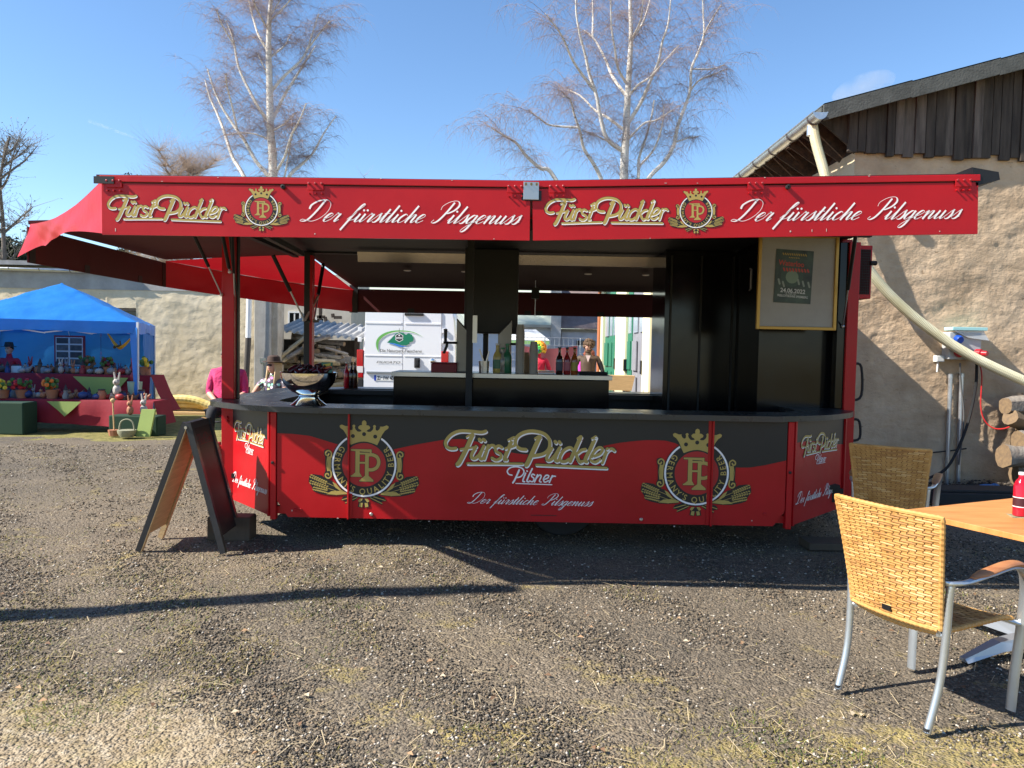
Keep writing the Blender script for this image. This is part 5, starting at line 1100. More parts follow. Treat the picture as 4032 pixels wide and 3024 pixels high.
for (pa,pb_) in ((1447,1604),(1606,1762)):
    a, b = vat(pa,1).x, vat(pb_,1).x; dr = MB().prism([(a,VY-.004,.56),(b,VY-.004,.56),(b,VY-.004,2.36),(a+(.03 if pa < 1500 else 0),VY-.004,2.36)] if pa < 1500 else [(a,VY-.004,.56),(b,VY-.004,.56),(b-.03,VY-.004,2.36),(a,VY-.004,2.36)],(0,-.02,0)).build('rear_door', VW, van, bevel=.008)
    zl = vat(1600,1270).z; MB().box(a+.03,b-.03,VY-.034,VY-.0245,zl-.04,zl).build('pressing', VW, dr, bevel=.004)
    zl = vat(1600,1402).z; MB().box(a+.02,b-.02,VY-.034,VY-.0245,zl-.012,zl+.012).build('pressing', VW, dr, bevel=.004)
for sx, pa, pb_ in ((-1,1420,1446),(1,1758,1788)):
    a, b = vat(pa,1).x, vat(pb_,1).x; t = MB().box(a,b,VY-.03,VY+.14,vat(1600,1490).z,vat(1600,1380).z).build('tail_light', M('tail_red',(.45,.008,.012),.15,coat=.6), van, bevel=.012)
    MB().box(a+.005,b-.005,VY-.034,VY-.031,vat(1600,1470).z,vat(1600,1445).z).build('lamp_lens', M('lens_clear',(.75,.68,.66),.1), t)
    MB().box(a+.02,b-.0,VY-.03,VY+.1,vat(1600,1530).z,vat(1600,1495).z).build('bumper_end', RUBBER, van, bevel=.01)
    for zz in (1340,1300): 
        z = vat(1600,zz).z; MB().box(a+.02,a+.09,VY-.045,VY-.0,z-.05,z+.05).build('door_hinge', VW, van, bevel=.006)
MB().box(vat(1460,1).x,vat(1640,1).x,VY-.06,VY-.025,vat(1500,1471).z,vat(1500,1463).z).build('plate_strip', M('strip_grey',(.2,.22,.24),.4), van, bevel=.004)
p, q = vat(1474,1477), vat(1582,1500); pl = MB().box(p.x,q.x,VY-.034,VY-.026,q.z,p.z).build('number_plate', M('plate_white',(.75,.75,.72),.4), van)
D = Dec((p.x,VY-.036,p.z),ex,-ez,(0,-1,0)); w = q.x-p.x; hh = p.z-q.z
D.poly([[(0,0),(.045,0),(.045,hh),(0,hh)]],1,.0005); D.text('ZI',.065,hh*.82,hh*.95,0,.001,.75,bold=.02); D.disc((.165,hh*.4),.012,0,.001); D.text('FW 40',.195,hh*.82,hh*.95,0,.001,.72,bold=.02); D.build('plate_lettering',[PRBLK,M('eu_blue',(.01,.05,.4),.4)],pl)
MB().box(vc-hw,vc+hw,VY-.10,VY+.1,.34,.55).build('rear_bumper', RUBBER, van, bevel=.02)
for x in (vc-hw+.12,vc+hw-.12):
    for y in (VY+.95,VY+4.5): MB().lathe([(.2,-.11),(.32,-.11),(.34,-.06),(.34,.06),(.32,.11),(.2,.11)],(x,y,.34),22,axis=(1,0,0)).build('wheel', RUBBER, van, smooth=True)
h = vat(1643,1428); MB().box(h.x-.06,h.x+.06,VY-.05,VY-.025,h.z-.11,h.z+.10).box(h.x-.03,h.x+.035,VY-.085,VY-.05,h.z-.07,h.z+.07).build('door_handle', RUBBER, van, bevel=.012)
MB().lathe([(.05,0),(.05,.02),(.03,.03)],vat(1704,1421)+Vector((0,-.024,0)),16,axis=(0,-1,0)).build('maker_badge', CHROME, van, smooth=True)
h = vat(1650,1238); MB().box(h.x-.3,h.x+.1,VY-.07,VY-.022,h.z-.03,h.z+.02).build('brake_light', RUBBER, van, bevel=.008)
# logo
O = vat(1480,1290); O.y = VY-.0355; D = Dec(O,ex,-ez,(0,-1,0)); s = sv/2.37
def Lg(p): return ((p[0]-192)*s, (p[1]-808)*s)
LG = [M('logo_light_green',(.14,.42,.09),.4),M('logo_green',(.012,.20,.10),.4),M('logo_blue',(.05,.22,.62),.4),PRBLK,WHITE,M('logo_grey',(.12,.12,.12),.4)]
arc = cr([(Lg(p)[0],Lg(p)[1],0) for p in [(225,1040),(200,985),(205,920),(260,865),(350,835),(450,830),(550,845),(640,890)]],5); arc2 = cr([(Lg(p)[0],Lg(p)[1],0) for p in [(225,1040),(218,985),(228,930),(280,880),(360,848),(450,840),(545,850),(640,890)]],5)
D.poly([[(a.x,a.y) for a in arc]+[(a.x,a.y) for a in reversed(arc2)]],0,0)
D.poly([[Lg(p) for p in [(300,945),(330,915),(380,862),(420,845),(455,858),(475,868),(500,855),(530,868),(548,905),(540,930),(510,938),(508,952),(480,968),(430,965),(370,950)]]],1,.001)
D.poly([[Lg(p) for p in [(300,948),(350,948),(400,958),(450,975),(490,975),(450,985),(410,982),(360,962)]]],2,.002)
hexp = [(413+42*math.sin(R(60*i)),897-42*math.cos(R(60*i))) for i in range(6)]; D.poly([[Lg(p) for p in hexp]],4,.003); D.poly([[Lg((413+(p[0]-413)*.86,897+(p[1]-897)*.86)) for p in hexp]],3,.004)
D.poly([[Lg(p) for p in [(378,892),(448,892),(448,910),(378,910)]]],4,.005); D.text('WAGNER',*Lg((413,907)),17*s,3,.006,1.0,0,'C',bold=.02); D.disc(Lg((413,876)),8*s,4,.005,12)
D.stroke([Lg((413,845)),Lg((413,812))],4*s,5,.002,1)
D.text('Die Naturpark-Fleischerei',*Lg((235,1032)),38*s,5,.002,.97*1.0,0,'L',bold=.012)
D.text('DUCATO',*Lg((200,1136)),26*s,5,.002,2.0,0,'L',.35,.02)
D.build('logo_print',LG,van)
# dark car behind the van
cp = U(1405,1440,21); car = empty('parked_car',(cp.x-.6,21,0),'dark blue car parked behind the white van','car')
CB = M('car_blue',(.015,.03,.07),.2,coat=.6); y0 = 21; xc = cp.x-.3
mb = MB(); pr = [(-.85,.3),(-.9,.6),(-.88,.95),(-.72,1.05),(-.62,1.42),(-.5,1.5),(.5,1.5),(.62,1.42),(.72,1.05),(.88,.95),(.9,.6),(.85,.3)]
S = lambda y, k, zt: [(xc+a*k,y,min(z,zt)) for a, z in pr]
mb.sheet([S(y0,.95,1.0),S(y0+.3,1,1.45),S(y0+2.2,1,1.5),S(y0+3.0,1,1.02),S(y0+4.2,.95,.9)]); mb.add(S(y0,.95,1.0),[tuple(range(12))]); mb.build('body', CB, car, smooth=True)
MB().prism([(xc-.6,y0+.05,1.02),(xc+.6,y0+.05,1.02),(xc+.52,y0+.27,1.42),(xc-.52,y0+.27,1.42)],(0,-.02,.01)).build('rear_window', M('dark_glass',(.015,.017,.02),.1), car)
for sx in (-1,1): 
    MB().box(xc+sx*.72-.1,xc+sx*.72+.1,y0-.04,y0+.05,.75,.98).build('tail_light', M('tail_red',(.45,.008,.012),.15,coat=.6), car, bevel=.01)
    for y in (y0+.7,y0+3.4): MB().lathe([(.2,-.1),(.3,-.09),(.31,0),(.3,.09),(.2,.1)],(xc+sx*.78,y,.31),18,axis=(1,0,0)).build('wheel', RUBBER, car, smooth=True)
# fence with cloth, far stall
FE = 27.0; fen = empty('mesh_fence',(2,FE,0),'grey site fence of thin bars behind the people','fence')
a, b = U(2030,1,FE).x, U(2360,1,FE).x; zt = U(2200,1330,FE).z
x = a
while x < b: MB().tube([(x,FE,0),(x,FE,zt)],.02,6).build('fence_post', ZINC, fen); x += 1.25
m_ = MB()
for z in np.linspace(.15,zt,8): m_.tube([(a,FE,z),(b,FE,z)],.010,5)
for x in np.arange(a,b,.16): m_.tube([(x,FE+.01,.15),(x,FE+.01,zt)],.005,4)
m_.build('wire_mesh', ZINC, fen)
g_ = []; 
for i in range(24):
    t = i/23; x = a+.3+t*2.1; g_.append([(x,FE-.06+.03*math.sin(9*t),U(2100,1358,FE).z-.12*math.sin(math.pi*t)),(x,FE-.05+.05*math.sin(14*t),.6)])
tag(MB().sheet(g_).build('fence_cloth', M('faded_red_cloth',(.26,.07,.08),.85,transl=.2), smooth=True, loc=(a+.3,FE,0)), 'faded red cloth hung along the site fence', 'cloth')
sy = 30.; st = empty('market_stall',(U(2110,1,sy).x,sy,0),'far white market stall with a green striped edge','stall')
a, b = U(2010,1,sy).x, U(2192,1,sy).x; z0, z1 = U(2100,1362,sy).z, U(2100,1332,sy).z
MB().box(a,b,sy,sy+2.2,z0,z0+.05).build('counter_edge', WHITEP, st); MB().box(a,b,sy-.02,sy+.02,z0+.06,z0+.20).build('striped_edge', M('stall_green',(.30,.55,.20),.6), st)
MB().prism([(a,sy,z0+.22),(b,sy,z0+.22),(b-.5,sy+1.1,z1+.35),(a+.4,sy+1.1,z1+.35)],(0,.02,.02)).build('canopy', WHITEP, st)
for x in (a+.1,b-.1): MB().tube([(x,sy,0),(x,sy,z0)],.04,6).build('leg', ZINC, st)
q = U(2440,1490,14.5); pb_ = empty('planter_box',(q.x,14.5,0),'wooden planter box on trestle in front of the green doors','planter')
MB().prism([(q.x-.28,14.3,q.z-.22),(q.x+.20,14.3,q.z-.22),(q.x+.26,14.3,q.z+.06),(q.x-.34,14.3,q.z+.06)],(0,.35,0)).build('tray', WOODY, pb_); 
for x in (q.x-.25,q.x+.15): MB().box(x-.03,x+.03,14.35,14.6,0,q.z-.22).build('leg', WOODY, pb_)
# ------------------------------------------------------------ blue pavilion tent
FRc = Vector((-6.83,14.0,0)); tx = Vector((-2.8,-1.0,0)); ty = Vector((-1.0,2.8,0))
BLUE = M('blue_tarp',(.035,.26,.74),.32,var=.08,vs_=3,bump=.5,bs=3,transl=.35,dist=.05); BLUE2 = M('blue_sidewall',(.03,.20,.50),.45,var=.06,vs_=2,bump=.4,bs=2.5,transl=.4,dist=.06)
tent = empty('pavilion_tent', FRc+tx*.5+ty*.5, 'blue pop-up pavilion tent over the craft stall', 'tent')
TE = 1.96; TPk = 2.72
def tp_(u, v, z=0): return FRc+tx*u+ty*v+Vector((0,0,z))
g_ = []; n_ = 60
for i in range(n_+1):
    row = []
    for j in range(n_+1):
        u, v = i/n_, j/n_; e = max(abs(u-.5),abs(v-.5))*2; zz = TE+(TPk-TE)*(1-e**1.25)*(.97 if e else 1)-.05*math.sin(math.pi*min(1,e))*(1-abs(abs(u-.5)-abs(v-.5))*2)
        zz += .022*mn.fractal(Vector((u*5,v*9,1)),.8,2.1,3)-.03*max(0,mn.noise(Vector((u*11+v*4,v*3,5)))-.15); row.append(tp_(u,v,zz))
    g_.append(row)
MB().sheet(g_).build('canopy', BLUE, tent, smooth=True)
for (u0,v0,u1,v1) in ((0,0,1,0),(0,0,0,1),(0,1,1,1),(1,0,1,1)):
    g2 = []
    for i in range(30):
        t = i/29; u, v = u0+(u1-u0)*t, v0+(v1-v0)*t; w = .012*math.sin(22*t); p = tp_(u,v,TE); g2.append([p,p+Vector((w,w,-.10-.06*abs(math.sin(math.pi*t*1.0))*.4)),p+Vector((w,w*2,-.20-.02*math.sin(9*t)))])
    MB().sheet(g2).build('valance', BLUE, tent, smooth=True)
for u, v in ((0,0),(1,0),(0,1),(1,1)):
    p = tp_(u,v); MB().bar(p,p+Vector((0,0,TE)),.035,.035).build('leg', M('leg_white',(.6,.62,.66),.4), tent)
    s = Vector((-.10 if u == 0 else .1,.03 if v == 0 else -.03,0)); MB().prism([p+Vector((0,-.025,TE-.1)),p+Vector((0,-.025,.3)),p+s*.25+Vector((0,-.025,.3)),p+s*1.6+Vector((0,-.025,TE-.1))],(0,-.006,0)).build('leg_sleeve', BLUE, tent)
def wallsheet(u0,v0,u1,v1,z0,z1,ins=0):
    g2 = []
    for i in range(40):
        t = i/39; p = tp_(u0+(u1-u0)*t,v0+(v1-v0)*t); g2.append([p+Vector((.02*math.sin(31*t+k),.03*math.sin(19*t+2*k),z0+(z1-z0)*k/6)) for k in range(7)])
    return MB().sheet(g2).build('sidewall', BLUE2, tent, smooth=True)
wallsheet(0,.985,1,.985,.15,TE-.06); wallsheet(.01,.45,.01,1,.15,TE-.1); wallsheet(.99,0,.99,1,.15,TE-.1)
for a, b in ((.0,.25),(.25,.5),(.5,.75),(.75,1.0)):
    MB().bar(tp_(a,.02,TE-.12),tp_(b,.02,TE-.22),.02,.02).build('truss_bar', M('leg_white',(.6,.62,.66),.4), tent); MB().bar(tp_(a,.03,TE-.23),tp_(b,.03,TE-.12),.02,.02).build('truss_bar', M('leg_white',(.6,.62,.66),.4), tent)
MB().tube([tp_(.5,.5,TPk-.5),tp_(.5,.5,TPk-.03)],.02,6).build('centre_pole', M('leg_white',(.6,.62,.66),.4), tent)
# stall tables
CLR = M('red_cloth',(.22,.006,.016),.8,var=.1,vs_=3,bump=.3,bs=6); CLG = M('lime_cloth',(.28,.36,.10),.8,var=.06,vs_=4); CLD = M('dark_green_cloth',(.012,.04,.020),.85)
def table(label, y0, y1, px0, px1, ztop, zbot, cloth, nm='stall_table', slope=0):
    x0, x1 = U(px0,1,y0).x, U(px1,1,y0).x; r_ = empty(nm,((x0+x1)/2,y0,0),label,'table')
    MB().box(x0+.05,x1-.05,y0+.05,y1-.05,ztop-.03,ztop).build('table_top', WOODY, r_)
    for x in (x0+.12,x1-.12):
        for y in (y0+.12,y1-.12): MB().tube([(x,y,0),(x,y,ztop-.03)],.02,6).build('leg', ZINC, r_)
    g2 = []
    for i in range(50):
        t = i/49; x = x0+(x1-x0)*t; w = .02*math.sin(13*t)+.012*math.sin(37*t); g2.append([(x,y1,ztop+.006),(x,y0+.02,ztop+.006),(x,y0+w*.3,ztop-.03),(x+w,y0-.03+w,(ztop+zbot)/2),(x+w,y0-.04+2*w,zbot+.03*math.sin(6*t))])
    g3 = [[(x1,y0+.02+(y1-y0)*t,ztop+.006),(x1+.06+slope*.4,y0+(y1-y0)*t,(ztop+zbot)/2),(x1+.12+slope,y0+(y1-y0)*t,zbot)] for t in (0,.25,.5,.75,1)]
    MB().sheet(g2).sheet(g3).build('tablecloth', cloth, r_, smooth=True); return x0, x1
tA = table('upper craft table under a dark red cloth inside the blue tent',14.45,15.0,-160,588,.965,.30,CLR,slope=.22)
tB = table('lower craft table under a red cloth in front of the upper one',13.55,14.2,-160,600,.55,.13,CLR)
def tri(label, pts, Y):
    P = [U(a,b,Y) for a, b in pts]; o = MB().prism(P,(0,-.008,0)).build('table_runner', CLG, loc=P[-1]); return tag(o,label,'cloth')
tri('large lime green cloth corner hanging over the upper red table',[(288,1482),(505,1488),(470,1530),(425,1562),(400,1572),(375,1562)],14.37)
tri('small lime green cloth corner hanging over the lower red table',[(185,1580),(320,1582),(285,1615),(255,1640),(225,1612)],13.46)
def block(name, label, pts, Y, dy, m, cat): P = [U(a,b,Y) for a, b in pts]; return tag(MB().prism(P,(0,dy,0)).build(name,m,loc=(P[0].x,Y,0),bevel=.01),label,cat)
q = U(60,1640,13.2); tag(MB().box(-9.2,U(105,1,13.2).x,13.0,13.4,-.02,U(60,1585,13.0).z).build('cloth_box', CLD, loc=(q.x,13.2,0), bevel=.02),'dark green cloth covered box at the end of the stall','box')
q = U(540,1650,13.3); tag(MB().box(q.x-.42,q.x+.42,13.15,13.5,-.02,.33).build('cloth_box', CLD, loc=(q.x,13.2,0), bevel=.02),'low dark green cloth covered stand beside the tent leg','box')
p0, p1 = U(213,1320,15.6), U(334,1440,15.6); pbd = empty('picture_board',((p0.x+p1.x)/2,15.6,.965),'red framed board of dark photographs hanging in the blue tent','picture board')
RFR = M('frame_red',(.25,.01,.02),.5); MB().box(p0.x,p1.x,15.6,15.63,p1.z-.02,p0.z).build('frame', RFR, pbd); MB().box(p0.x+.035,p1.x-.035,15.592,15.599,p1.z-.0,p0.z-.035).build('mount', M('mount_grey',(.55,.53,.52),.7), pbd)
wq = (p1.x-p0.x-.07); hq = p0.z-p1.z-.04
for i in range(2):
    for j in range(4):
        xa = p0.x+.045+i*wq/2+.01; za = p0.z-.05-j*hq/4; MB().box(xa,xa+wq/2-.04,15.586,15.591,za-hq/4+.03,za).build('photograph', M('photo_%d'%((i+j)%3),[(.05,.035,.035),(.10,.08,.075),(.07,.06,.06)][(i+j)%3],.4,var=.5,vs_=9), pbd)
MB().tube([((p0.x+p1.x)/2,15.6,p0.z),((p0.x+p1.x)/2,15.55,TE-.15)],.006,5).build('hanging_wire', WHITEP, pbd)
# yellow hammock with a toy, hanging string toy
a, b, c = U(415,1300,14.1), U(472,1372,14.1), U(518,1330,14.1); g2 = []
for i in range(17):
    t = i/16; p = cr([a,a.lerp(b,.6)+Vector((0,0,-.05)),b,b.lerp(c,.5)+Vector((0,0,-.03)),c],4)[i]; w = .09*math.sin(math.pi*t); g2.append([p+Vector((0,-w,.02)),p+Vector((0,0,-.02)),p+Vector((0,w,.02))])
YEL = M('yellow_cloth',(.62,.34,.03),.7,transl=.3); tag(MB().sheet(g2).tube([a,tp_(.32,.02,TE-.1)],.006,5).tube([c,tp_(.03,.02,TE-.15)],.006,5).build('toy_hammock', YEL, smooth=True, loc=b),'small yellow hammock hanging in the blue tent','hammock')
tag(MB().ball(b+Vector((0,0,.03)),(.07,.04,.04),8,6).tube([b+Vector((.02,0,.05)),b+Vector((0,0,.14))],.012,5).ball(b+Vector((-.1,0,.02)),.03,6,5).build('toy_figure', M('toy_dark',(.06,.05,.03),.8), loc=b),'dark toy figure lying in the yellow hammock','toy')
a = U(397,1300,14.1); mb = MB().tube([a,a+Vector((0,0,.1)),tp_(.4,.02,TE-.12)],.005,4).tube([a,a-Vector((0,0,.38))],.004,4); [mb.ball(a-Vector((0,0,z)),(.018,.018,.04),6,5,1) for z in (0,.09,.42,.50)]
tag(mb.build('string_mobile', [BLKM,M('mobile_blue',(.05,.1,.3),.5)], loc=a),'dangling bead mobile hanging from the tent edge','mobile')
# craft goods
rnd = random.Random(21)
def figurine(kind, p, s, m1, m2):
    p = Vector(p); mb = MB()
    if kind == 'hen': mb.ball(p+Vector((0,0,.05*s)),(.055*s,.045*s,.05*s),8,6).ball(p+Vector((-.03*s,-.01*s,.115*s)),.028*s,7,5).ball(p+Vector((-.03*s,-.01*s,.148*s)),(.015*s,.008*s,.014*s),5,4,1).tube([p+Vector((.04*s,0,.07*s)),p+Vector((.085*s,0,.12*s))],[.03*s,.012*s],6)
    elif kind == 'rabbit': mb.ball(p+Vector((0,0,.06*s)),(.045*s,.04*s,.06*s),8,6).ball(p+Vector((0,-.01*s,.145*s)),.035*s,7,5).tube([p+Vector((-.015*s,0,.16*s)),p+Vector((-.03*s,0,.25*s))],[.014*s,.008*s],5).tube([p+Vector((.015*s,0,.16*s)),p+Vector((.03*s,0,.25*s))],[.014*s,.008*s],5).ball(p+Vector((0,-.045*s,.14*s)),.008*s,5,4,1)
    elif kind == 'gnome': mb.lathe([(.045*s,0),(.05*s,.04*s),(.03*s,.10*s)],p,8).ball(p+Vector((0,0,.12*s)),.033*s,7,5).lathe([(.038*s,.135*s),(.02*s,.18*s),(.002*s,.23*s)],p,8,1)
    elif kind == 'pumpkin': mb.ball(p+Vector((0,0,.06*s)),(.085*s,.075*s,.06*s),10,6).tube([p+Vector((0,0,.11*s)),p+Vector((.01*s,0,.15*s))],.012*s,5,1)
    elif kind == 'pot':
        mb.lathe([(.05*s,0),(.065*s,.09*s),(.07*s,.1*s)],p,10)
        for k in range(26): a = rnd.uniform(0,6.28); r0 = rnd.uniform(0,.10)*s; mb.ball(p+Vector((r0*math.cos(a),r0*math.sin(a),.12*s+rnd.uniform(0,.10)*s)),.026*s,5,4,1+(k%2))
    elif kind == 'jar': mb.lathe([(.05*s,0),(.06*s,.02*s),(.06*s,.09*s),(.045*s,.11*s),(.045*s,.13*s)],p,10).lathe([(.05*s,.13*s),(.05*s,.15*s)],p,10,1)
    return mb.build({'hen':'hen_figurine','rabbit':'rabbit_figurine','gnome':'gnome_figurine','pumpkin':'clay_pumpkin','pot':'flower_pot','jar':'clay_jar'}[kind],m1,smooth=True,loc=p)
FM = {'white':M('clay_white',(.40,.36,.32),.6),'terracotta':M('clay_terracotta',(.36,.15,.08),.7),'brown':M('clay_brown',(.14,.085,.055),.7),'grey':M('clay_grey',(.25,.24,.24),.7),'blue':M('clay_blue',(.03,.05,.16),.5),'red':M('clay_red',(.32,.03,.03),.5)}
DK = M('clay_dark',(.04,.03,.03),.6); GRNL = M('plant_green',(.05,.13,.03),.7); YELF = M('flower_yellow',(.65,.45,.03),.6); REDFL = M('flower_red',(.5,.02,.03),.6)
used = set(); xs_ = []
for tier, (y0, y1, z, lo, hi, nn) in {'upper':(14.55,14.85,.972,0,590,46),'lower':(13.66,14.0,.558,5,590,26)}.items():
    for i in range(nn):
        px = lo+(hi-lo)*(i+.5+rnd.uniform(-.25,.25))/nn; Y = rnd.uniform(y0,y1); k = rnd.choice(('hen','rabbit','gnome','jar','hen','pumpkin')); c = rnd.choice(list(FM)); x = U(px,1500,Y).x
        figurine(k,(x,Y,z),rnd.uniform(.8,1.25),[FM[c],DK],None); o = col.objects[-1]
        tag(o,'small %s clay %s standing on the %s red craft table'%(c,{'hen':'hen','rabbit':'rabbit','gnome':'gnome','jar':'lidded jar','pumpkin':'pumpkin'}[k],tier),k if k != 'jar' else 'jar','clay goods on the %s craft table'%tier)
for px, py, Y, z, fm, s, lab in ((85,0,13.7,.558,REDFL,1.5,'pot of red flowers on the lower craft table'),(205,0,13.75,.558,M('flower_orange',(.6,.15,.02),.6),1.6,'pot of orange flowers on the lower craft table'),(572,0,14.6,.972,YELF,1.6,'pot of yellow flowers at the end of the upper craft table'),(345,0,14.8,.972,M('flower_brown',(.2,.10,.05),.7),1.5,'pot of brown dried flowers on the upper craft table'),(425,0,14.7,.972,M('flower_maroon',(.15,.01,.02),.7),1.4,'pot of maroon flowers on the upper craft table'),(12,0,13.6,.558,YELF,1.5,'pot of yellow daisies at the dark green box')):
    o = figurine('pot',(U(px,1500,Y).x,Y,z),s,[FM['terracotta'],GRNL,fm],None); tag(o,lab,'flower pot','potted flowers')
for px, lab, c, s, Y, z in ((460,'tall white rabbit figure standing on a dark box','white',1.7,13.7,.63),(512,'tall orange clay rabbit by the tent leg','terracotta',1.4,13.25,.33),(566,'large pale rabbit figure at the tent leg','white',1.5,13.35,.33),(530,'pink rabbit figures standing in a pale green vase','red',1.8,14.2,.85)):
    tag(figurine('rabbit',(U(px,1500,Y).x,Y,z),s,[FM[c],DK],None),lab,'rabbit')
x = U(460,1,13.7).x; tag(MB().box(x-.14,x+.14,13.66,13.85,.557,.63).build('wooden_box', M('dark_wood',(.06,.035,.025),.6), loc=(x,13.7,.557), bevel=.005),'dark wooden box on the lower craft table','box')
x = U(537,1,14.2).x; tag(MB().lathe([(.10,.556),(.13,.87)],(x,14.1,0),14).build('pale_vase', M('pale_green_glaze',(.30,.42,.30),.5), smooth=True, loc=(x,14.1,.556)),'pale green vase holding pink rabbit figures','vase')
x = U(505,1,12.95).x; bk = MB().lathe([(.10,0),(.14,.06),(.15,.12)],(x,12.85,0),16); bk.tube(cr([(x-.13,12.85,.1),(x-.1,12.85,.25),(x,12.85,.30),(x+.1,12.85,.25),(x+.13,12.85,.1)],4),.012,6)
tag(bk.build('wicker_basket', M('grey_wicker',(.28,.27,.18),.8,bump=.5,bs=60), smooth=True, loc=(x,12.85,0)),'grey wicker basket with a handle beside the tent leg','basket')
x = U(560,1,12.9).x; tag(MB().prism([(x-.13,12.9,0),(x+.10,12.9,0),(x+.16,12.98,.46),(x-.07,12.98,.46)],(0,.05,0)).build('lime_board', CLG, loc=(x,12.9,0)),'lime green board leaning beside the tent leg','board')
x = U(442,1,13.0).x; mb = MB().lathe([(.08,0),(.10,.10)],(x,13.0,0),10); mb.tube([(x,13.0,.1),(x-.02,13.0,.6)],.012,6,1).ball((x-.02,13,.6),.04,7,5,1); tag(mb.build('flower_stick', [FM['terracotta'],WOODY], loc=(x,13,0)),'terracotta pot with a tall wooden stick by the lower table','pot')
x = U(20,1,14.5).x; sgn_ = U(68,1430,14.6); tag(MB().box(sgn_.x-.12,sgn_.x+.12,14.6,14.62,.97,1.10).build('price_card', WHITEP, loc=(sgn_.x,14.6,.97)),'small white price card on the upper craft table','card')
# yellow drain hoses on the grass
YH = M('yellow_hose',(.66,.48,.12),.5,c2=(.75,.62,.30),var=.05,vs_=5)
for i, (pts, lab) in enumerate((([(612,1602),(680,1572),(760,1575),(832,1600)],'upper yellow hose length bent over the pile on the grass'),([(618,1612),(700,1592),(780,1594),(836,1612)],'middle yellow hose length in the pile on the grass'),([(645,1618),(720,1614),(832,1618)],'lowest yellow hose length lying on timber on the grass'))):
    P = cr([U(a,b,17.35+.1*i) for a, b in pts],10); tag(MB().tube(P,[.09+.0025*(k%2) for k in range(len(P))],12).build('yellow_hose', YH, loc=P[0]),lab,'hose','yellow hoses on the grass')
p, q = U(640,1640,17.3), U(840,1640,17.3); tag(MB().box(p.x,q.x,17.2,17.5,-.02,.05).build('timber', WOODY, loc=(p.x,17.3,0), bevel=.01),'pale timber lying under the yellow hoses','timber')
# ------------------------------------------------------------ wicker chairs and table
WICK = M('wicker_strand',(.46,.225,.060),.5,c2=(.58,.33,.11),var=.14,vs_=9,spec=.35); WICK2 = M('wicker_strand_dark',(.36,.165,.045),.55,c2=(.46,.24,.08),var=.14,vs_=9); WICK3 = M('wicker_strand_pale',(.58,.34,.12),.5,c2=(.66,.42,.18),var=.1,vs_=9); WICKD = M('wicker_base',(.24,.115,.035),.8); ARMW = M('arm_wood',(.36,.135,.05),.45,c2=(.46,.20,.08),var=.1,vs_=6,stretch=(2,2,20))
wr = random.Random(2)
def weave(surf, nr, nc, both, mb, thick=.010, lift=.0045):
    for side in ((1,-1) if both else (1,)):
        for r in range(nr):
            for c in range(-2,nc+2):
                ph = (c + (r if c < nc//2 else -r)) % 3
                if ph == 0:
                    c0, c1 = max(0,c-.02), min(nc,c+2.0)
                    if c1-c0 < .4: continue
                    tilt = .16*(1 if c < nc//2 else -1)*wr.uniform(.7,1.4); jit = wr.uniform(.7,1.25)
                    rows = []
                    for k in range(5):
                        f = k/4; u = (c0+(c1-c0)*f)/nc; hgt = lift*math.sin(math.pi*(.12+.76*f))*jit; row = []
                        for q, hh in ((-.46,-.6),(-.25,.8),(.25,.8),(.46,-.6)):
                            v = (r+.5+q+tilt*(f-.5)*.9)/nr; row.append(surf(u,v,side*(thick/2+hgt+.0016*hh)))
                        rows.append(row)
                    mb.sheet(rows, wr.choice((0,0,0,1,2)))
                elif ph == 2 and 0 <= c < nc:
                    mb.sheet([[surf((c+.18+.64*a)/nc,(r+b)/nr,side*(thick/2+.0022)) for b in (.02,.98)] for a in (0,.5,1)],0)
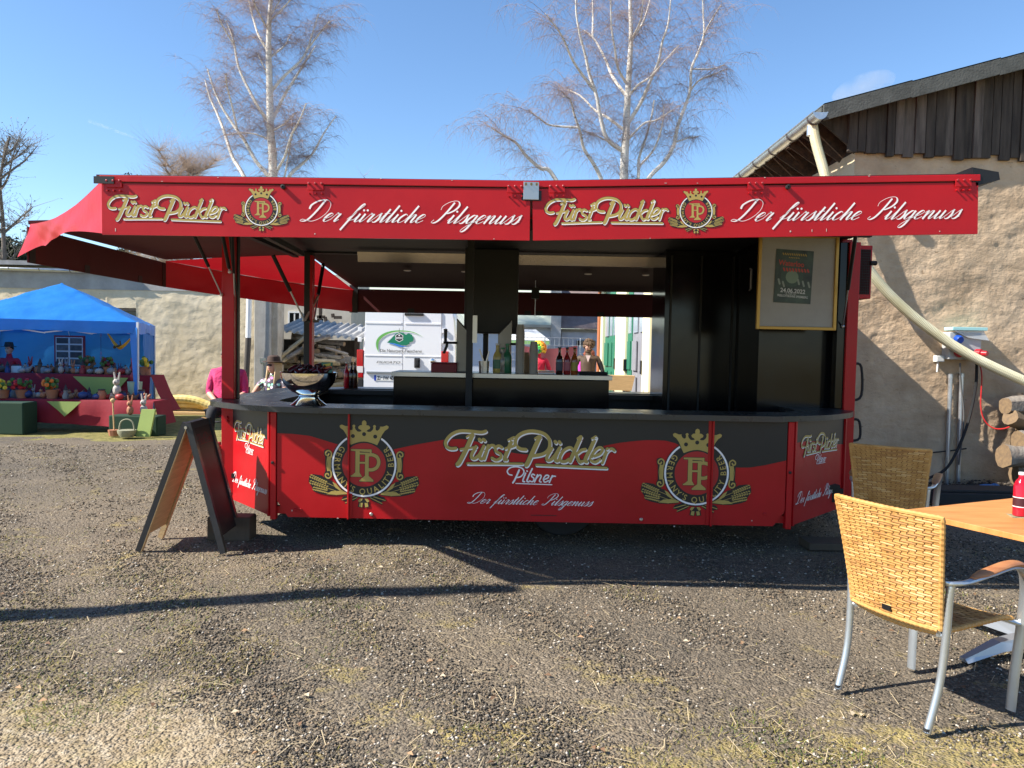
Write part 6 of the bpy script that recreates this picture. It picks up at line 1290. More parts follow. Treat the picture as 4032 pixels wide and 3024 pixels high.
def make_chair(C, f, label):
    C = Vector(C); f = Vector((f[0],f[1],0)).normalized(); l = Vector((-f.y,f.x,0)); W = lambda x, y, z: C+f*x+l*y+Vector((0,0,z))
    root = empty('wicker_chair', C, label, 'chair', 'wicker garden chairs')
    def bk(u, v, h):      # backrest surface: u across, v up
        v = min(1,max(0,v)); u = min(1,max(0,u))
        y = (u-.5)*2; wd = .225+.045*v**1.2; cx = -.215-.085*v**1.15-.030*(1-y*y)+.0; return W(cx-h, y*wd, .43+.50*v)
    def st(u, v, h):
        v = min(1,max(0,v)); u = min(1,max(0,u))
        y = (u-.5)*2; x = -.20+.47*v; return W(x, y*(.215+.02*v), .415+.02*v-.022*(1-y*y)*1+h-(.05*max(0,v-.85)**1.5*6))
    for nm, S, nr, nc, both in (('backrest',bk,50,15,True),('seat',st,42,13,True)):
        m = MB(); n = 14
        for sd in (1,-1): m.sheet([[S(i/n,j/n,sd*.005) for j in range(n+1)] for i in range(n+1)])
        E = [S(0,j/n,0) for j in range(n+1)]+[S(i/n,1,0) for i in range(1,n+1)]+[S(1,1-j/n,0) for j in range(1,n+1)]+[S(1-i/n,0,0) for i in range(1,n)]
        b = m.build(nm, WICKD, root, smooth=True)
        mb = MB(); weave(S,nr,nc,both,mb); ob = mb.build('woven_strands', [WICK,WICK2,WICK3], b); ob['kind'] = 'stuff'
        mb = MB(); P = E+[E[0]]; K = []
        for i in range(len(P)-1):
            for s in range(3): K.append(P[i].lerp(P[i+1],s/3))
        mb.tube(K,[.011+.0022*(i%2) for i in range(len(K))],8); mb.build('wrapped_edge', WICK, b)
    tg = [bk(a,b,.0125) for a, b in ((.46,.05),(.56,.05),(.56,.095),(.46,.095))]; MB().prism(tg,-f*.004).build('maker_tag', BLKM, root)
    for s in (1,-1):
        P = cr([W(-.285,s*.232,0),W(-.225,s*.238,.20),W(-.205,s*.245,.42),W(-.205,s*.252,.60),W(-.20,s*.256,.635)],6); MB().tube(P,.0165,12).build('leg', ALU, root, smooth=True)
        MB().tube([W(-.285,s*.232,0.0),W(-.2849,s*.232,.02)],.0155,10).build('foot_cap', RUBBER, root)
        P = cr([W(-.235,s*.225,.640),W(-.215,s*.262,.643),W(-.14,s*.28,.645),W(.0,s*.29,.668),W(.14,s*.29,.684),W(.235,s*.285,.66),W(.285,s*.275,.57),W(.290,s*.265,.40),W(.275,s*.255,.18),W(.265,s*.25,0)],7)
        m = MB(); rows = []
        for i, p in enumerate(P):
            t = (P[min(i+1,len(P)-1)]-P[max(i-1,0)]).normalized(); side = l; up = t.cross(side).normalized(); fr = i/len(P); wd = .011+.013*min(1,max(0,(fr-.15)*4)); th = .011
            rows.append([p+side*wd*math.cos(a)+up*th*math.sin(a) for a in [2*math.pi*k/10 for k in range(11)]])
        m.sheet(rows); m.add(rows[-1][:10],[tuple(range(10))]); m.build('arm_tube', ALU, root, smooth=True)
        A = cr([W(-.11,s*.284,.662),W(0,s*.29,.682),W(.12,s*.29,.698),W(.20,s*.288,.693),W(.245,s*.284,.668)],5); rows = []
        for i, p in enumerate(A):
            t = (A[min(i+1,len(A)-1)]-A[max(i-1,0)]).normalized(); up = t.cross(l).normalized(); up = up if up.z > 0 else -up; e = min(1,.35+3.2*min(i,len(A)-1-i)/len(A)*1.3); rows.append([p+l*.029*e*math.cos(a)+up*.013*e*math.sin(a) for a in [2*math.pi*k/12 for k in range(13)]])
        m = MB().sheet(rows); m.add(rows[0][:12],[tuple(range(12))]); m.add(rows[-1][:12],[tuple(range(12))]); m.build('armrest', ARMW, root, smooth=True)
        MB().tube([W(-.205,s*.245,.405),W(-.19,s*.20,.408)],.012,8).tube([W(.285,s*.262,.40),W(.235,s*.21,.418)],.012,8).build('seat_bracket', ALU, root, smooth=True)
        MB().tube([W(-.20,s*.21,.40),W(-.215,s*.215,.46)],.013,8).build('back_stub', ALU, root, smooth=True)
    return root
make_chair((1.952,3.54,0),(.9,.44),'sunlit wicker armchair with curved aluminium legs pulled up to the wooden table')
make_chair((2.965,5.9,0),(.55,.83),'shaded wicker armchair turned away beside the trailer end')
cn = Vector((2.19,4.23,0)); e1 = Vector((.43,-.90,0)); e2 = Vector((.90,.43,0)); TAB = empty('garden_table', cn+e2*.6+e1*.4, 'orange wood topped garden table on a grey metal pedestal', 'table')
P = [cn+e2*a+e1*b for a, b in rrect(0,1.2,0,.8,.035,4)]; TOPW = M('table_laminate',(.55,.20,.052),.42,c2=(.63,.28,.09),var=.1,vs_=3,stretch=(1,6,1),coat=.05)
MB().prism([p+Vector((0,0,.722)) for p in P],(0,0,.03)).build('table_top', TOPW, TAB, bevel=.008)
ct = cn+e2*.6+e1*.4; MB().lathe([(.04,.05),(.038,.70),(.10,.722)],ct,16).build('column', ALU, TAB, smooth=True)
for i in range(4):
    d = (Matrix.Rotation(R(8+90*i),3,'Z') @ Vector((-.98,-.15,0))); s = Vector((-d.y,d.x,0)); q = lambda r, w, z: ct+d*r+s*w+Vector((0,0,z))
    MB().add([q(.02,-.05,.06),q(.02,.05,.06),q(.30,.042,.045),q(.52,.03,.0),q(.52,-.03,.0),q(.30,-.042,.045),q(.02,-.04,.12),q(.02,.04,.12),q(.30,.028,.095),q(.53,.018,.022),q(.53,-.018,.022),q(.30,-.028,.095)],[(6,7,8,11),(11,8,9,10),(0,5,2,1),(5,4,3,2),(1,2,8,7),(2,3,9,8),(0,6,11,5),(5,11,10,4),(3,4,10,9)]).build('foot', M('cast_alu',(.42,.45,.50),.4,.7), TAB)
# bottles
def bottle(name, p, h, r, glass, label, cat='bottle', lab=None, cap=None, liquid=None, group=None, axis=None, long_neck=True):
    p = Vector(p); root = empty(name, p, label, cat, group)
    prof = [(r*.9,0),(r,.02*h),(r,.55*h),(r*.85,.63*h),(r*.40,.75*h),(r*.36,.93*h),(r*.42,.96*h),(r*.40,.965*h)] if long_neck else [(r*.9,0),(r,.02*h),(r,.70*h),(r*.75,.80*h),(r*.42,.87*h),(r*.42,.95*h)]
    MB().lathe(prof,p,18,axis=axis).build('glass_body', glass, root, smooth=True); q = Vector(axis).to_track_quat('Z','Y') if axis else None
    if lab: MB().lathe([(r*1.012,.15*h),(r*1.012,.46*h)],p,18,axis=axis).build('paper_label', lab, root, smooth=True); 
    MB().lathe([(r*.46,.945*h),(r*.47,1.0*h),(r*.40,1.005*h)],p,12,axis=axis).build('cap', cap or BLKM, root, smooth=True); return root
RG = M('red_liqueur',(.55,.012,.03),.06,coat=.5,transl=.25); DG = M('dark_glass_bottle',(.02,.008,.006),.07,coat=.5); AG = M('amber_beer',(.30,.085,.015),.08,coat=.5,transl=.2); GG = M('green_plastic',(.02,.12,.06),.3); CG = M('clear_plastic',(.55,.52,.46),.15,trans=.6)
q = G(4018,2036,.753); bt = bottle('liqueur_bottle',(q.x+.012,q.y+.02,.756),.235,.038,RG,'red bottle standing on a beer mat on the wooden table',lab=None,cap=M('white_cap',(.65,.65,.65),.4),long_neck=False)
for zz in (.05,.10): MB().lathe([(.0384,zz),(.0384,zz+.004)],Vector((q.x+.012,q.y+.02,.756)),18).build('label_line', WHITE, bt)
MB().lathe([(.0383,.055),(.0383,.099)],Vector((q.x+.012,q.y+.02,.756)),18).build('paper_label', M('dark_label',(.05,.01,.015),.5), bt, smooth=True)
D = Dec((q.x+.0,q.y-.0195,.756+.10),ex,-ez,(0,-1,0)); script(D,'Pilsner'[0]+'i',-.012,.03,.02,.03,.012,0,0); D.mb.build('label_mark',[WHITE],bt) if False else None
tag(MB().prism([(q.x-.055,q.y-.02,.7525),(q.x+.05,q.y-.045,.7525),(q.x+.08,q.y+.06,.7525),(q.x-.025,q.y+.085,.7525)],(0,0,.0018)).build('beer_mat', M('mat_green',(.03,.09,.05),.7,c2=(.5,.42,.25),var=.3,vs_=20), loc=(q.x,q.y,.7525)), 'green printed beer mat under the red bottle','beer mat')
# ------------------------------------------------------------ A-board
nl, nr, fl, fr = G(548,2174), G(872,2182), G(642,2116), G(945,2122)
zt_ = U(733,1668,(nl.y+nr.y)/2).z; tn = Vector((U(733,1668,(nl.y+nr.y)/2).x,(nl.y+nr.y)/2,zt_)); tf = Vector((tn.x+((fl+fr)/2-(nl+nr)/2).x*1.0,(fl.y+fr.y)/2,zt_))
ab = empty('a_board',(nl+nr+fl+fr)/4,'black folding chalkboard A-board standing at the trailer corner','sign')
BW = M('black_stain',(.022,.022,.024),.45,var=.2,vs_=6,coat=.1); CHK = M('chalkboard',(.016,.013,.013),.6,var=.2,vs_=3)
for a, b, s in ((nl,fl,-1),(nr,fr,1)):
    dn = (a-tn).normalized(); w = (b-a).normalized(); n = dn.cross(w).normalized(); n = n if n.x*s > 0 else -n
    top = tn + n*.012*1; L = (a-tn).length; Wd = (tf-tn).length
    pn = MB().obox(tn+n*.012+dn*L/2+w*.022,dn*(L/2),w*.022,n*.020).build('stile', BW, ab); MB().obox(tn+n*.012+dn*L/2+w*(Wd-.022),dn*(L/2),w*.022,n*.020).build('stile', BW if s > 0 else WOODY, ab)
    MB().obox(tn-n*.011+dn*L/2+w*.022,dn*(L/2-.002),w*.0215,n*.0022).build('stile_back', WOODY if s < 0 else BW, ab)
    bd = MB().obox(tn+n*.014+dn*(L*.45)+w*Wd/2,dn*(L*.43),w*(Wd/2-.044),n*.004).build('board', CHK, ab); MB().obox(tn+n*.007+dn*(L*.45)+w*Wd/2,dn*(L*.43),w*(Wd/2-.044),n*.0025).build('board_back', WOODY, ab)
    MB().obox(tn+n*.012+dn*.025+w*Wd/2,dn*.025,w*(Wd/2-.0445),n*.011).build('top_rail', BW, ab)
    if s > 0:
        D = Dec(tn+n*.0188+dn*.10+w*.07,w,dn,n); fuerst(D,0,0,.40/1880*.0+.00020,0,(0,0,0,0)) if False else None
        for wd_, PP in FUE: D.stroke([((p[0]-130)*.00022,(p[1]-240)*.00022) for p in PP],.004,0,.0002,4)
        D.mb.build('chalk_lettering',[M('red_chalk',(.16,.02,.03),.9)],bd)
MB().tube([tn+Vector((-.0,-.012,-.03)),tn+Vector((0,.012,-.03))],.012,8).build('hinge_bolt', STEEL, ab)
q = G(880,2125); tag(MB().box(q.x-.13,q.x+.22,q.y-.02,q.y+.16,-.01,.19).build('wooden_block', M('dark_block',(.085,.06,.04),.8,var=.3,vs_=5), loc=(q.x,q.y,0), bevel=.015),'dark wooden block lying behind the A-board','block')
q = G(3260,2150); tag(MB().box(q.x-.2,q.x+.28,q.y-.12,q.y+.12,-.01,.05).build('support_plank', M('dark_block2',(.07,.055,.04),.85,var=.2,vs_=5), loc=(q.x,q.y,0), bevel=.006),'dirty plank lying under the trailer corner jack','plank')
# ------------------------------------------------------------ bowl and things on the counters
by = 6.26; bc = Vector((U(1215,1500,by).x,by,CZ))
prof = [(.145,0),(.148,.004),(.13,.014),(.105,.035),(.086,.052),(.078,.066),(.082,.074),(.080,.080),(.092,.090),(.130,.108),(.168,.135),(.196,.168),(.213,.205),(.221,.240),(.2235,.262),(.229,.266),(.224,.269),(.213,.240),(.20,.195),(.16,.14),(.06,.11)]
tag(MB().lathe(prof,bc,48).build('steel_bowl', CHROME, smooth=True, loc=bc),'large polished steel pedestal bowl full of small bottles on the counter','bowl')
rnd = random.Random(5); WINE = M('wine_glass_dark',(.05,.008,.014),.15,coat=.4); FOIL = M('black_foil',(.03,.03,.035),.25,.3)
for i in range(22):
    a = rnd.uniform(0,6.28); r_ = .15*rnd.random()**.6; p = bc+Vector((r_*math.cos(a),r_*math.sin(a),.245+.10*rnd.random()*(1-r_/.24)+.02)); d = Vector((rnd.uniform(-1,1),rnd.uniform(-1,1),rnd.uniform(.05,.75))).normalized(); p = p-d*.06
    p.x = max(bc.x-.13,min(bc.x+.13,p.x)); bottle('mini_bottle',p,.115,.024,WINE,'small dark red bottle heaped in the steel bowl','bottle',cap=FOIL,group='small bottles in the bowl',axis=d)
cp = U(1285,1452,by-.02); cd = tag(MB().obox((cp.x,by,cp.z),(.045,0,0),(0,.004,0),(0,.006,.052)).build('snack_packet', GG, loc=(cp.x,by,cp.z-.05), bevel=.003),'green snack packet with an orange band standing in the bowl','packet')
MB().obox((cp.x-.002,by-.0065,cp.z+.005),(.043,0,.006),(0,.002,0),(0,.001,.011)).build('orange_band', M('orange_band',(.55,.10,.02),.5), cd); MB().obox((cp.x,by-.004,cp.z+.03),(.03,0,.006),(0,.002,0),(0,.001,.010)).build('yellow_band', M('yellow_band',(.45,.36,.04),.5), cd)
for px, g_, lab in ((1365,RG,'red wine bottle on the rear counter behind the bowl'),(1384,DG,'dark bottle on the rear counter next to the red one'),(1398,M('brown_bottle',(.05,.018,.01),.1,coat=.5),'brown bottle on the rear counter beside the dark one')): 
    p = U(px,1500,8.98); bottle('wine_bottle',(p.x,8.98,CZ),.30,.034,g_,lab,lab=None,cap=DG if g_ != RG else WHITEP)
bY = IB+.1
for px, g_, lb_m, lab in ((2202,DG,M('label_slate',(.05,.06,.09),.5),'beer bottle with a slate blue label on the steel top'),(2232,M('ruby_beer',(.28,.02,.02),.08,coat=.5,transl=.2),M('label_rose',(.35,.10,.14),.5),'ruby beer bottle with a rose label on the steel top'),(2261,AG,M('label_olive',(.30,.28,.06),.5),'amber beer bottle with an olive label on the steel top')):
    p = U(px,1470,bY); b_ = bottle('beer_bottle',(p.x,bY,bz),.275,.036,g_,lab,lab=lb_m,cap=BLKM)
for px, h, r_, m_, lab in ((1957,.30,.045,M('syrup_yellow',(.42,.33,.10),.2),'squeeze bottle with pale yellow syrup on the steel top'),(1997,.30,.045,M('syrup_green',(.03,.14,.07),.25),'plastic bottle with a green label on the steel top'),(1978,.26,.04,CG,'clear plastic bottle between the syrups on the steel top')):
    p = U(px,1470,bY+.12); bottle('syrup_bottle',(p.x,bY+.12,bz),h,r_,m_,lab,cap=M('green_cap',(.02,.2,.08),.4) if 'yellow' not in lab else WHITEP,lab=GG if 'yellow' in lab else None)
CUP = M('frosted_cup',(.36,.33,.29),.5,transl=.2)
for px, n_, lab in ((2046,15,'tall stack of frosted plastic cups on the steel top'),(2100,9,'shorter stack of plastic cups on the steel top'),(2068,5,'low stack of tan paper cups on the steel top')):
    p = U(px,1470,bY+.05 if n_ != 5 else bY+.2); y = p.y; r_ = empty('cup_stack',(p.x,y,bz),lab,'cups')
    for k in range(n_):
        z = bz+.028*k*(1.0); MB().lathe([(.046,0),(.034,.105)] ,(p.x,y,z),16).build('cup', CUP if n_ != 5 else M('paper_cup',(.38,.25,.14),.7), r_, smooth=True)
p, q = U(1697,1432,bY), U(1797,1468,bY); tag(MB().box(p.x,q.x,bY,bY+.14,bz,bz+.085).box(p.x-.004,q.x+.004,bY-.004,bY+.144,bz+.087,bz+.10).build('red_box', M('maroon_box',(.17,.008,.015),.5), loc=(p.x,bY,bz), bevel=.004),'flat maroon cash box on the steel top','box')
p, q = U(2118,1462,bY), U(2184,1470,bY); tag(MB().box(p.x,q.x,bY+.02,bY+.2,bz,bz+.035).build('glass_tray', M('clear_tray',(.6,.55,.55),.1,trans=.5), loc=(p.x,bY,bz), bevel=.006),'shallow clear tray between cups and beer bottles','tray')
p, q = U(2285,1460,bY), U(2395,1470,bY); tag(MB().box(p.x,q.x,bY+.05,bY+.3,bz,bz+.03).build('rubber_mat', RUBBER, loc=(p.x,bY,bz), bevel=.006),'black rubber bar mat at the end of the steel top','mat')
# bar towels and clutter between taps
p = U(1905,1440,bY+.1); tag(MB().lathe([(.05,0),(.055,.12)],(p.x,bY+.15,bz),14).tube([(p.x,bY+.15,bz+.1),(p.x-.05,bY+.15,bz+.24)],.008,5).tube([(p.x+.02,bY+.15,bz+.1),(p.x+.05,bY+.15,bz+.22)],.008,5).build('utensil_tin', STEEL, smooth=True, loc=(p.x,bY+.15,bz)),'steel tin with stirrers behind the centre pole','tin')
# framed notice board and poster
FYy = 6.80; a, b = U(2976,1290,FYy), U(3289,1302,FYy); ztop = 2.652; fm = empty('notice_frame',((a.x+b.x)/2,FYy,b.z),'gilt framed grey notice board hanging at the right of the bar','frame')
w_ = .028; MB().box(a.x+w_,b.x-w_,FYy,FYy+.012,b.z+w_,ztop-w_).build('backing', GREY, fm)
for x0,x1,z0,z1 in ((a.x,a.x+w_,b.z,ztop),(b.x-w_,b.x,b.z,ztop),(a.x+w_,b.x-w_,b.z,b.z+w_),(a.x+w_,b.x-w_,ztop-w_,ztop)): MB().box(x0,x1,FYy-.018,FYy+.014,z0,z1).build('frame_bar', GOLDF, fm, bevel=.004)
C4 = [U(*p,FYy) for p in ((3057,980),(3204,990),(3190,1198),(3044,1190))]; po = empty('poster',(C4[3].x,FYy-.004,C4[3].z),'dark concert poster with red and yellow lettering pinned on the grey board','poster')
MB().prism([Vector((p.x,FYy-.003,p.z)) for p in C4],(0,-.002,0)).build('sheet', M('poster_dark',(.020,.026,.022),.45,c2=(.06,.09,.06),var=.4,vs_=7), po)
uu = (C4[1]-C4[0]); L = uu.length; uu.normalize(); vv = (C4[3]-C4[0]).normalized(); H = (C4[3]-C4[0]).length; D = Dec(Vector((C4[0].x,FYy-.0056,C4[0].z)),uu,vv,(0,-1,0)); f_ = L
D.disc((f_*.46,f_*.68),f_*.30,3,0,30); D.disc((f_*.46,f_*.72),f_*.17,4,.0006,30)
for i in range(11): D.stroke([(f_*(.18+.06*i),f_*.10),(f_*(.205+.06*i),f_*.14)],f_*.028,1,.001,1); 
for i in range(5): D.stroke([(f_*(.35+.06*i),f_*.2),(f_*(.38+.06*i),f_*.215)],f_*.02,1,.001,1)
D.text('Waterloo',f_*.42,f_*.43,f_*.20,0,.0012,.85,.03,'C',bold=.02)
for i in range(9): D.stroke([(f_*(.22+.08*i),f_*.50),(f_*(.25+.08*i),f_*.56)],f_*.045,0,.0012,1)
D.text('24.06.2022',f_*.5,f_*1.14,f_*.16,2,.0012,.95,.02,'C',bold=.02); D.text('FREILICHTBÜHNE SPREMBERG',f_*.5,f_*1.26,f_*.085,2,.0012,.72,.02,'C',bold=.015); D.text('ab 19:00 Uhr',f_*.45,f_*1.19,f_*.06,2,.0012,.9,.02,'C')
for p_ in ((.1,.8),(.22,.86),(.62,.78),(.75,.82),(.9,.84)): D.stroke([(f_*p_[0],f_*p_[1]),(f_*(p_[0]+.04),f_*(p_[1]+.12))],f_*.05,5,.001,1)
D.build('poster_print',[M('poster_red',(.42,.05,.03),.5),M('poster_yellow',(.38,.26,.05),.5),M('poster_white',(.5,.5,.48),.5),M('poster_green',(.04,.07,.05),.5),M('poster_glow',(.16,.22,.15),.5),M('poster_fig',(.22,.25,.21),.5)],po)
# ------------------------------------------------------------ people
def person(loc, yaw, J, cols, label, hair, extra=None, head_dir=0., head_tilt=0., S=1.0):
    """J: joint positions in a frame facing -Y; cols: material per zone"""
    root = empty('person', loc, label, 'person'); Rz = Matrix.Rotation(yaw,3,'Z'); L0 = Vector(loc)
    W = lambda p: Rz @ (Vector(p)*S)
    V = []; E = []; Rd = []; Z = []
    def add(p, r, par=None, zone=0):
        V.append(W(p)); Rd.append((r[0]*S,r[1]*S) if hasattr(r,'__len__') else (r*S,r*S)); 
        if par is not None: E.append((par,len(V)-1)); Z.append(zone)
        return len(V)-1
    bk_ = J.get('bulk',1.0); hp = add(J['hip'],(.155*bk_,.115)); ws = add(Vector(J['hip']).lerp(Vector(J['chest']),.5),(.155*bk_,.115*bk_),hp,0); chs = add(J['chest'],(.168*bk_,.12),ws,0); nk = add(J['neck'],.060,chs,0); hd = add(Vector(J['neck']).lerp(Vector(J['head']),.6),.058,nk,2)
    for s, k in ((-1,'L'),(1,'R')):
        sh = add(J['sh'+k],.072,chs,0); el = add(J['el'+k],.046,sh,J.get('sleeve',0)); wr = add(J['wr'+k],.030,el,J.get('fore',2)); d = (Vector(J['wr'+k])-Vector(J['el'+k])).normalized(); pm = add(Vector(J['wr'+k])+d*.07,(.036,.02),wr,2)
        hj = add(Vector(J['hip'])+Vector((s*.09,0,-.03)),.105,hp,1); kn = add(J['kn'+k],.068,hj,1); an = add(J['an'+k],.045,kn,1); dd = Vector((0,-1,0)); to = add(Vector(J['an'+k])+Vector((s*.02,-.14,-.05)),(.042,.03),an,3)
    roots = [0]
    for k in 'LR':   # fingers
        d = (Vector(J['wr'+k])-Vector(J['el'+k])).normalized(); sd = d.cross(Vector((0,1,0)));  sd = sd.normalized() if sd.length > .1 else Vector((1,0,0)); b0 = Vector(J['wr'+k])+d*.07; nn = d.cross(sd)
        for q, ln in ((-.025,.065),(-.008,.078),(.009,.072),(.025,.055)):
            a = add(b0+sd*q,.009); roots.append(a); b = add(b0+sd*q*1.1+d*ln*.55+nn*.008,.0085,a,2); add(b0+sd*q*1.1+d*ln+nn*.026,.0075,b,2)
        a = add(Vector(J['wr'+k])+d*.03+sd*-.02,.011); roots.append(a); b = add(Vector(J['wr'+k])+d*.06+sd*-.048,.010,a,2); add(Vector(J['wr'+k])+d*.09+sd*-.055+nn*.01,.008,b,2)
    me = bpy.data.meshes.new('sk'); me.from_pydata(V,E,[]); o = bpy.data.objects.new('sk',me); col.objects.link(o)
    m = o.modifiers.new('s','SKIN'); m.use_smooth_shade = True
    if not me.skin_vertices: 
        bpy.context.view_layer.objects.active = o; me.skin_vertices
    for i, sv_ in enumerate(me.skin_vertices[0].data): sv_.radius = Rd[i]; sv_.use_root = i in roots
    o.modifiers.new('u','SUBSURF').levels = 1
    dg = bpy.context.evaluated_depsgraph_get(); dg.update(); em = o.evaluated_get(dg).to_mesh()
    mb = MB(); vs_ = [v.co.copy() for v in em.vertices]; mats = []
    segs = [(V[a],V[b],z,(Rd[a][0]+Rd[b][0])/2) for (a,b), z in zip(E,Z)]
    for f in em.polygons:
        c = f.center; best = 9; bz_ = 0
        for a, b, z, r in segs:
            ab_ = b-a; t = max(0,min(1,(c-a).dot(ab_)/(ab_.length_squared+1e-9))); dd = (c-a-ab_*t).length-r
            if dd < best: best = dd; bz_ = z
        mats.append(bz_)
    mb.v = [tuple(v+L0) for v in vs_]; mb.f = [tuple(f.vertices) for f in em.polygons]; mb.m = mats
    o.evaluated_get(dg).to_mesh_clear(); bpy.data.objects.remove(o)
    # head with a face
    hc = W(J['head'])+L0; Rh = Rz @ Matrix.Rotation(head_dir,3,'Z') @ Matrix.Rotation(head_tilt,3,'X'); hv = []; nu, nv = 20, 16
    for i in range(nv+1):
        ph = math.pi*i/nv
        for j in range(nu):
            th = 2*math.pi*j/nu; x, y, z = math.sin(ph)*math.cos(th), math.sin(ph)*math.sin(th), -math.cos(ph); wx = .076*(1-.22*max(0,-z)); wy = .096
            p = Vector((x*wx,y*wy,z*.118)); fr = max(0,-y)
            if fr > .75 and abs(x) < .24 and -.32 < z < .12: p.y -= .020*(1-abs(x)/.24)*(1-abs(z+.16)/.30)
            if fr > .5 and .12 < z < .3 and .15 < abs(x) < .6: p.y += .008
            if fr > .4 and z < -.72: p.y -= .012
            hv.append(hc+Rh@(p*S))
    mb.add(hv,[(i*nu+j,i*nu+(j+1)%nu,(i+1)*nu+(j+1)%nu,(i+1)*nu+j) for i in range(nv) for j in range(nu)],2)
    hq = lambda p: hc+Rh@(Vector(p)*S)
    for s in (-1,1): mb.ball(hq((s*.030,-.082,.016)),.0115*S,8,6,4); mb.ball(hq((s*.077,.01,-.005)),(.010*S,.02*S,.03*S),8,6,2)
    mb.ball(hq((0,-.086,-.058)),(.024*S,.008*S,.006*S),8,5,5)
    bd = mb.build('body', cols, root, smooth=True); bd.data.set_sharp_from_angle(angle=R(180))
    hair(hq, root, Rh, S)
    if extra: extra(hq, root, W, L0)
    return root
DKE = M('eye_dark',(.02,.015,.012),.3); LIP = M('lips',(.40,.14,.12),.5); JEAN = M('jeans',(.03,.045,.09),.85); BLKC = M('black_cloth',(.02,.02,.022),.85); SHOE = M('shoe_dark',(.03,.025,.02),.6)
def hair_cap(mat, rr=(.086,.104,.118), dn=0, nm='hair', curl=0, seed=1, n=0, spread=.1):
    def fn(hq, root, Rh, S):
        mb = MB(); vs_ = []; nu, nv = 18, 9
        for i in range(nv+1):
            ph = math.pi*(.0+.60*i/nv)
            for j in range(nu):
                th = 2*math.pi*j/nu; x, y, z = math.sin(ph)*math.cos(th), math.sin(ph)*math.sin(th), math.cos(ph); cut = .02 if y < -.2 else -.10; p = Vector((x*rr[0],y*rr[1]+.010,max(z*rr[2],cut)+.012)); 
                if y < -.2 and z < .45: p.y = max(p.y,-.05)
                vs_.append(hq(p))
        mb.add(vs_,[(i*nu+j,(i+1)*nu+j,(i+1)*nu+(j+1)%nu,i*nu+(j+1)%nu) for i in range(nv) for j in range(nu)])
        rnd = random.Random(seed)
        for k in range(n):
            a = rnd.uniform(0,6.28); e = rnd.uniform(-.5,1.4); r_ = spread; p = Vector((math.cos(a)*math.cos(e)*r_,math.sin(a)*math.cos(e)*r_+.02,math.sin(e)*r_+.03))
            if p.y < -.05 and p.z < .05: continue
            mi = 0
            if curl: mi = int((e+.5)/1.9*5.999) if curl == 2 else 0
            mb.ball(hq(p),rnd.uniform(.022,.036),6,5,mi)
        mb.build(nm, mat, root, smooth=True)
    return fn
sit = lambda h=.45: dict(hip=(0,0,h+.10),chest=(0,.04,h+.45),neck=(0,.03,h+.64),head=(0,.0,h+.79),shL=(-.19,.03,h+.56),shR=(.19,.03,h+.56),elL=(-.26,-.05,h+.30),elR=(.26,-.05,h+.30),wrL=(-.16,-.24,h+.20),wrR=(.16,-.24,h+.20),knL=(-.13,-.42,h+.08),knR=(.13,-.42,h+.08),anL=(-.14,-.46,.08),anR=(.14,-.46,.08))
stand = lambda: dict(hip=(0,0,.93),chest=(0,0,1.27),neck=(0,0,1.48),head=(0,-.01,1.63),shL=(-.185,0,1.41),shR=(.185,0,1.41),elL=(-.26,.0,1.13),elR=(.26,.0,1.13),wrL=(-.27,-.06,.88),wrR=(.27,-.06,.88),knL=(-.10,-.01,.50),knR=(.10,-.01,.50),anL=(-.11,.02,.08),anR=(.11,.02,.08))
def camp_chair(p, yaw, label):
    r_ = empty('folding_chair',p,label,'chair'); L0 = Vector(p); Q = lambda a: L0+Matrix.Rotation(yaw,3,'Z')@Vector(a)
    CL = M('chair_canvas',(.03,.03,.035),.85)
    MB().add([Q(a) for a in ((-.24,-.22,.43),(.24,-.22,.43),(.24,.22,.40),(-.24,.22,.40))],[(0,1,2,3)]).build('seat', CL, r_, solid=.012)
    MB().add([Q(a) for a in ((-.24,.23,.45),(.24,.23,.45),(.24,.33,.92),(-.24,.33,.92))],[(0,1,2,3)]).build('backrest', CL, r_, solid=.012)
    for s in (-1,1):
        MB().tube([Q((s*.26,-.26,0)),Q((s*.26,.24,.55)),Q((s*.26,.34,.93))],.012,6).build('leg', BLKM, r_); MB().tube([Q((s*.27,.26,0)),Q((s*.27,-.24,.60))],.012,6).build('leg', BLKM, r_); MB().bar(Q((s*.27,-.26,.61)),Q((s*.27,.25,.61)),.05,.02).build('armrest', BLKM, r_)
HS = 12.0
# seated man, magenta shirt
p = U(900,1,11.6); mag = M('magenta_shirt',(.55,.03,.13),.8,var=.12,vs_=8,bump=.8,bs=9,dist=.05); camp_chair((p.x,11.6,0),R(10),'black folding chair under the person in the magenta shirt')
J = sit(.46); J['sleeve'] = 0; J['bulk'] = 1.25; J.update(elL=(-.235,-.03,.76),elR=(.235,-.03,.76),wrL=(-.12,-.24,.68),wrR=(.12,-.24,.68)); person((p.x,11.6,0),R(10),J,[mag,BLKC,SKIN,SHOE,DKE,LIP],'person in a magenta shirt sitting on a folding chair behind the red post',hair_cap(M('hair_grey',(.18,.16,.15),.8)),S=1.13)
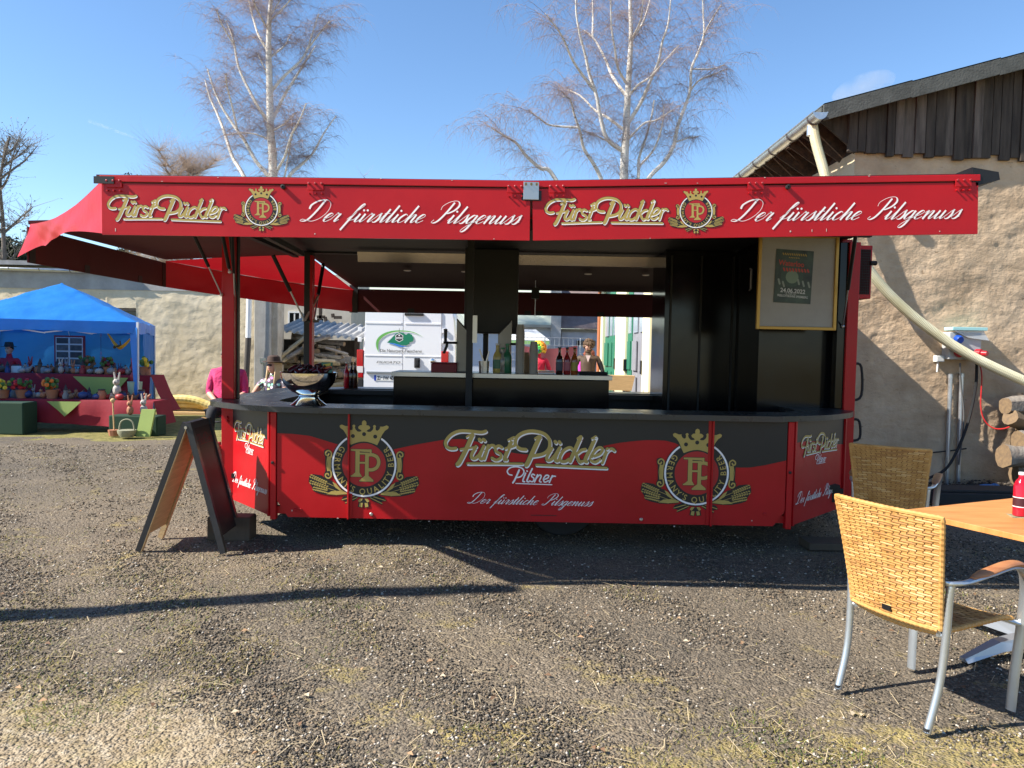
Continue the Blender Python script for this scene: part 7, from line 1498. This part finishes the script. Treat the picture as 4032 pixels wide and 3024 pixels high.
# seated woman with hat
p = U(1083,1,12.0); dots = bpy.data.materials.new('dotted_blouse'); dots.use_nodes = True; n_ = dots.node_tree.nodes; l_ = dots.node_tree.links; v = n_.new('ShaderNodeTexVoronoi'); v.inputs['Scale'].default_value = 19; t = n_.new('ShaderNodeTexCoord'); l_.new(t.outputs['Object'],v.inputs['Vector'])
rp = n_.new('ShaderNodeValToRGB'); rp.color_ramp.elements[0].position = .40; rp.color_ramp.elements[0].color = (1,1,1,1); rp.color_ramp.elements[1].position = .46; rp.color_ramp.elements[1].color = (0,0,0,1); l_.new(v.outputs['Distance'],rp.inputs[0])
hs = n_.new('ShaderNodeHueSaturation'); hs.inputs['Saturation'].default_value = .7; hs.inputs['Value'].default_value = 1.1; l_.new(v.outputs['Color'],hs.inputs['Color']); mx = n_.new('ShaderNodeMix'); mx.data_type = 'RGBA'; mx.inputs[6].default_value = (.09,.07,.09,1); l_.new(rp.outputs[0],mx.inputs[0]); l_.new(hs.outputs[0],mx.inputs[7]); l_.new(mx.outputs[2],n_['Principled BSDF'].inputs['Base Color'])
camp_chair((p.x,12.0,0),R(-15),'black folding chair under the person wearing a brown hat')
J = sit(.47); J.update(elL=(-.33,-.04,.80),wrL=(-.42,-.12,.60),sleeve=2,fore=2)
BLOND = M('hair_blond',(.55,.40,.22),.6,var=.2,vs_=30,stretch=(6,6,1)); HAT = M('brown_felt',(.055,.03,.02),.8)
def long_hair(hq, root, Rh, S):
    hair_cap(BLOND,(.088,.106,.118))(hq,root,Rh,S); mb = MB()
    for s in (-1,1):
        for k in range(5): mb.tube([hq((s*(.072+.006*k),-.03+.025*k,.05)),hq((s*(.085+.006*k),-.03+.022*k,-.06)),hq((s*(.085+.004*k),-.05+.02*k,-.17)),hq((s*.075,-.06+.02*k,-.27))],[.018,.02,.018,.008],6)
    mb.build('long_hair', BLOND, root, smooth=True)
    mb = MB(); nu = 24; prof = [(.0,.175),(.060,.172),(.088,.15),(.100,.095),(.104,.075),(.160,.066),(.168,.060),(.160,.056),(.102,.062)]; vs_ = []
    for r_, z in prof:
        for j in range(nu): th = 2*math.pi*j/nu; vs_.append(hq((r_*math.cos(th),r_*1.08*math.sin(th)+.012,z+.012*math.cos(2*th)*(r_ > .15)-(.02*math.sin(th) if r_ > .12 else 0))))
    mb.add(vs_,[(i*nu+j,i*nu+(j+1)%nu,(i+1)*nu+(j+1)%nu,(i+1)*nu+j) for i in range(len(prof)-1) for j in range(nu)]); mb.build('hat', HAT, root, smooth=True)
    MB().ball(hq((0,-.086,.02)),(.062,.012,.018),12,6,rot=Rh).build('sunglasses', M('sunglass',(.03,.02,.02),.15), root)
person((p.x,12.0,0),R(-15),J,[dots,JEAN,SKIN,SHOE,DKE,LIP],'person in a brown hat and bright dotted blouse sitting behind the counter',long_hair,head_dir=R(-12),S=1.0)
# person with rainbow wig, seen from behind
p = U(2150,1,17.8); RJ = M('red_jacket',(.60,.02,.05),.8,var=.12,vs_=6,bump=.8,bs=9,dist=.05); J = stand(); J.update(fore=0,wrL=(-.2,-.25,1.05),wrR=(.2,-.25,1.05),elL=(-.27,-.05,1.12),elR=(.27,-.05,1.12))
RB = [M('wig_violet',(.22,.05,.5),.9),M('wig_blue',(.05,.15,.6),.9),M('wig_green',(.08,.5,.10),.9),M('wig_yellow',(.8,.55,.05),.9),M('wig_orange',(.8,.25,.03),.9),M('wig_red',(.75,.06,.03),.9)]
def wig(hq, root, Rh, S):
    rnd = random.Random(3); mb = MB(); mb.ball(hq((0,.02,.03)),.115*S,12,8,3)
    for k in range(330):
        a = rnd.uniform(0,6.28); e = rnd.uniform(-.6,1.5); x, y, z = math.cos(a)*math.cos(e), math.sin(a)*math.cos(e), math.sin(e)
        if y < -.55 and z < .3: continue
        g_ = math.hypot(x-.55,z+.35); mi = max(0,min(5,int(g_*2.7))); mb.ball(hq((x*.165,y*.165+.02,z*.165+.03)),rnd.uniform(.022,.034)*S,6,5,mi)
    mb.build('rainbow_wig', RB, root, smooth=True)
person((p.x,17.8,0),R(165),J,[RJ,BLKC,SKIN,SHOE,DKE,LIP],'person in a rainbow curly wig and red jacket seen from behind',wig,S=.98)
# person in pink jacket bending over
p = U(2304,1,17.0); PK = M('pink_jacket',(.62,.06,.42),.8,var=.05,vs_=6); AUB = M('hair_auburn',(.22,.06,.03),.7)
J = stand(); J.update(chest=(0,-.12,1.24),neck=(0,-.25,1.42),head=(0,-.36,1.52),shL=(-.18,-.18,1.36),shR=(.18,-.18,1.36),elL=(-.22,-.28,1.08),elR=(.22,-.28,1.08),wrL=(-.08,-.46,1.12),wrR=(.08,-.46,1.12),fore=0)
person((p.x-.05,17.0,0),R(62),J,[PK,JEAN,SKIN,SHOE,DKE,LIP],'person in a bright pink jacket with auburn hair looking down',hair_cap(AUB,(.095,.112,.122),n=70,curl=1,spread=.105,seed=4),head_tilt=R(28),S=.97)
# bearded man with brown waistcoat
p = U(2350,1,16.4); BV = M('brown_waistcoat',(.075,.045,.025),.7,var=.08,vs_=6); BRH = M('hair_brown',(.11,.065,.035),.8)
J = stand(); J['sleeve'] = 1; J['fore'] = 2; J.update(elL=(-.30,.0,1.12),elR=(.30,.0,1.12),wrL=(-.24,-.10,.90),wrR=(.30,-.05,.86))
def beard(hq, root, W, L0):
    mb = MB(); 
    for a in np.linspace(-1.3,1.3,13): mb.ball(hq((.070*math.sin(a),-.078*math.cos(a)+.002,-.072-.022*math.cos(a))),(.020,.018,.030),6,5)
    mb.build('beard', BRH, root, smooth=True)
    MB().add([L0+W(q) for q in ((-.05,-.125,1.44),(.05,-.125,1.44),(.0,-.135,1.30))],[(0,1,2)]).build('open_collar', M('pale_shirt',(.55,.42,.38),.8), root, solid=.006)
person((p.x,16.4,0),R(-8),J,[BV,BLKC,SKIN,SHOE,DKE,LIP],'bearded person in a brown waistcoat with black sleeves by the green doors',hair_cap(BRH,(.088,.106,.124),n=60,curl=1,spread=.10,seed=9),beard,head_tilt=R(15),head_dir=R(-18),S=1.04)
# stall keeper
p = U(22,1,15.25); RS = M('keeper_red',(.42,.012,.03),.8)
def khat(hq, root, Rh, S):
    hair_cap(M('hair_dark',(.03,.02,.015),.8))(hq,root,Rh,S); mb = MB(); nu = 20; vs_ = []; prof = [(.0,.18),(.08,.17),(.098,.08),(.15,.07),(.15,.062),(.098,.065)]
    for r_, z in prof:
        for j in range(nu): th = 2*math.pi*j/nu; vs_.append(hq((r_*math.cos(th),r_*math.sin(th),z)))
    mb.add(vs_,[(i*nu+j,i*nu+(j+1)%nu,(i+1)*nu+(j+1)%nu,(i+1)*nu+j) for i in range(len(prof)-1) for j in range(nu)]); mb.build('hat', BLKC, root, smooth=True)
person((p.x,15.25,0),0,stand(),[RS,BLKC,SKIN,SHOE,DKE,LIP],'person in a red shirt and dark hat behind the craft tables',khat,S=.86)
